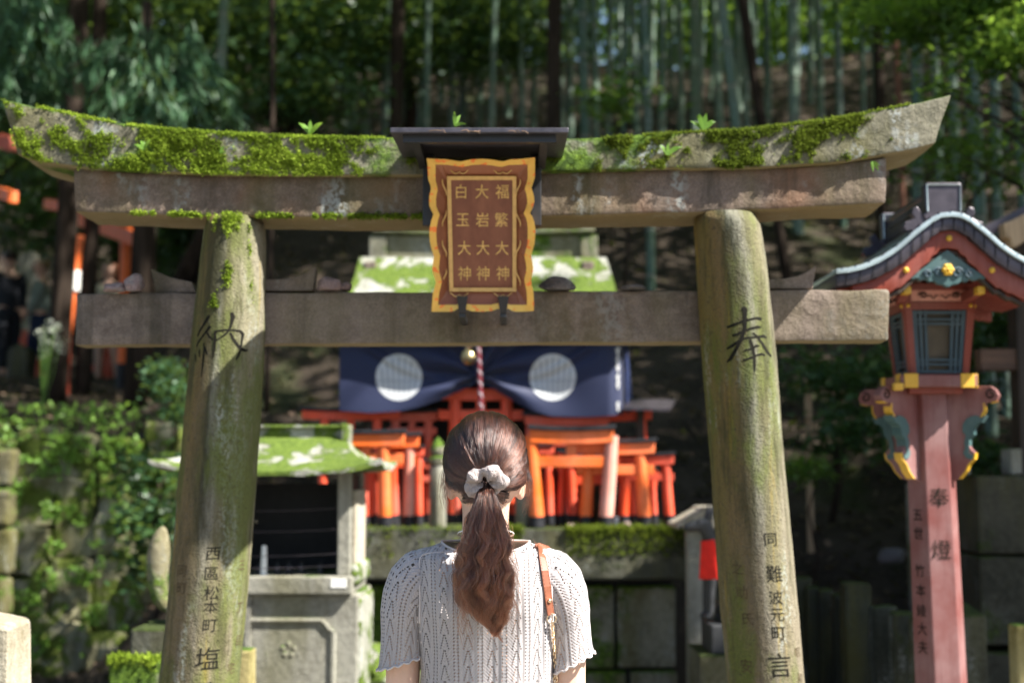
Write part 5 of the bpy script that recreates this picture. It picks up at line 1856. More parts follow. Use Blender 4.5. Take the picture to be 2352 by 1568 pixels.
# scroll brackets standing out from four faces
BP = [(0, .0), (.135, .0), (.150, -.012), (.158, -.03), (.150, -.047), (.132, -.052), (.118, -.050), (.112, -.075), (.098, -.10), (.085, -.108), (.074, -.125), (.070, -.145), (.060, -.158), (.060, -.18),
      (.068, -.195), (.078, -.205), (.074, -.225), (.058, -.24), (.048, -.262), (.028, -.285), (.004, -.295), (0, -.295)]
BT = [(.118, -.090), (.102, -.098), (.090, -.090), (.074, -.092), (.058, -.100), (.046, -.118), (.044, -.140), (.054, -.152), (.048, -.172), (.050, -.190), (.044, -.206), (.052, -.222), (.068, -.226), (.074, -.214), (.060, -.206), (.062, -.19), (.064, -.165), (.078, -.150), (.080, -.128), (.092, -.114), (.104, -.112)]
r_f = rp * .92 * math.cos(R(30))
bk_sc = 1.10
for deg in (-60, -120, 60, 120):
    a = R(deg)
    ux, uy = math.sin(a), -math.cos(a)
    tx, ty = math.cos(a), math.sin(a)
    zz = zt - .004
    w = .017

    def bpt(r, h, t):
        rr = r_f - .004 + r * bk_sc * .98
        return Vector((ptx(zz + h) + ux * rr + tx * t, LY + uy * rr + ty * t, zz + h * bk_sc * .98))
    n = len(BP)
    g = G().add([bpt(r, h, -w) for r, h in BP] + [bpt(r, h, w) for r, h in BP], [tuple(range(n)), tuple(reversed(range(n, 2 * n)))] + [(i, (i + 1) % n, n + (i + 1) % n, n + i) for i in range(n)])
    br = g.build('bracket', PP, lant, bevel=.002)
    n = len(BT)
    g = G().add([bpt(r, h, -w - .004) for r, h in BT] + [bpt(r, h, w + .004) for r, h in BT], [tuple(range(n)), tuple(reversed(range(n, 2 * n)))] + [(i, (i + 1) % n, n + (i + 1) % n, n + i) for i in range(n)])
    g.build('teal_cloud', TE, br)
    for lst in ([(.112, -.052), (.112, -.075), (.098, -.10), (.085, -.108)], [(.078, -.205), (.074, -.225), (.058, -.24), (.048, -.262), (.028, -.285)], [(.150, -.047), (.132, -.052)]):
        g = G()
        for i in range(len(lst) - 1):
            p, q = lst[i], lst[i + 1]
            g.hexa([bpt(p[0] - .0015, p[1], -w * 1.02), bpt(q[0] - .0015, q[1], -w * 1.02), bpt(q[0] - .0015, q[1], w * 1.02), bpt(p[0] - .0015, p[1], w * 1.02),
                    bpt(p[0] + .003, p[1] - .001, -w * 1.03), bpt(q[0] + .003, q[1] - .001, -w * 1.03), bpt(q[0] + .003, q[1] - .001, w * 1.03), bpt(p[0] + .003, p[1] - .001, w * 1.03)])
        g.build('yellow_edge', YE, br)
    for sg in (-1, 1):
        pts = []
        for i in range(22):
            t = i / 21
            an = t * 7.2
            rr = .016 * (1 - .72 * t)
            pts.append(bpt(.134 + rr * math.cos(an + 1.2), -.026 + rr * math.sin(an + 1.2), sg * (w + .001)))
        G().tube(pts, .0026, 5).build('scroll_line', M['carved'], br)

# square platform with yellow corner caps
zp0, zp1 = P(2150, 893, LY).z, P(2150, 866, LY).z
hp = .128
pcx = P(2158, 880, LY - hp).x
G().span(pcx - hp, pcx + hp, LY - hp, LY + hp, zp0 + .0, zp1).build('platform', PP, lant, bevel=.004)
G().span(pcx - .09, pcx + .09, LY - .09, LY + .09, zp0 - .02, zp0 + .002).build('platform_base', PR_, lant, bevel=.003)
for sx in (-.094, .094):
    for sy in (-1, 1):
        G().span(pcx + sx - .023, pcx + sx + .023, LY + sy * hp - .004, LY + sy * hp + .004, zp0 - .003, zp1 + .004).build('yellow_cap', YE, lant, bevel=.002)
for sy in (-.094, .094):
    for sx in (-1, 1):
        G().span(pcx + sx * hp - .004, pcx + sx * hp + .004, LY + sy - .023, LY + sy + .023, zp0 - .003, zp1 + .004).build('yellow_cap', YE, lant, bevel=.002)
for sx in (-1, 1):
    G().span(pcx + sx * (hp + .012) - .016, pcx + sx * (hp + .012) + .016, LY - hp - .018, LY - hp + .012, zp0 - .012, zp0 + .012).build('yellow_cap', YE, lant, bevel=.003) if sx < 0 else None

# the lamp box, wider at the top, lattice in each side
zb0, zb1 = zp1 - .001, P(2150, 676, LY).z
bx_ = P(2158, 780, LY - .11).x


def hb(z): return lerp(.096, .1215, (z - zb0) / (zb1 - zb0))


def side(k, u, z, d=0.0):
    """point on side k of the box: u from -1 to 1 across, d outward"""
    h = hb(z) + d
    a = [(u * hb(z), -h), (h, u * hb(z)), (-u * hb(z), h), (-h, -u * hb(z))][k]
    return Vector((bx_ + a[0], LY + a[1], z))


def slab(g, k, u0, u1, z0, z1, d0, d1):
    g.hexa([side(k, u0, z0, d1), side(k, u1, z0, d1), side(k, u1, z0, d0), side(k, u0, z0, d0), side(k, u0, z1, d1), side(k, u1, z1, d1), side(k, u1, z1, d0), side(k, u0, z1, d0)])


box = None
for k in range(4):
    g = G()
    zl1 = P(2150, 714, LY - .1).z
    slab(g, k, -1.0, -.80, zb0, zb1, -.02, .004)
    slab(g, k, .80, 1.0, zb0, zb1, -.02, .004)
    slab(g, k, -.81, .81, zl1 + .003, zl1 + .028, -.02, .0025)
    slab(g, k, -.81, .81, zb0, zb0 + .005, -.02, .003)
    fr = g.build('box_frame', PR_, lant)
    g = G()
    slab(g, k, -.79, .79, zl1 + .031, zb1 - .002, -.012, .001)
    g.build('painted_frieze', M['pinkred'], fr)
    g = G()
    for sg in (-1, 1):
        pts = []
        for i in range(26):
            t = i / 25
            an = t * 9
            rr = .016 * (1 - .75 * t)
            zc = (zl1 + .031 + zb1) / 2
            u = sg * (.46 + rr * math.cos(an) / hb(zc))
            pts.append(side(k, u, zc + rr * .7 * math.sin(an), .0035))
        g.tube(pts, .0022, 5)
        g.tube([side(k, sg * (.32 - .28 * t), (zl1 + .031 + zb1) / 2 - .005 + .006 * math.sin(t * 9), .0035) for t in [i / 8 for i in range(9)]], .0018, 5)
    g.build('scroll_line', M['carved'], fr)
    z0, z1 = zb0 + .007, zl1 + .001
    g = G()
    H = z1 - z0
    # lattice: border, two verticals each side, two horizontals top and bottom
    for u0, u1 in ((-.79, -.66), (.66, .79)): slab(g, k, u0, u1, z0, z1, -.012, -.001)
    for c in (-.555, -.40, .40, .555): slab(g, k, c - .045, c + .045, z0, z1, -.011, -.002)
    for c, h in ((.03, .05), (.145, .035), (.215, .035), (.785, .035), (.855, .035), (.965, .05)): slab(g, k, -.67, .67, z0 + H * (c - h / 2), z0 + H * (c + h / 2), -.0115, -.0025)
    g.build('lattice', M['slate'], fr)
    g = G()
    slab(g, k, -.70, .70, z0, z1, -.024, -.018)
    g.build('paper_pane', M['paper'], fr)
    for u in (-.9, .9):
        G().ball(side(k, u, zl1 + .016, .005), .007, 10, 6).build('brass_nail', M['yellow'], fr, smooth='all')
zfr = zb1
G().span(bx_ - .135, bx_ + .135, LY - .135, LY + .135, zb1 - .002, zb1 + .022).build('box_top', PR_, lant, bevel=.003)

# curved gable roof: profile in the front plane swept back
RY0, RY1 = 4.45, 5.04
ac = 2185
RP = [(2185, 486), (2160, 489), (2140, 499), (2118, 515), (2096, 533), (2070, 557), (2040, 578), (2010, 595), (1980, 607), (1950, 614), (1921, 617)]


def rp_pt(t, off=0, Y=RY0):
    """roof profile: t from -1 (left eave) to 1 (right eave); off in px downwards along the normal"""
    k = abs(t) * (len(RP) - 1)
    i = min(int(k), len(RP) - 2)
    x = lerp(RP[i][0], RP[i + 1][0], k - i)
    y = lerp(RP[i][1], RP[i + 1][1], k - i)
    dx, dy = RP[i + 1][0] - RP[i][0], RP[i + 1][1] - RP[i][1]
    L = math.hypot(dx, dy)
    nx_, ny_ = -dy / L, -dx / L          # outward up-left is (-,-); push inward
    y += off * min(1.3, L / abs(dx))
    if t > 0: x = 2 * ac - x
    return P(x, y, RY0)


def sheet(name, o0, o1, y0, y1, mat, parent, t0=-1, t1=1, n=60, bev=.0015):
    g = G()
    rings = []
    for i in range(n + 1):
        t = lerp(t0, t1, i / n)
        a, b = rp_pt(t, o0), rp_pt(t, o1)
        rings.append([Vector((a.x, y0, a.z)), Vector((a.x, y1, a.z)), Vector((b.x, y1, b.z)), Vector((b.x, y0, b.z))])
    g.loft(rings)
    return g.build(name, mat, parent, bevel=bev, smooth=True)


roof = sheet('copper_roof', 0, 11, RY0, RY1, M['copper_top'], lant)
g = G()
rings = []
for i in range(61):
    t = lerp(-1, 1, i / 60)
    a, b, c = rp_pt(t, -2), rp_pt(t, 11), rp_pt(t, 10)
    rings.append([Vector((a.x, RY0 + .055, a.z)), Vector((b.x, RY0 - .006, b.z)), Vector((c.x, RY0 + .05, c.z))])
g.loft(rings)
g.build('verge_strip', M['copper_top'], roof, smooth=True)
# sheet seams across the slope and along the front edge
g = G()
for k in range(-9, 10):
    t = k / 9.5
    a = rp_pt(t, -1.5)
    g.tube([Vector((a.x, RY0 - .002, a.z)), Vector((a.x, RY1 + .002, a.z))], .0028, 5)
g.build('roof_seam', M['copper'], roof)
edge = sheet('copper_verge', 12, 40, RY0 + .006, RY1 - .006, M['copper'], roof)
for k in range(-9, 10):
    t = k / 9.5 + .03
    a, b = rp_pt(t, 13), rp_pt(t, 40)
    G().tube([Vector((a.x, RY0 + .003, a.z)), Vector((b.x, RY0 + .003, b.z))], .0016, 4).build('verge_seam', M['charcoal'], edge)
barge = sheet('barge_board', 40, 80, RY0 + .025, RY0 + .06, PR_, lant, -.86, .86)
sheet('barge_trim', 84.5, 92, RY0 + .035, RY0 + .065, M['wood_dark'], barge, -.80, .80)
sheet('roof_soffit', 41, 47, RY0 + .061, RY1 - .06, PR_, lant, -.95, .95)
sheet('barge_board', 41, 84, RY1 - .06, RY1 - .025, PR_, lant, -.86, .86)
# rafters under the eaves
for sg in (-1, 1):
    for k in range(17):
        y = lerp(RY0 + .09, RY1 - .09, k / 16)
        g = G()
        pts = [rp_pt(sg * t, 52) for t in (.42, .6, .78, .93)]
        for i in range(3):
            a, b = pts[i], pts[i + 1]
            g.hexa([Vector((a.x, y - .009, a.z - .012)), Vector((b.x, y - .009, b.z - .012)), Vector((b.x, y + .009, b.z - .012)), Vector((a.x, y + .009, a.z - .012)),
                    Vector((a.x, y - .009, a.z + .008)), Vector((b.x, y - .009, b.z + .008)), Vector((b.x, y + .009, b.z + .008)), Vector((a.x, y + .009, a.z + .008))])
        g.build('rafter', PR_, lant)
# gable wall, hanging ornament, flower boss
gp = [rp_pt(t, 80) for t in [lerp(-.62, .62, i / 30) for i in range(31)]]
zg = zb1 + .02
G().prism([(p.x, max(p.z, zg)) for p in gp] + [(gp[-1].x, zg), (gp[0].x, zg)], RY0 + .17, RY0 + .19).build('gable_wall', PR_, lant)
tp = P(2183, 592, RY0)
OR = [(0, .030), (.03, .006), (.062, -.020), (.090, -.038), (.118, -.048), (.108, -.062), (.092, -.058), (.080, -.066), (.064, -.060), (.054, -.070), (.040, -.066), (.030, -.076), (.014, -.078), (0, -.086)]
pts = [(tp.x + x * 1.08, tp.z + z * 1.05) for x, z in OR] + [(tp.x - x * 1.08, tp.z + z * 1.05) for x, z in reversed(OR[1:-1])]
orn = G().prism(pts, RY0 + .030, RY0 + .052).build('gable_ornament', TE, lant, bevel=.003)
g = G()
for sg in (-1, 1):
    for cx_, r0 in ((.030, .018), (.066, .014)):
        p_ = []
        for i in range(22):
            t = i / 21
            an = t * 8
            rr = r0 * (1 - .7 * t)
            p_.append((tp.x + sg * (cx_ + rr * math.cos(an)), RY0 + .027, tp.z - .040 - cx_ * .12 + rr * math.sin(an)))
        g.tube(p_, .003, 6)
g.build('ornament_scroll', M['slate'], orn, smooth='all')
fc = P(2182, 617, RY0)
g = G()
for k in range(6):
    an = k * math.pi / 3
    g.ball((fc.x + .011 * math.cos(an), RY0 + .022, fc.z + .011 * math.sin(an)), (.0095, .008, .0095), 10, 6)
g.ball((fc.x, RY0 + .018, fc.z), (.008, .006, .008), 10, 6)
g.build('flower_boss', YE, orn, smooth='all')
for t in (-.44, 0.0, .44):
    a = rp_pt(t, 58)
    G().ball((a.x, RY0 + .022, a.z), (.010, .006, .010), 10, 6).build('brass_nail', M['yellow'], barge, smooth='all')
for sg in (-1, 1):
    a = P(2183 + sg * 86, 660, RY0)
    G().span(a.x - .012, a.x + .012, RY0 + .06, RY0 + .10, a.z - .012, a.z + .012).build('yellow_cap', YE, lant, bevel=.002)
    b = P(2183 + sg * 86, 660, RY0)
    G().hexa([Vector((b.x - .014, RY0 + .1, b.z - .014)), Vector((b.x + .014, RY0 + .1, b.z - .014)), Vector((bx_ + sg * .10 + .014, LY, b.z - .014)), Vector((bx_ + sg * .10 - .014, LY, b.z - .014)),
              Vector((b.x - .014, RY0 + .1, b.z + .014)), Vector((b.x + .014, RY0 + .1, b.z + .014)), Vector((bx_ + sg * .10 + .014, LY, b.z + .014)), Vector((bx_ + sg * .10 - .014, LY, b.z + .014))]).build('purlin', PR_, lant)

# ridge with end tiles
ra = P(2171, 484, RY0)
za = P(2171, 424, RY0).z
w0 = .058
g = G()
g.prism([(ra.x - w0 * .82, ra.z - .012), (ra.x + w0 * .82, ra.z - .012), (ra.x + w0 * .72, za - .03), (ra.x + w0 * .8, za - .026), (ra.x + w0 * .8, za - .012), (ra.x - w0 * .8, za - .012), (ra.x - w0 * .8, za - .026), (ra.x - w0 * .72, za - .03)], RY0 + .05, RY1 - .05)
ridge = g.build('ridge', M['copper'], roof, bevel=.003)
g = G()
for dz in (.012, .028):
    for sg in (-1, 1):
        g.span(ra.x + sg * w0 * .78 - .003, ra.x + sg * w0 * .78 + .003, RY0 + .05, RY1 - .05, ra.z + dz - .003, ra.z + dz + .003)
g.build('ridge_line', M['copper'], ridge)
for y in (RY0 + .012, RY1 - .052):
    OT = [(-.055, .0), (-.070, .026), (-.058, .030), (-.060, .120), (-.052, .128), (.052, .128), (.060, .120), (.058, .030), (.070, .026), (.055, .0)]
    x_, z_ = ra.x, ra.z - .034
    SW = [(.068, .03), (.082, .052), (.098, .046), (.102, .028), (.094, .014), (.108, .006), (.124, .002), (.130, -.016), (.118, -.030), (.104, -.026), (.090, -.04), (.060, -.012), (.055, .002)]
    et = G().prism([(x_ + a, z_ + b) for a, b in OT], y, y + .04).build('end_tile', M['copper'], ridge, bevel=.004)
    for sg in (-1, 1):
        G().prism([(x_ + sg * a, z_ + b) for a, b in SW], y + .004, y + .034).build('end_scroll', M['copper'], et, bevel=.004)
    g = G()
    yy = y - .002
    g.tube([(x_ - .052, yy, z_ + .034), (x_ - .053, yy, z_ + .119), (x_ + .053, yy, z_ + .119), (x_ + .052, yy, z_ + .034)], .003, 5)
    g.build('tile_rim', M['copper_top'], et)

# ------------------------------------------------------------------ things around the lantern
# stone fence posts
FP = [(1842, 1326, 48, 7.3, 'first short mossy fence post beside the right torii pillar'), (1868, 1346, 30, 7.25, 'second low fence post from the right torii pillar'),
      (1899, 1352, 34, 7.2, 'third fence post from the pillar, with a mossy top'), (1932, 1362, 34, 7.1, 'fourth fence post from the pillar in the dark row'),
      (1972, 1338, 62, 6.9, 'broad dark stone post standing in the fence row'), (2034, 1392, 56, 6.45, 'pale-topped fence post just right of the broad dark post'),
      (2078, 1406, 52, 6.25, 'pale-topped fence post between two others left of the lantern'), (2122, 1418, 50, 6.05, 'pale-topped fence post partly behind the lantern post')]
for px, py, w, Y, lab in FP:
    a, b = P(px - w / 2, py, Y), P(px + w / 2, py, Y)
    dpt = (b.x - a.x) * 1.0
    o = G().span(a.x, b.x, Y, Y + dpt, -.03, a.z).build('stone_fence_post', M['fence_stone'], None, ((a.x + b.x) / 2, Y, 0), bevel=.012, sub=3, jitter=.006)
    tag(o, lab, 'fence post', 'dark stone fence posts in a row')
a, b = P(2190, 1392, 6.3), P(2266, 1392, 6.3)
g = G()
o = G().hexa([Vector((a.x, 6.3, -.03)), Vector((b.x, 6.3, -.03)), Vector((b.x, 6.55, -.03)), Vector((a.x, 6.55, -.03)),
              Vector((a.x, 6.3, P(0, 1412, 6.3).z)), Vector((b.x, 6.3, P(0, 1412, 6.3).z)), Vector((b.x, 6.55, P(0, 1396, 6.3).z)), Vector((a.x, 6.55, P(0, 1375, 6.3).z))]).build('stone_fence_post', M['stone_dark'], None, ((a.x + b.x) / 2, 6.4, 0), bevel=.012, sub=3, jitter=.004)
tag(o, 'thick grey stone post directly right of the red lantern post', 'fence post', 'dark stone fence posts in a row')
a = P(2092, 1110, 7.0)
tag(G().tube([(a.x, 7.0, T(a.x, 7.0) - .05), (a.x, 7.0, a.z)], .026, 12).build('wooden_stake', M['stone_dark'], None, (a.x, 7, 0), smooth=True), 'thin greenish wooden stake just left of the lantern post', 'stake')
rock('slope_rock', 'pale rock lying on the slope left of the lantern post', 2052, 1292, 8.3, (.085, .06, .055), M['rock_grey'], 71, 'rock', None)
a, b = P(1857, 905, 9.2), P(1857, 955, 9.2)
tag(G().span(a.x - .022, a.x + .022, 9.2, 9.22, T(a.x, 9.2) - .02, a.z).build('wooden_marker', M['wood_pale'], None, (a.x, 9.2, T(a.x, 9.2)), bevel=.003), 'small pale wooden marker stuck in the slope right of the pillar', 'marker')

# retaining wall of squared blocks at the right edge
wr = G()
rnd = random.Random(9)
x0w = P(2208, 0, 7.0).x
course_wall(wr, x0w, 5.0, 7.0, .6, [(-.05, .42), (.42, .60), (.62, 1.06), (1.06, 1.45)], rnd, .012, .35, .6, .012)
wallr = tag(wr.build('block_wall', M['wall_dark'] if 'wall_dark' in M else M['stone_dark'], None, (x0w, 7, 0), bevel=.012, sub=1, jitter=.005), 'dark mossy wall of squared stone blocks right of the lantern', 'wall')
for px, py, w, h, lab in ((2222, 1096, 34, 40, 'low pale stone on the block wall beside the lantern post'), (2345, 1090, 26, 60, 'pale short stone post on the block wall at the right edge')):
    a, b = P(px - w / 2, py, 7.0), P(px + w / 2, py, 7.0)
    zz = 1.45
    G_ = G().span(a.x, b.x, 7.05, 7.2, zz - .001, zz + h * 7 / FPX).build('coping_stone', M['stone_grey'], None, (a.x, 7.1, zz), bevel=.01)
    tag(G_, lab, 'stone')
a, b = P(2335, 1436, 5.6), P(2368, 1436, 5.6)
tag(G().span(a.x, b.x, 5.6, 5.7, -.02, a.z).build('short_stone_post', M['stone_yellow'], None, (a.x, 5.6, 0), bevel=.008), 'yellowish stone post cut off by the right picture edge', 'stone post')

# brown pavilion whose eave enters at the right
PV = 6.6
pav = thing('timber_pavilion', 'brown timber pavilion with sloping roof entering at the right edge', 'pavilion', (3.2, PV + .8, 0))
e0, e1 = P(2235, 532, PV), P(2420, 440, PV)
k = (e1.z - e0.z) / (e1.x - e0.x)
xe = 4.4
g = G()
g.hexa([Vector((e0.x, PV, e0.z - .06)), Vector((xe, PV, e0.z + k * (xe - e0.x) - .06)), Vector((xe, PV + 2.2, e0.z + k * (xe - e0.x) - .06)), Vector((e0.x, PV + 2.2, e0.z - .06)),
        Vector((e0.x, PV, e0.z)), Vector((xe, PV, e0.z + k * (xe - e0.x))), Vector((xe, PV + 2.2, e0.z + k * (xe - e0.x))), Vector((e0.x, PV + 2.2, e0.z))])
prf = g.build('roof', M['copper'], pav, bevel=.004)
for j in range(9):
    y = PV + .06 + j * .25
    p0_, p1_ = Vector((e0.x + .04, y, e0.z - .095)), Vector((xe, y, e0.z + k * (xe - e0.x) - .105))
    G().tube([p0_, p1_], .028, 4).build('rafter', M['wood_brown'], pav)
a, b = P(2312, 500, PV - .1), P(2345, 572, PV - .1)
G().hexa([P(2306, 505, PV - .06), P(2352, 480, PV - .06), P(2352, 480, PV + .05), P(2306, 505, PV + .05), P(2306, 505, PV - .06), P(2352, 480, PV - .06), P(2352, 480, PV + .05), P(2306, 505, PV + .05)]) if False else None
g = G()
yb = PV - .08
g.prism([XZ(2306, 512, yb), XZ(2322, 507, yb), XZ(2400, 468, yb), XZ(2420, 520, yb), XZ(2352, 556, yb), XZ(2328, 570, yb), XZ(2322, 548, yb), XZ(2312, 545, yb)], yb, yb + .09)
g.build('beam_end', M['wood_pale'], pav, bevel=.004)
G().span(P(2228, 0, PV + .9).x, xe, PV + .9, PV + 1.0, P(0, 850, PV + .9).z, P(0, 800, PV + .9).z).build('tie_beam', M['wood_brown'], pav, bevel=.005)
for x in (P(2330, 0, PV + .95).x, 4.2):
    G().span(x - .07, x + .07, PV + .88, PV + 1.02, 0, e0.z + k * (x - e0.x) - .05).build('post', M['wood_dark'], pav, bevel=.006)
G().span(P(2345, 0, PV + 1.9).x, 4.6, PV + 1.9, PV + 1.95, 0, e0.z + .2).build('back_boards', M['wood_dark'], pav)
# ------------------------------------------------------------------ left side: retaining wall, path, people
WY = 10.2
lw = thing('retaining_wall', 'mossy retaining wall of upright rough stones overgrown with ferns', 'wall', (P(180, 1540, WY).x, WY, 0))
g = G()
rnd = random.Random(21)
xw0, xw1 = P(-120, 1500, WY).x, P(322, 1500, WY).x
ztw = P(0, 985, WY).z
x = xw0
while x < xw1:
    w = rnd.uniform(.16, .34)
    z = -.05
    while z < ztw - .1:
        h = rnd.uniform(.28, .6)
        y0_ = WY - .05 + rnd.uniform(-.07, .05) + .16 * (z / ztw)
        ht = min(z + h, ztw + rnd.uniform(-.1, .06))
        g.span(x + .002, x + w - .002, y0_, WY + .7, z + .002, ht - .002)
        z += h
    x += w
g.build('stone_face', M['wall_stone'], lw, bevel=.03, seg=2, sub=3, jitter=.05, jscale=4.5)
# the return corner at the far left, catching the light
g = G()
z = -.05
xq0 = P(20, 0, 9.0).x
for i in range(7):
    h = rnd.uniform(.24, .32)
    g.span(xq0 + rnd.uniform(-.015, .015) - .02, P(62, 0, 9.0).x + rnd.uniform(-.02, .02), 9.0 + rnd.uniform(-.02, .02), 9.16, z + .006, z + h - .006)
    z += h
    if z > 1.55: break
tag(g.build('corner_pier', M['pier'], None, (xq0, 9, 0), bevel=.03, sub=3, jitter=.015), 'mossy stone corner of the wall at the left edge', 'wall')
G().span(xw0 - .6, xw1 - .02, WY + .25, WY + .8, -.05, ztw - .03).build('core', M['charcoal'], lw)


def fern_mesh(L, nfr, seed):
    r = random.Random(seed)
    V = []
    for k in range(nfr):
        a = r.uniform(-1.3, 1.3)
        d = np.array([math.sin(a), -r.uniform(.3, 1), r.uniform(.1, .6)])
        d = d / np.linalg.norm(d)
        side = np.array([math.cos(a), .2, 0.0])
        n = 11
        for i in range(n):
            t = (i + .5) / n
            p = d * L * t + np.array([0, 0, -.55 * L * t * t])
            w = L * .30 * math.sin(math.pi * (t * .85 + .15))
            for sg in (-1, 1):
                tip = p + side * sg * w + d * w * .35 + np.array([0, 0, -.12 * w])
                dd = d * L * .036
                V.append([p - dd, p + side * sg * w * .5 + d * w * .1 - dd, tip, p + dd + side * sg * w * .4])
    return np.array(V)


FERN = []
for i in range(4):
    o = fast_mesh('fern', fern_mesh(.21, 7, 60 + i), 4, M['wallfern'], None, (0, 0, -50))
    FERN.append(o)
    V = None
used = [False] * 4
rnd = random.Random(31)
spots = []
for px, py in ((60, 1010), (110, 1040), (160, 1015), (215, 1010), (262, 1018), (300, 1040), (90, 1090), (190, 1120), (250, 1180), (130, 1290), (215, 1160), (255, 1280), (300, 1235), (60, 1240), (180, 1395), (240, 1340), (120, 1360),
               (280, 1370), (95, 1420), (150, 1475), (225, 1440), (270, 1470), (120, 1545), (40, 950), (20, 1000), (140, 960), (75, 940), (190, 965), (250, 1070), (60, 1150), (290, 1150), (155, 1210), (205, 1500), (310, 1310), (30, 1060), (230, 1250)):
    spots.append((px + rnd.uniform(-8, 8), py + rnd.uniform(-8, 8)))
for _ in range(58): spots.append((rnd.uniform(10, 320), rnd.uniform(940, 1530)))
for i, (px, py) in enumerate(spots):
    k = i % 4
    if not used[k]:
        o = FERN[k]
        used[k] = True
    else:
        o = FERN[k].copy()
        COL.objects.link(o)
    Y = WY - .14 + .16 * max(0, (1540 - py) / 560)
    p = P(px, py, Y)
    o.location = p
    o.rotation_euler = (rnd.uniform(-.25, .25), rnd.uniform(-.3, .3), rnd.uniform(-.6, .6))
    sc = rnd.uniform(.8, 1.45)
    o.scale = (sc, sc, sc)
    tag(o, 'small bright fern growing out of the mossy retaining wall', 'fern', 'ferns growing from the retaining wall')
# creeping leaves on the wall and its brim
C = []
for _ in range(4600):
    px, py = random.uniform(-40, 325), random.uniform(925, 1540)
    if mnoise.noise(Vector((px * .02, py * .02, 4))) + (.35 if py < 1060 else -.12) < 0: continue
    Y = WY - .12 + .16 * max(0, (1540 - py) / 560) + (random.uniform(0, .8) if py < 1000 else 0)
    C.append(P(px, py, Y))
tag(fast_mesh('wall_creeper', leaves(np.array(C), .055, .028, up=.45, droop=.35, axis=np.array([0, -.8, 0])), 4, M['wallfern']), 'creeping green leaves spread over the retaining wall', 'ground cover', None, 'stuff')

# lit stone post close by at the lower left corner
o = thing('stone_post', 'sunlit rough granite post at the lower left corner', 'stone post', (P(20, 1560, 3.75).x, 3.8, 0))
a, b = P(-110, 1428, 3.7), P(22, 1428, 3.7)
G().hexa([Vector((a.x, 3.7, -.02)), Vector((b.x + .012, 3.7, -.02)), Vector((b.x + .012, 3.92, -.02)), Vector((a.x, 3.92, -.02)),
          Vector((a.x, 3.7, P(0, 1418, 3.7).z)), Vector((b.x - .004, 3.7, P(0, 1438, 3.7).z)), Vector((b.x - .008, 3.90, P(0, 1434, 3.7).z)), Vector((a.x, 3.90, P(0, 1412, 3.7).z))]).build('shaft', M['stone_pale'], o, bevel=.012, sub=4, jitter=.006, jscale=14)


# people on the upper path -----------------------------------------------------
M['skin_far'] = m_plain('skin_tone', (.50, .30, .22), .55, 0, .35, .08, 20)
M['cloth_dark'] = m_plain('black_jacket', (.018, .020, .026), .8, 0, .2, .3, 20)
M['cloth_grey'] = m_plain('grey_green_top', (.21, .25, .22), .85, 0, .2, .2, 20)
M['cloth_jeans'] = m_plain('dark_blue_jeans', (.018, .026, .055), .85, 0, .2, .3, 20)
M['cloth_beige'] = m_plain('beige_top', (.50, .43, .30), .85, 0, .2, .2, 20)
M['cloth_skirt'] = m_plain('dark_shorts', (.045, .035, .035), .85, 0, .2, .3, 20)
M['shoe_yellow'] = m_plain('yellow_shoe', (.75, .42, .02), .55, 0, .4, .12, 20)
M['shoe_dark'] = m_plain('dark_shoe', (.03, .03, .035), .55, 0, .4, .12, 20)
M['hair_blond'] = m_plain('light_brown_hair', (.20, .13, .065), .5, 0, .4, .35, 60)
M['hair_black'] = m_plain('black_brown_hair', (.03, .018, .012), .45, 0, .4, .35, 60)
M['hair_auburn'] = m_plain('auburn_hair', (.16, .05, .02), .45, 0, .4, .35, 60)


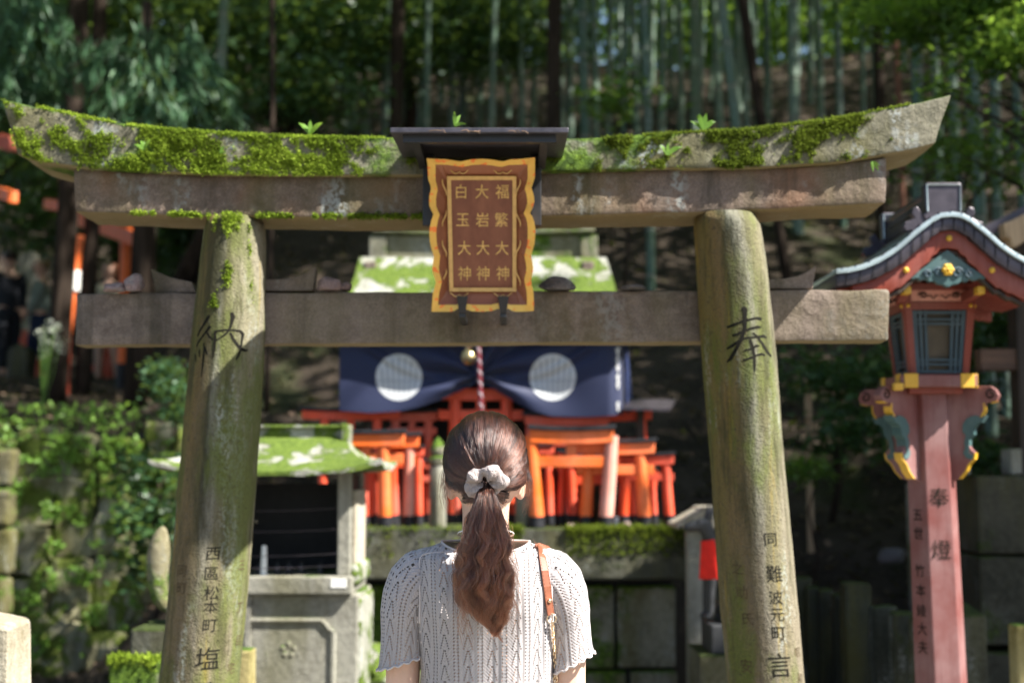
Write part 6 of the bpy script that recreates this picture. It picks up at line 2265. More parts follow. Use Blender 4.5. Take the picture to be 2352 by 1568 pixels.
def walker(label, x, y, h, yaw, top, bottom, shoe, hair, short=False, sleeves=True, arms=((.10, -.04), (-.05, -.02)), stride=.07, long_hair=False):
    """standing person of height h facing yaw (0 = towards the camera, -Y)"""
    z0 = T(x, y) + .0
    o = thing('person', label, 'person', (x, y, z0), 'visitors on the upper path')
    cs, sn = math.cos(yaw), math.sin(yaw)

    def q(a, b, c):                 # a: right hand side, b: forward, c: up (fractions of h)
        X, Yf = a * h, b * h
        return Vector((x - X * cs + Yf * sn, y - X * sn * -1 * -1 - Yf * cs, z0 + c * h))
    k = h
    body = {'pel': (q(0, 0, .53), .085 * k), 'wa': (q(0, .0, .61), .075 * k), 'ch': (q(0, .0, .72), .088 * k), 'sh': (q(0, -.005, .795), .07 * k), 'nk': (q(0, .0, .845), .032 * k)}

    def skel(part):
        N, E = [], []
        i = {}
        if part in ('all',):
            idx = chain(N, E, [body['pel'], body['wa'], body['ch'], body['sh'], body['nk'], (q(0, .01, .885), .045 * k), (q(0, .015, .925), .058 * k), (q(0, .01, .965), .05 * k), (q(0, .008, .985), .03 * k)])
            for sg, (fw, ou) in zip((-1, 1), arms):
                chain(N, E, [(q(sg * .095, 0, .80), .042 * k), (q(sg * (.125 + ou), fw * .2, .66), .030 * k), (q(sg * (.125 + ou * 1.2), fw + .02, .52), .022 * k), (q(sg * (.125 + ou * 1.2), fw + .035, .47), .022 * k)], idx[3])
                st = stride * sg
                chain(N, E, [(q(sg * .055, 0, .49), .068 * k), (q(sg * .058, st * .5 + .01, .285), .043 * k), (q(sg * .06, st - .01, .05), .025 * k), (q(sg * .064, st + .01, .022), .024 * k), (q(sg * .07, st + .075, .014), .017 * k)], idx[0])
        if part == 'top':
            idx = chain(N, E, [(q(0, 0, .50), .098 * k), (q(0, 0, .60), .090 * k), (q(0, 0, .71), .098 * k), (q(0, -.004, .79), .080 * k), (q(0, 0, .825), .044 * k)])
            for sg, (fw, ou) in zip((-1, 1), arms):
                chain(N, E, [(q(sg * .098, 0, .797), .052 * k), (q(sg * (.127 + ou), fw * .2, .66), .040 * k)] + ([(q(sg * (.126 + ou * 1.2), fw * .8 + .01, .54), .031 * k)] if sleeves else []), idx[3])
        if part == 'bottom':
            idx = chain(N, E, [(q(0, 0, .58), .085 * k), (q(0, 0, .51), .096 * k)])
            for sg in (-1, 1):
                st = stride * sg
                chain(N, E, [(q(sg * .056, 0, .46), .078 * k), (q(sg * .058, st * .5 + .01, .30 if not short else .37), .056 * k)] + ([] if short else [(q(sg * .06, st - .01, .06), .038 * k)]), idx[1])
        if part == 'shoe':
            return None
        return N, E
    N, E = skel('all')
    skin_obj('body', N, E, M['skin_far'], o, 2)
    N, E = skel('top')
    skin_obj('top', N, E, top, o, 2)
    N, E = skel('bottom')
    skin_obj('trousers' if not short else 'shorts', N, E, bottom, o, 2)
    for sg in (-1, 1):
        st = stride * sg
        N, E = [], []
        chain(N, E, [(q(sg * .061, st - .02, .030), .030 * k), (q(sg * .065, st + .03, .024), .031 * k), (q(sg * .072, st + .088, .018), .023 * k)])
        skin_obj('shoe', N, E, shoe, o, 2)
        G().ball(q(sg * .02, .062, .935), .006 * k, 8, 6).build('eye', M['carved'], o, smooth='all')
    G().ball(q(0, .072, .915), (.009 * k, .011 * k, .014 * k), 8, 6).build('nose', M['skin_far'], o, smooth='all')
    N, E = [], []
    chain(N, E, [(q(0, -.03, .905), .045 * k), (q(0, -.018, .95), .062 * k), (q(0, -.004, .982), .050 * k)] )
    if long_hair: chain(N, E, [(q(0, -.055, .86), .04 * k), (q(0, -.06, .80), .03 * k)], 0)
    skin_obj('hair', N, E, hair, o, 2)
    return o


PY_ = 18.2
walker('person in a grey-green top and dark jeans walking left on the path', P(92, 700, PY_).x, PY_, 1.62, -1.25, M['cloth_grey'], M['cloth_jeans'], M['shoe_dark'], M['hair_blond'])
walker('person in dark jacket cut off by the left edge on the path', P(18, 700, PY_ - .3).x, PY_ - .3, 1.66, -2.4, M['cloth_dark'], M['cloth_dark'], M['shoe_dark'], M['hair_black'])
walker('person in beige top and bright yellow shoes behind the tie beam', P(250, 700, PY_ + .3).x, PY_ + .3, 1.63, -.5, M['cloth_beige'], M['cloth_skirt'], M['shoe_yellow'], M['hair_auburn'], short=True, stride=.05, sleeves=False, long_hair=True)

# orange torii gates along the upper path
def gate(label, px, Y, wpx, top_py, yaw_beam, mat, band=None, lean=0, beams=(), parent_group='torii gates along the upper path'):
    p = P(px, top_py, Y)
    zb = T(p.x, Y) - .05
    o = thing('path_torii', label, 'torii gate', (p.x, Y, zb), parent_group)
    r = wpx * Y / FPX / 2
    H = p.z - zb
    G().tube([(p.x + lean * -H, Y, zb + .32), (p.x, Y, p.z)], [r * 1.05, r * .92], 16).build('post', mat, o, smooth=True)
    G().tube([(p.x - lean * H * 1.1, Y, zb), (p.x + lean * -H, Y, zb + .33)], r * 1.15, 16).build('black_foot', M['charcoal'], o, smooth=True)
    return o, p, r, zb


# a tall gate whose beam points at us: post with the beam end beyond
o, p, r, zb = gate('orange torii gate whose post and beam show under the left beam end', 291, 15.5, 26, 470, 0, M['orange'])
a, b = P(236, 520, 15.9), P(336, 556, 14.9)
d = (b - a)
q0, q1 = a + d * -1.0, b
hh, ww = .085, .05
s_ = Vector((d.y, -d.x, 0)).normalized() * ww
G().hexa([q0 - s_ - Vector((0, 0, hh)), q1 - s_ - Vector((0, 0, hh)), q1 + s_ - Vector((0, 0, hh)), q0 + s_ - Vector((0, 0, hh)), q0 - s_ + Vector((0, 0, hh)), q1 - s_ + Vector((0, 0, hh)), q1 + s_ + Vector((0, 0, hh)), q0 + s_ + Vector((0, 0, hh))]).build('tie_beam', M['orange'], o, bevel=.006)
q2, q3 = q0 + Vector((0, 0, .55)), q1 + Vector((0, 0, .55)) + d * .12
G().hexa([q2 - s_ * 1.3 - Vector((0, 0, hh)), q3 - s_ * 1.3 - Vector((0, 0, hh)), q3 + s_ * 1.3 - Vector((0, 0, hh)), q2 + s_ * 1.3 - Vector((0, 0, hh)), q2 - s_ * 1.3 + Vector((0, 0, hh)), q3 - s_ * 1.3 + Vector((0, 0, hh)), q3 + s_ * 1.3 + Vector((0, 0, hh)), q2 + s_ * 1.3 + Vector((0, 0, hh))]).build('top_beam', M['orange'], o, bevel=.006)
rl = Vector((a.x - 1.6, a.y + 3, 0))
G().tube([(q0.x + d.x * .12, q0.y + d.y * .12, T(q0.x, q0.y)), (q0.x + d.x * .12, q0.y + d.y * .12, q2.z)], r, 14).build('post', M['orange'], o, smooth=True)

o, p, r, zb = gate('leaning orange torii post with a sunlit pale band left of the tie beam', 182, 13.6, 26, 540, 0, M['orange'], lean=.085)
z0, z1 = P(170, 668, 13.6), P(172, 622, 13.6)
G().tube([(z0.x - .002, 13.6, z0.z), (z1.x, 13.6, z1.z)], r * 1.06, 16).build('sun_band', M['white'], o, smooth=True)  # sun patch on the post put in as a white sleeve
g = G()
a = P(-60, 440, 13.2)
for x0, y0_, x1, y1_, Y, lab in ((-60, 424, 30, 452, 13.0, 'orange torii beam end poking in at the left edge'), (118, 470, 168, 478, 14.2, 'faded orange beam end beneath the left tip of the stone torii')):
    a, b = P(x0, y0_, Y + .6), P(x1, y1_, Y)
    d = b - a
    s_ = Vector((d.y, -d.x, 0)).normalized() * .05
    o = thing('path_torii', lab, 'torii gate', (a.x, a.y, T(a.x, a.y)), 'torii gates along the upper path')
    hh = .055
    q0, q1 = a - d * (.6 if x0 < 0 else .15), b
    G().hexa([q0 - s_ - Vector((0, 0, hh)), q1 - s_ - Vector((0, 0, hh)), q1 + s_ - Vector((0, 0, hh)), q0 + s_ - Vector((0, 0, hh)), q0 - s_ + Vector((0, 0, hh)), q1 - s_ + Vector((0, 0, hh)), q1 + s_ + Vector((0, 0, hh)), q0 + s_ + Vector((0, 0, hh))]).build('tie_beam', M['orange'], o, bevel=.005)
    pp = q0 if x0 < 0 else q0.lerp(q1, .75)
    G().tube([(pp.x, pp.y, T(pp.x, pp.y) - .05), (pp.x, pp.y, pp.z + .5)], .085, 14).build('post', M['dull_red'], o, smooth=True)
    G().hexa([q0 - s_ + Vector((0, 0, .42)), q1 - s_ + Vector((0, 0, .42)), q1 + s_ + Vector((0, 0, .42)), q0 + s_ + Vector((0, 0, .42)), q0 - s_ + Vector((0, 0, .56)), q1 - s_ + Vector((0, 0, .56)), q1 + s_ + Vector((0, 0, .56)), q0 + s_ + Vector((0, 0, .56))]).build('top_beam', M['dull_red'], o, bevel=.005)

# low red fence and stones by the path
for i, (px, w, Y) in enumerate(((60, 60, 19.2), (128, 40, 19.2), (230, 60, 19.3), (268, 40, 19.3))):
    a = P(px, 700, Y)
    zb = T(a.x, Y)
    o = thing('red_fence_panel', ['dull red fence panel behind the walkers at far left', 'dull red fence panel beside the dark trunk', 'dull red fence panel behind the yellow shoes', 'narrow red fence panel right of the yellow shoes'][i], 'fence', (a.x, Y, zb), 'red fence panels along the upper path')
    ww = w * Y / FPX
    for zz in (.25, .62):
        G().span(a.x - ww / 2, a.x + ww / 2, Y, Y + .04, zb + zz, zb + zz + .09).build('rail', M['dull_red'], o)
    for kx in (-.5, 0, .5):
        G().span(a.x + kx * ww - .035, a.x + kx * ww + .035, Y - .042, Y - .002, zb - .05, zb + .8).build('picket', M['dull_red'], o)
    if i == 0:
        pass
for px, py, w, h, Y, lab in ((66, 575, 46, 130, 19.8, 'tall rounded grey memorial stone behind the walkers'), (330, 800, 34, 90, 17.5, 'squat dark stone post right of the yellow shoes'), (40, 800, 50, 80, 17.2, 'dark stone block at the path edge at far left')):
    a = P(px, py, Y)
    zb = T(a.x, Y) - .03
    zt_2 = a.z if py < 600 else zb + h * Y / FPX
    ww = w * Y / FPX / 2
    prof = [(a.x - ww, zb), (a.x + ww, zb)] + [(a.x + ww * math.cos(t), zt_2 - ww + ww * math.sin(t)) for t in [math.pi * i / 12 for i in range(13)]]
    tag(G().prism(prof, Y, Y + .3).build('memorial_stone', M['stone_dark'] if py > 600 else M['stone_grey'], None, (a.x, Y, zb), bevel=.02, jitter=.01), lab, 'stone')
# white flowers in front of the walkers
fl = thing('white_flowers', 'spray of small white flowers standing before the walkers', 'flowers', (P(102, 860, 12.2).x, 12.2, T(P(102, 860, 12.2).x, 12.2)))
b0 = P(98, 930, 12.2); b0.z = T(b0.x, 12.2)
g = G()
C = []
for k in range(12):
    e = P(random.uniform(88, 140), random.uniform(735, 830), 12.2 + random.uniform(-.1, .1))
    g.tube([b0, b0.lerp(e, .6) + Vector((random.uniform(-.02, .02), 0, .02)), e], .004, 5)
    C.append(np.array(e) + RNG.normal(size=(16, 3)) * .028)
g.build('stem', M['wallfern'], fl)
M['petal'] = m_leaf('white_petal', [(0, (.55, .58, .45)), (1, (.80, .82, .72))], .3, .6)
fast_mesh('blossom', leaves(np.concatenate(C), .03, .022, up=.3), 4, M['petal'], fl)
# fallen log on the slope between the pillars
a, b = P(372, 640, 16), P(640, 560, 17.5)
tag(G().tube([Vector((a.x, 16, T(a.x, 16) + .3)), Vector((lerp(a.x, b.x, .5), 16.7, T(lerp(a.x, b.x, .5), 16.7) + .25)), Vector((b.x, 17.5, T(b.x, 17.5) + .2))], [.13, .12, .10], 10).build('fallen_log', M['bark'], None, (a.x, 16, T(a.x, 16)), smooth='all'), 'dark fallen log on the slope between path and left pillar', 'log')
# ------------------------------------------------------------------ the woman seen from behind
WC = 2.87
wx = P(1116, 1100, WC).x
woman = thing('person', 'woman with brown ponytail in pale openwork knit top seen from behind', 'person', (wx, WC, 0))
sW = WC / FPX


def wz(py): return P(1116, py, WC).z
def wp(px, py, Y=WC): return P(px, py, Y)


M['skin'] = m_plain('light_skin', (.62, .40, .30), .5, 0, .4, .05, 35, .12, .001)
M['skin'].node_tree.nodes['Principled BSDF'].inputs['Subsurface Weight'].default_value = .12
M['skin'].node_tree.nodes['Principled BSDF'].inputs['Subsurface Radius'].default_value = (.012, .004, .002)
mt = MT('openwork_knit')
uv = mt.n('ShaderNodeTexCoord').outputs['UV']
su = mt.sep(uv)
U, Vv = su[0], su[1]
PER = .047
fu = mt.math('SUBTRACT', mt.math('MULTIPLY', mt.math('FRACT', mt.math('ADD', mt.math('DIVIDE', U, PER), .5)), PER), PER / 2)   # -PER/2..PER/2, A at 0
au = mt.math('ABSOLUTE', fu)


def hole(du, dv, r):
    d = mt.math('SQRT', mt.math('ADD', mt.math('MULTIPLY', du, du), mt.math('MULTIPLY', dv, dv)))
    return mt.rng(d, r * .72, r * 1.12, 1, 0)


def rep(v, per):
    return mt.math('SUBTRACT', mt.math('MULTIPLY', mt.math('FRACT', mt.math('DIVIDE', v, per)), per), per / 2)


jog = mt.math('MULTIPLY', mt.math('SUBTRACT', mt.noise(mt.map(uv, (60, 60, 1)), 1, 2, .5), .5), .0022)
# column A: two close rows of holes
hA = hole(mt.math('SUBTRACT', au, mt.math('ADD', .0042, jog)), rep(Vv, .0068), .0016)
# column B: holes set on rising zigzag legs
ub = mt.math('SUBTRACT', PER / 2, au)
vf = mt.math('FRACT', mt.math('DIVIDE', Vv, .030))
leg = mt.math('ADD', mt.math('MULTIPLY', mt.math('SUBTRACT', 1.0, vf), .0088), .0006)
hB = hole(mt.math('SUBTRACT', ub, mt.math('ADD', leg, jog)), rep(Vv, .0050), .0016)
holes = mt.math('MAXIMUM', hA, hB)
# relief: ribs between the columns, slanted stitches, yarn
rib = mt.math('COSINE', mt.math('MULTIPLY', au, 2 * math.pi / .0118))
sl1 = mt.math('SINE', mt.math('ADD', mt.math('MULTIPLY', Vv, 2 * math.pi / .0068), mt.math('MULTIPLY', au, 900)))
yarn = mt.math('SINE', mt.math('ADD', mt.math('MULTIPLY', Vv, 2 * math.pi / .0026), mt.math('MULTIPLY', au, 2600)))
yn = mt.noise(mt.map(uv, (700, 700, 1)), 1, 3, .6)
hgt = mt.math('ADD', mt.math('ADD', mt.math('MULTIPLY', rib, .42), mt.math('MULTIPLY', sl1, .30)), mt.math('ADD', mt.math('MULTIPLY', yarn, .16), mt.math('MULTIPLY', yn, .3)))
hgt = mt.math('SUBTRACT', hgt, mt.math('MULTIPLY', holes, 1.2))
kc = mt.mix(mt.rng(yn, .3, .7), (.405, .368, .362), (.48, .445, .44))
kc = mt.mix(mt.rng(mt.noise(mt.map(uv, (14, 5, 1)), 1, 3, .5), .4, .7, 0, .35), kc, (.43, .375, .37))
pb = mt.bsdf(kc, .9, 0, mt.bump(hgt, .9, .0022), .15, sheen=.25)
tb = mt.n('ShaderNodeBsdfTransparent')
ms = mt.n('ShaderNodeMixShader')
mt.put(ms.inputs[0], mt.math('MULTIPLY', holes, .97))
mt.t.links.new(pb, ms.inputs[1])
mt.t.links.new(tb.outputs[0], ms.inputs[2])
M['knit'] = mt.done(ms.outputs[0])
M['knit_edge'] = m_plain('knit_edge', (.52, .47, .45), .9, 0, .15, .08, 300, .5, .001)

# body: skinned skeleton + head, fused into one surface by voxel remeshing
N, E = [], []
v3 = lambda a, b, c: Vector((wx + a, WC + b, c))
tor = chain(N, E, [(v3(0, .01, .84), .105), (v3(0, .01, .98), .088), (v3(0, .01, 1.10), .085), (v3(0, .012, 1.20), .080), (v3(0, .012, 1.262), .060), (v3(0, .008, 1.315), .050), (v3(0, .0, 1.362), .0495), (v3(0, .004, 1.41), .054), (v3(0, .01, 1.46), .06)])
for sg in (-1, 1):
    chain(N, E, [(v3(sg * .072, .008, 1.278), .036), (v3(sg * .138, .012, 1.246), .046), (v3(sg * .164, .015, 1.15), .041), (v3(sg * .166, .02, 1.03), .036), (v3(sg * .178, .01, .95), .034), (v3(sg * .185, -.02, .84), .028), (v3(sg * .188, -.045, .755), .022)], tor[4])
    hips = chain(N, E, [(v3(sg * .085, .01, .78), .082), (v3(sg * .09, .0, .46), .055), (v3(sg * .09, .025, .10), .036), (v3(sg * .092, .03, .055), .036)], tor[0])
me = skin_mesh('body_base', N, E, 2)
bm = bmesh.new()
bm.from_mesh(me)
bpy.data.meshes.remove(me)


def add_geo(g):
    vv = [bm.verts.new(v) for v in g.v]
    for f in g.f:
        try:
            bm.faces.new([vv[i] for i in f])
        except ValueError:
            pass


# head: shaped ellipsoid with brow, nose, chin (she looks towards +Y, away from us)
hc = v3(0, .006, 1.463)
g = G()
nu, nv = 40, 28
for j in range(nv + 1):
    th = math.pi * j / nv
    for i in range(nu):
        ph = 2 * math.pi * i / nu
        d = Vector((math.sin(th) * math.cos(ph), math.sin(th) * math.sin(ph), math.cos(th)))
        low = max(0, -d.z)
        x = d.x * .0725 * (1 - .42 * low ** 1.6)
        y = d.y * .092 * (1 - .18 * low ** 2) + .012 * low
        z = d.z * (.100 if d.z > 0 else .112)
        if d.y > 0:
            f = math.exp(-(d.x / .16) ** 2)
            y += .018 * f * math.exp(-((d.z + .22) / .12) ** 2)          # nose
            y += .006 * math.exp(-((d.z - .18) / .12) ** 2) * math.exp(-(d.x / .5) ** 2)   # brow
            y -= .007 * math.exp(-((abs(d.x) - .38) / .14) ** 2) * math.exp(-((d.z - .02) / .1) ** 2)  # eye hollows
            y += .006 * math.exp(-(d.x / .3) ** 2) * math.exp(-((d.z + .55) / .1) ** 2)       # lips
            y += .009 * math.exp(-(d.x / .3) ** 2) * math.exp(-((d.z + .85) / .12) ** 2)      # chin
        g.v.append(hc + Vector((x, y, z)))
for j in range(nv):
    for i in range(nu):
        a, b = j * nu + i, j * nu + (i + 1) % nu
        g.f.append((a + nu, b + nu, b, a))
add_geo(g)
for sg in (-1, 1):
    g = G()
    rot = Matrix.Rotation(sg * -.45, 3, 'Z')
    g.ball(hc + Vector((sg * .069, .004, -.036)), (.008, .014, .024), 14, 10, rot)
    g.torus(hc + Vector((sg * .072, .001, -.032)), .014, .004, 18, 8, rot @ Matrix.Rotation(math.pi / 2, 3, 'Y') @ Matrix.Scale(1.35, 3, (1, 0, 0)))
    add_geo(g)
    # hands: palm and five curled fingers
    wr_ = v3(sg * .188, -.045, .755)
    g = G()
    g.ball(wr_ + Vector((0, -.008, -.045)), (.014, .034, .046), 14, 10)
    for k, (dy, L) in enumerate(((-.028, .060), (-.010, .070), (.008, .066), (.024, .052))):
        b0 = wr_ + Vector((0, dy - .008, -.080))
        g.tube([b0, b0 + Vector((-sg * .004, 0, -L * .45)), b0 + Vector((-sg * .016, 0, -L * .8)), b0 + Vector((-sg * .028, 0, -L))], [.0088, .0082, .0076, .006], 10)
    b0 = wr_ + Vector((-sg * .004, .022, -.025))
    g.tube([b0, b0 + Vector((-sg * .010, .022, -.022)), b0 + Vector((-sg * .018, .028, -.048))], [.011, .0095, .007], 10)
    add_geo(g)
me = bpy.data.meshes.new('body')
for v in bm.verts:
    v.co -= Vector((wx, WC, 0))
bm.to_mesh(me)
bm.free()
tmp = bpy.data.objects.new('body_tmp', me)
COL.objects.link(tmp)
md = tmp.modifiers.new('r', 'REMESH')
md.mode, md.voxel_size, md.use_smooth_shade = 'VOXEL', .0042, True
md = tmp.modifiers.new('s', 'SMOOTH')
md.factor, md.iterations = .5, 4
bpy.context.view_layer.update()
me2 = new_from(tmp)
bpy.data.objects.remove(tmp)
bpy.data.meshes.remove(me)
me2.name = 'body'
me2.materials.clear()
me2.polygons.foreach_set('use_smooth', [True] * len(me2.polygons))
body = link('body', me2, M['skin'], woman)
M['eye_white'] = m_plain('eye', (.7, .68, .65), .2, 0, .5, .02)
for sg in (-1, 1):
    e = G().ball(hc + Vector((sg * .029, .080, .002)), .0115, 14, 10).build('eye', M['eye_white'], woman, smooth='all')
    G().ball(hc + Vector((sg * .029, .0895, .002)), (.005, .0025, .005), 10, 8).build('iris', M['carved'], e, smooth='all')
M['lip'] = m_plain('lips', (.48, .16, .14), .4, 0, .4, .1)
G().ball(hc + Vector((0, .099, -.062)), (.021, .006, .007), 14, 8).build('mouth', M['lip'], woman, smooth='all')

# knit top -------------------------------------------------------------------------
RW = [(1245, .088, .050, .006), (1250, .100, .056, .007), (1257, .117, .066, .008), (1266, .132, .077, .008), (1280, .142, .088, .009), (1310, .147, .100, .010), (1350, .147, .106, .010), (1400, .144, .107, .010), (1450, .139, .103, .011),
      (1500, .134, .099, .012), (1550, .132, .097, .013), (1600, .134, .098, .014), (1650, .142, .104, .014), (1720, .156, .112, .014), (1760, .160, .115, .014)]


def row(py):
    return tuple(float(np.interp(py, [r[0] for r in RW], [r[k] for r in RW])) for k in (1, 2, 3))


PEX = 2.35


def torso_pt(py, a, grow=0.0):
    """a: angle, 0 = straight back (towards us), + to the right"""
    hw, hd, yc = row(py)
    c, s = math.cos(a), math.sin(a)
    x = math.copysign(abs(s) ** (2 / PEX), s) * (hw + grow)
    y = -math.copysign(abs(c) ** (2 / PEX), c) * (hd + grow)
    back = max(0, c)
    zz = wz(py) - .022 * math.exp(-((py - 1245) / 18) ** 2) * back ** 1.5
    # shoulder blades and the hollow of the spine
    if c > 0 and py > 1270:
        y += .007 * math.exp(-(x / .022) ** 2) * sstep(1270, 1330, py)
        y -= .006 * math.exp(-((abs(x) - .075) / .035) ** 2) * math.exp(-((py - 1370) / 60) ** 2)
        # soft folds running down from the armholes
        y += .0042 * math.sin((abs(x) - .10) * 150 + (py - 1400) * .018) * sstep(.07, .125, abs(x)) * sstep(1330, 1420, py)
        y += .0022 * math.sin(x * 90 + py * .012) * sstep(1380, 1500, py)
    return Vector((wx + .003 * sstep(1250, 1500, py) + x, WC + yc + y, zz))


def torso_y(px, py, grow=0):
    """back surface point under photo pixel px, py"""
    p = P(px, py, WC - .1)
    hw, hd, yc = row(py)
    r = max(-.98, min(.98, (p.x - wx - .003 * sstep(1250, 1500, py)) / hw))
    a = math.asin(math.copysign(abs(r) ** (PEX / 2), r))
    return torso_pt(py, a, grow)


nA, nR = 128, 90
pys = [lerp(1245, 1760, (j / nR) ** 1.35) for j in range(nR + 1)]
vs, uvs, fs = [], [], []
for j, py in enumerate(pys):
    ring = [torso_pt(py, -math.pi + 2 * math.pi * i / nA) for i in range(nA + 1)]
    acc = [0.0]
    for i in range(nA):
        acc.append(acc[-1] + (Vector((ring[i + 1].x, ring[i + 1].y)) - Vector((ring[i].x, ring[i].y))).length)
    mid = acc[nA // 2]
    vs += ring
    if j == 0: vlen = 0
    else: vlen += (ring[nA // 2] - vs[(j - 1) * (nA + 1) + nA // 2]).length
    uvs += [((a - mid) * (1 if py > 1290 else 1) + .0235 * .5, -vlen) for a in acc]
for j in range(nR):
    for i in range(nA):
        a = j * (nA + 1) + i
        fs.append((a, a + 1, a + nA + 2, a + nA + 1))
g = G().add(vs, fs)
sweater = g.build('knit_top', M['knit'], woman, smooth='all', fix=False, uv=uvs)
# bound neckline
G().tube([torso_pt(1244.5, -math.pi + 2 * math.pi * i / 96) + Vector((0, 0, .001)) for i in range(97)], .0026, 6).build('neckline', M['knit_edge'], sweater, smooth='all')


def sleeve(sg):
    k = .004 if sg > 0 else 0
    path = [(.096, 1.258, .040, .046), (.112, 1.262, .050, .056), (.128, 1.254, .0555, .064), (.143, 1.238, .0555, .066), (.154, 1.215, .0515, .066), (.161, 1.185, .047, .064), (.164, 1.15, .0425, .058), (.166, 1.12, .0420, .056), (.168, 1.098, .0425, .055)]
    pts = [Vector((wx + sg * a + k * sstep(1.26, 1.12, z) * sg, WC + .012, z)) for a, z, _, _ in path]
    n, m = 56, 8
    P_, r_, d_ = [], [], []
    for i in range(len(path) - 1):
        for q in range(m):
            t = q / m
            P_.append(pts[i].lerp(pts[i + 1], t)); r_.append(lerp(path[i][2], path[i + 1][2], t)); d_.append(lerp(path[i][3], path[i + 1][3], t))
    P_.append(pts[-1]); r_.append(path[-1][2]); d_.append(path[-1][3])
    # flared, scalloped hem
    nP = len(P_)
    vs, uvs, fs = [], [], []
    ln = 0
    for i in range(nP + 3):
        j = min(i, nP - 1)
        d = (P_[min(j + 2, nP - 1)] - P_[max(j - 2, 0)]).normalized()
        side_ = Vector((d.z, 0, -d.x))
        ext = max(0, i - nP + 1)
        c = P_[j] + d * ext * .0045
        if i: ln += (c - prev).length
        prev = c
        for q in range(n + 1):
            th = 2 * math.pi * q / n
            wav = (1 + .018 * ext * (1 + math.sin(th * 15))) if ext else 1
            fold = 1 + .03 * math.sin(th * 3 + i * .05) * sstep(10, 40, i) + .012 * math.sin(th * 7 - i * .08) * sstep(16, 40, i)
            v = c + side_ * math.cos(th) * r_[j] * wav * fold + Vector((0, 1, 0)) * math.sin(th) * d_[j] * wav * fold
            # the cuff dips towards the body
            v += d * (.018 * (math.cos(th) * sg * -1 * (1 if d.z < 0 else -1)) * sstep(20, nP, i)) * (1 if side_.x * sg > 0 else -1)
            v += d * .0022 * math.sin(th * 15) * min(1, ext)
            vs.append(v)
            uvs.append((th * .047 + .01, -ln))
    for i in range(nP + 2):
        for q in range(n):
            a = i * (n + 1) + q
            fs.append((a, a + 1, a + n + 2, a + n + 1))
    s = G().add(vs, fs).build('sleeve', M['knit'], woman, smooth='all', fix=False, uv=uvs)
    G().tube(vs[(nP + 2) * (n + 1):], .0022, 6).build('scalloped_cuff', M['knit_edge'], s, smooth='all')
    # armhole seam
    pp = []
    for q in range(33):
        t = q / 32
        py = lerp(1268, 1425, t)
        pp.append(torso_pt(py, sg * lerp(1.12, 1.02, math.sin(math.pi * t)) * (1 if t < .8 else 1), .0012))
    G().tube(pp, .0018, 6).build('armhole_seam', M['knit_edge'], s, smooth='all')
    # shoulder seam
    pp = [torso_pt(lerp(1249, 1272, t), sg * lerp(.75, 1.12, t), .0012) for t in [i / 10 for i in range(11)]]
    G().tube(pp, .0016, 6).build('shoulder_seam', M['knit_edge'], s, smooth='all')


sleeve(-1)
sleeve(1)

# trousers and shoes, below the picture
N, E = [], []
t0 = chain(N, E, [(v3(0, .012, .93), .118), (v3(0, .012, .84), .128)])
for sg in (-1, 1):
    chain(N, E, [(v3(sg * .09, .01, .74), .098), (v3(sg * .092, .0, .46), .082), (v3(sg * .092, .02, .12), .075)], t0[1])
M['linen'] = m_plain('dark_linen', (.05, .05, .06), .85, 0, .2, .2, 60)
skin_obj('trousers', N, E, M['linen'], woman)
for sg in (-1, 1):
    N, E = [], []
    chain(N, E, [(v3(sg * .092, -.03, .042), .04), (v3(sg * .095, .06, .036), .042), (v3(sg * .10, .16, .028), .032)])
    skin_obj('shoe', N, E, M['white'], woman)

# necklace glimpse
pp = [Vector((wx + .056 * math.sin(a), WC + .004 - .056 * math.cos(a), 1.338 + .012 * math.cos(a))) for a in [lerp(-2.2, 2.2, i / 30) for i in range(31)]]
G().tube(pp, .0014, 6).build('necklace', M['white'], woman, smooth='all')

# hair -----------------------------------------------------------------------------
EC, ER = v3(0, .004, wz(1064)), (.0815, .1045, .0985)


def hair_mat(name, root, tip, rough=.30, pos=.55):
    m = MT(name)
    hi = m.n('ShaderNodeHairInfo')
    t = m.rng(hi.outputs['Intercept'], 0, pos)
    c = m.mix(t, root, tip)
    rnd = hi.outputs['Random']
    c = m.mix(m.math('MULTIPLY', rnd, .55), c, tuple(x * .35 for x in root))
    c = m.mix(m.rng(rnd, .82, .97, 0, .6), c, tuple(min(1, x * 1.9) for x in tip))
    tone = m.n('ShaderNodeAttribute')
    tone.attribute_name = 'tone'
    c = m.mix(m.math('MULTIPLY', tone.outputs['Fac'], .85), c, tuple(x * .22 for x in root))
    h = m.n('ShaderNodeBsdfHairPrincipled')
    h.parametrization = 'COLOR'
    m.put(h.inputs['Color'], c)
    h.inputs['Roughness'].default_value = rough
    h.inputs['Radial Roughness'].default_value = .45
    h.inputs['Coat'].default_value = .0
    return m.done(h.outputs[0])


M['hair_head'] = hair_mat('pulled_back_hair', (.014, .009, .009), (.070, .025, .015), .28, .8)
M['hair_tail'] = hair_mat('wavy_ponytail_hair', (.030, .012, .009), (.132, .041, .019), .30, .4)
M['hair_cap'] = m_plain('hair_base', (.022, .012, .009), .6, 0, .3, .3, 80)


def ell(d, r=0.0):
    return EC + Vector((d.x * (ER[0] + r), d.y * (ER[1] + r), d.z * (ER[2] + r)))


TIE = v3(0.002, -.100, wz(1113))
tie_d = Vector(((TIE.x - EC.x) / ER[0], (TIE.y - EC.y) / ER[1], (TIE.z - EC.z) / ER[2])).normalized()
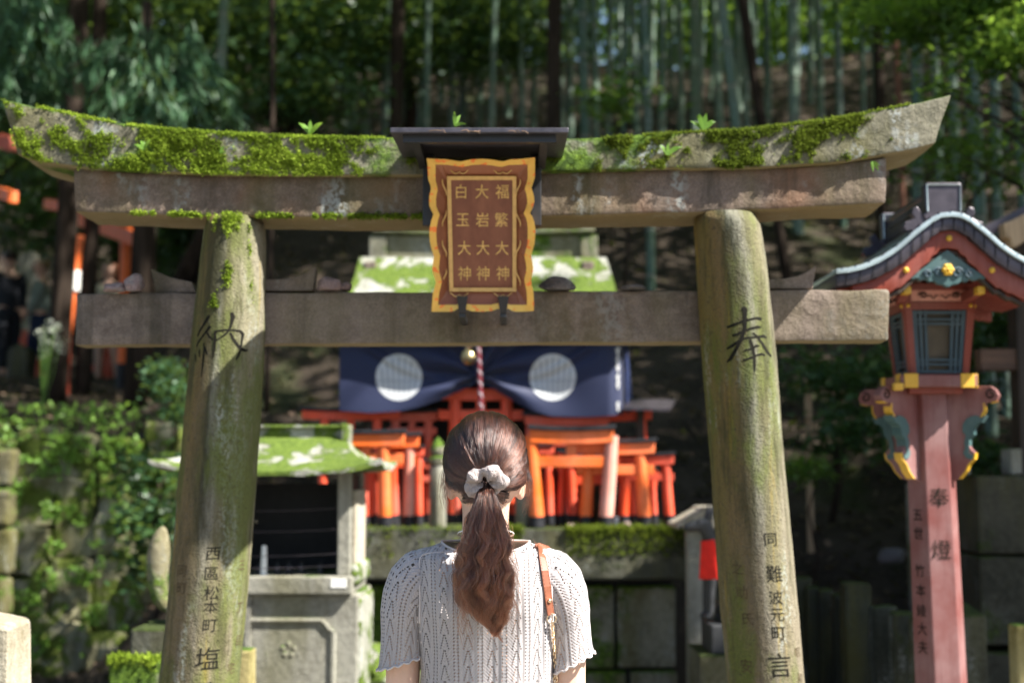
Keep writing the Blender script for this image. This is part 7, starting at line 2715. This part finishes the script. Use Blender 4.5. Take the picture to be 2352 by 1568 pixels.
# base cap under the strands
g = G()
nu, nv = 48, 32
keep = {}
vs, fs = [], []
for j in range(nv + 1):
    for i in range(nu):
        th, ph = math.pi * j / nv, 2 * math.pi * i / nu
        d = Vector((math.sin(th) * math.cos(ph), math.sin(th) * math.sin(ph), math.cos(th)))
        vs.append(ell(d, -.0035))


def scalp(d):
    """is direction d covered with hair?"""
    if d.y > .35 and d.z < .55: return False
    if d.y > -.25 and d.z < -.22: return False
    if d.z < -.86 + .1 * abs(d.x): return False
    if d.z < -.45 and abs(d.x) > .60: return False
    return True


for j in range(nv):
    for i in range(nu):
        a, b = j * nu + i, j * nu + (i + 1) % nu
        th, ph = math.pi * (j + .5) / nv, 2 * math.pi * (i + .5) / nu
        if scalp(Vector((math.sin(th) * math.cos(ph), math.sin(th) * math.sin(ph), math.cos(th)))):
            fs.append((a + nu, b + nu, b, a))
hair = G().add(vs, fs).build('hair', M['hair_cap'], woman, smooth='all', fix=False)


def hair_curves(name, strands, radii, mat, parent, tones=None):
    hc_ = bpy.data.hair_curves.new(name)
    hc_.add_curves([len(s) for s in strands])
    co = np.concatenate(strands).astype(np.float32) - np.array(OFF[parent.name], dtype=np.float32)
    hc_.attributes['position'].data.foreach_set('vector', co.ravel())
    ra = hc_.attributes.get('radius') or hc_.attributes.new('radius', 'FLOAT', 'POINT')
    ra.data.foreach_set('value', np.concatenate(radii).astype(np.float32))
    if tones is not None:
        hc_.attributes.new('tone', 'FLOAT', 'CURVE').data.foreach_set('value', np.array(tones, dtype=np.float32))
    hc_.materials.append(mat)
    o = bpy.data.objects.new(name, hc_)
    COL.objects.link(o)
    o.parent = parent
    OFF[o.name] = OFF[parent.name]
    return o


rh = random.Random(77)
S, Rd, TN = [], [], []
NP = 16
LOCK, lk = None, 0
while len(S) < 9500:
    if lk <= 0:
        LOCK = (Vector((rh.gauss(0, 1), rh.gauss(0, 1), rh.gauss(0, 1))).normalized(), rh.random(), rh.uniform(0, 6.28), max(0, min(1, .35 + rh.gauss(0, .42))))
        lk = rh.randint(16, 44)
    lk -= 1
    d = (LOCK[0] + Vector((rh.gauss(0, .045), rh.gauss(0, .045), rh.gauss(0, .045)))).normalized()
    if not scalp(d):
        lk -= 4
        continue
    ang = d.angle(tie_d)
    if ang < .18 or ang > 2.75: continue
    if d.y > .2 and rh.random() < .3: continue
    lift = .0045 * LOCK[1] ** 2 + rh.uniform(0, .002) + .004 * sstep(.5, 1.6, ang) * max(0, d.z)
    ph = LOCK[2] + rh.gauss(0, .3)
    # strands gather into locks: a slow noise shifts neighbouring strands together
    lock = mnoise.noise(d * 4.5) * .05
    side_v = d.cross(tie_d).normalized()
    pts = []
    sn = math.sin(ang)
    for i in range(NP):
        t = i / (NP - 1)
        q = d * (math.sin((1 - t) * ang) / sn) + tie_d * (math.sin(t * ang) / sn)
        q += side_v * (lock + .022 * math.sin(ph + t * 4)) * math.sin(math.pi * t)
        # sag of the side hair over the ears
        q.z -= .07 * math.sin(math.pi * t) * abs(d.x) * (1 if d.z < .6 else .3)
        q.normalize()
        r = lift * math.sin(math.pi * min(1, t * .9 + .1)) + .0015 + .003 * mnoise.noise(q * 9) * (1 - t) - .001
        if t > .86: r -= .006 * (t - .86) / .14
        pts.append(ell(q, r))
    S.append(np.array([tuple(p) for p in pts]))
    TN.append(max(0, min(1, LOCK[3] + .5 * mnoise.noise(d * 5) + rh.gauss(0, .12))))
    Rd.append(np.linspace(.00042, .00036, NP))
# flyaway hairs over the crown
for _ in range(130):
    d = Vector((rh.uniform(-.9, .9), rh.uniform(-.5, .4), rh.uniform(.1, 1))).normalized()
    a = ell(d, .001)
    o3 = Vector((rh.gauss(0, .5), rh.gauss(0, .4), rh.gauss(.2, .4)))
    L = rh.uniform(.015, .05)
    pts = [a + (d * .35 + o3 * .5) * L * t + Vector((0, -.3, -.5)) * L * t * t * .8 + (tie_d - d) * L * t * .3 for t in [i / 9 for i in range(10)]]
    S.append(np.array([tuple(p) for p in pts])); Rd.append(np.linspace(.00028, .00012, 10))
# wisps hanging beside the ears
for sg, pth in ((-1, ((1034, 1050), (1022, 1090), (1021, 1140), (1034, 1190))), (1, ((1203, 1060), (1216, 1105), (1213, 1150), (1198, 1186)))):
    for _ in range(46):
        j = rh.gauss(0, 4.5)
        end = rh.uniform(.5, 1)
        dy = rh.uniform(-.01, .03)
        ctrl = [P(a + j * (.4 + .5 * k) + rh.gauss(0, 1.5), b, WC - .01 + dy) for k, (a, b) in enumerate(pth)]
        pts = []
        for i in range(12):
            t = i / 11 * end * 3
            k = min(2, int(t))
            pts.append(tuple(ctrl[k].lerp(ctrl[k + 1], t - k)))
        S.append(np.array(pts)); Rd.append(np.linspace(.0004, .00015, 12))
hair_curves('pulled_back_strands', S, Rd, M['hair_head'], hair, TN + [.2] * (len(S) - len(TN)))

# ponytail: wavy locks
CP = [(1118, 1110, -.098), (1119, 1135, -.122), (1121, 1180, -.134), (1121, 1250, -.138), (1119, 1330, -.140), (1124, 1395, -.136), (1136, 1440, -.132), (1146, 1470, -.128)]
HWT = [(1110, .011), (1135, .018), (1180, .031), (1230, .039), (1290, .046), (1350, .049), (1390, .044), (1420, .033), (1445, .019), (1470, .007)]
cpy = [c[1] for c in CP]


def tail_c(py):
    return P(float(np.interp(py, cpy, [c[0] for c in CP])), py, WC + float(np.interp(py, cpy, [c[2] for c in CP])))


S, Rd, TN = [], [], []
NP = 44
NL = 64
for L in range(NL):
    rr = math.sqrt(rh.random())
    th = rh.uniform(0, 2 * math.pi)
    a0, b0 = rr * math.cos(th), rr * math.sin(th)
    endp = lerp(1470, 1400, min(1, abs(a0) ** 1.5)) + rh.uniform(-28, 6)
    if rh.random() < .25: endp -= rh.uniform(20, 110)
    wl, ph, amp = rh.uniform(60, 112), rh.uniform(0, 6.28), rh.uniform(.003, .0095)
    wl2, ph2 = rh.uniform(30, 50), rh.uniform(0, 6.28)
    drift = rh.uniform(-.22, .22)
    ltone = max(0, min(1, .38 + rh.gauss(0, .5) + .5 * (b0 > .2)))
    b0 += rh.gauss(0, .12)
    for k in range(rh.randint(95, 150)):
        oa, ob = rh.gauss(0, .075), rh.gauss(0, .10)
        e2 = endp - abs(rh.gauss(0, 22))
        f1, f2 = rh.gauss(0, .3), rh.uniform(.8, 1.2)
        pts = []
        for i in range(NP):
            t = i / (NP - 1)
            py = lerp(1108, e2, t)
            c = tail_c(py)
            hw = float(np.interp(py, [h[0] for h in HWT], [h[1] for h in HWT]))
            hd = min(.030, hw * .62)
            w = sstep(1130, 1260, py)
            spread = 1 + .5 * w
            a = a0 + oa * spread + drift * t
            b = b0 + ob * spread
            wave = amp * w * math.sin(py / wl * 6.283 + ph + f1) * f2 + .0018 * w * math.sin(py / wl2 * 6.283 + ph2 + f1 * 2)
            wav2 = amp * .8 * w * math.cos(py / wl * 6.283 + ph + f1)
            pts.append((c.x + a * hw + wave, c.y + b * hd + wav2 * .6, c.z + .002 * math.sin(py * .1 + ph)))
        TN.append(max(0, min(1, ltone + rh.gauss(0, .12))))
        S.append(np.array(pts)); Rd.append(np.concatenate([np.full(NP - 8, .00040), np.linspace(.00040, .00012, 8)]))
for _ in range(260):
    py0 = rh.uniform(1150, 1380)
    c = tail_c(py0)
    hw = float(np.interp(py0, [h[0] for h in HWT], [h[1] for h in HWT]))
    sg = rh.choice((-1, 1))
    p = Vector((c.x + sg * hw * rh.uniform(.5, 1.05), c.y + rh.uniform(-.02, .01), c.z))
    L = rh.uniform(.03, .11)
    cu = rh.uniform(-1, 1)
    pts = [tuple(p + Vector((sg * .012 * math.sin(t * 3.3 + cu) + sg * .006 * t, rh.uniform(-.0005, .0005) - .004 * t, -L * t))) for t in [i / 13 for i in range(14)]]
    S.append(np.array(pts)); Rd.append(np.linspace(.0003, .0001, 14))
hair_curves('ponytail', S, Rd, M['hair_tail'], hair, TN + [.1] * (len(S) - len(TN)))

# scrunchie
ax = Vector((0, -.80, -.60)).normalized()
e1 = Vector((1, 0, 0))
e2 = ax.cross(e1).normalized()
cen = TIE + Vector((.0, -.008, .006))
vs, fs = [], []
nu, nv = 160, 28
for i in range(nu):
    th = 2 * math.pi * i / nu
    rad = e1 * math.cos(th) + e2 * math.sin(th)
    bul = .0125 * (1 + .20 * math.sin(th * 2 + .6) + .14 * math.sin(th * 5 + 2))
    Rm = .0245 * (1 + .05 * math.sin(th * 2 + 1))
    for j in range(nv):
        b = 2 * math.pi * j / nv
        f = 1 + .035 * math.sin(th * 15 + 2.2 * math.sin(b)) * (.5 + .5 * math.cos(b)) + .10 * math.sin(th * 5 + b * 2 + 1) + .06 * math.sin(th * 8 - b) + .03 * math.sin(th * 23 + b * 3)
        out = rad * (math.cos(b) * bul * 1.18 * f) + ax * (math.sin(b) * bul * .95 * f)
        tw = .004 * math.sin(th * 5 + b)
        vs.append(cen + rad * Rm + out + ax * tw)
for i in range(nu):
    for j in range(nv):
        fs.append((i * nv + j, i * nv + (j + 1) % nv, ((i + 1) % nu) * nv + (j + 1) % nv, ((i + 1) % nu) * nv + j))
mt = MT('pale_satin')
_o = mt.pos()
_k = mt.noise(mt.map(_o, (55, 90, 55), rot=(.4, .2, .7)), 1, 4, .55, 1.5)
_k2 = mt.noise(_o, 900, 2, .5)
M['satin'] = mt.done(mt.bsdf(mt.mix(mt.rng(_k, .3, .7), (.30, .25, .235), (.40, .335, .315)), .48, 0, mt.bump(mt.math('ADD', _k, mt.math('MULTIPLY', _k2, .05)), .9, .009), .35))
G().add(vs, fs).build('scrunchie', M['satin'], woman, smooth='all')

# shoulder bag ----------------------------------------------------------------------
M['leather'] = m_plain('tan_leather', (.21, .07, .036), .45, 0, .45, .18, 60, .2, .001)
M['leather_edge'] = m_plain('tan_leather_edge', (.17, .055, .03), .6, 0, .3, .18, 60)
M['gold_metal'] = m_plain('pale_gold_metal', (.85, .66, .45), .22, 1, .5, .05, 60)
bagp = torso_y(1262, 1405, .004)
bag = thing('shoulder_bag', 'tan leather bag strap with gold chain over the woman\'s right shoulder', 'bag', bagp)
SP = [(1238, 1253), (1243, 1275), (1248, 1305), (1253, 1340), (1257, 1372), (1260, 1392), (1262, 1404)]
cpts = []
for t in [i / 8 for i in range(8)]:
    a = lerp(math.pi * .82, 1.02, t)
    cpts.append(torso_pt(lerp(1330, 1252, sstep(0, .8, t)), a * .98, .004))
for a, b in SP:
    cpts.append(torso_y(a, b, .0045))
fine = []
for i in range(len(cpts) - 1):
    for q in range(4): fine.append(cpts[i].lerp(cpts[i + 1], q / 4))
fine.append(cpts[-1])
g = G()
rings = []
for i, p in enumerate(fine):
    d = (fine[min(i + 2, len(fine) - 1)] - fine[max(i - 2, 0)]).normalized()
    out = (p - Vector((wx + (p.x - wx) * .6, WC + .01, p.z - .03))).normalized()
    s = d.cross(out).normalized()
    out = s.cross(d).normalized()
    w = .0085
    rings.append([p - s * w - out * .001, p + s * w - out * .001, p + s * w + out * .0016, p - s * w + out * .0016])
g.loft(rings)
strap = g.build('strap', M['leather'], bag, bevel=.0007)
for sg in (-1, 1):
    g = G()
    for i in range(0, len(fine) - 1):
        p, q2 = rings[i], rings[i + 1]
        k = .12 if sg < 0 else .88
        a, b = p[3].lerp(p[2], k), q2[3].lerp(q2[2], k)
        if (i % 1) == 0:
            dd = (b - a)
            n = max(1, int(dd.length / .004))
            for m_ in range(n):
                a1, b1 = a.lerp(b, m_ / n), a.lerp(b, (m_ + .55) / n)
                g.tube([a1, b1], .0006, 4)
    g.build('stitching', M['leather_edge'], strap)
ro = rings[-9][3].lerp(rings[-9][2], .5)
no = (rings[-9][3] - rings[-9][0]).normalized()
g = G().ball(ro + no * .001, (.0048, .0048, .0048), 16, 10)
g.build('rivet', M['gold_metal'], strap, smooth='all')
rc = fine[-1] + Vector((.0015, -.001, -.007))
G().torus(rc, .0088, .0014, 24, 8, Matrix.Rotation(math.pi / 2, 3, 'X')).build('ring', M['gold_metal'], bag, smooth='all')
g = G()
c0 = rc + Vector((.001, -.001, -.009))
CH = []
n = 44
for i in range(n):
    t = i / (n - 1)
    py = lerp(1424, 1760, t)
    b = torso_y(lerp(1264, 1290, t), py, .006)
    CH.append(b)
for i, c in enumerate(CH):
    d = (CH[min(i + 1, n - 1)] - CH[max(0, i - 1)]).normalized()
    rot = d.to_track_quat('X', 'Z').to_matrix()
    tw = Matrix.Rotation(R(35 if i % 2 else -35), 3, 'X')
    g.torus(c, .0042, .0012, 14, 6, rot @ tw @ Matrix.Rotation(R(90), 3, 'X') @ Matrix.Scale(1.3, 3, (1, 0, 0)))
g.build('chain', M['gold_metal'], bag, smooth='all')
e = CH[-1]
hb_ = G()
hb_.box(e + Vector((.035, .01, -.10)), (.05, .19, .15))
bb = hb_.build('bag_body', M['leather'], bag, bevel=.015, seg=3)
G().box(e + Vector((.064, .01, -.07)), (.006, .188, .085)).build('flap', M['leather'], bb, bevel=.002)
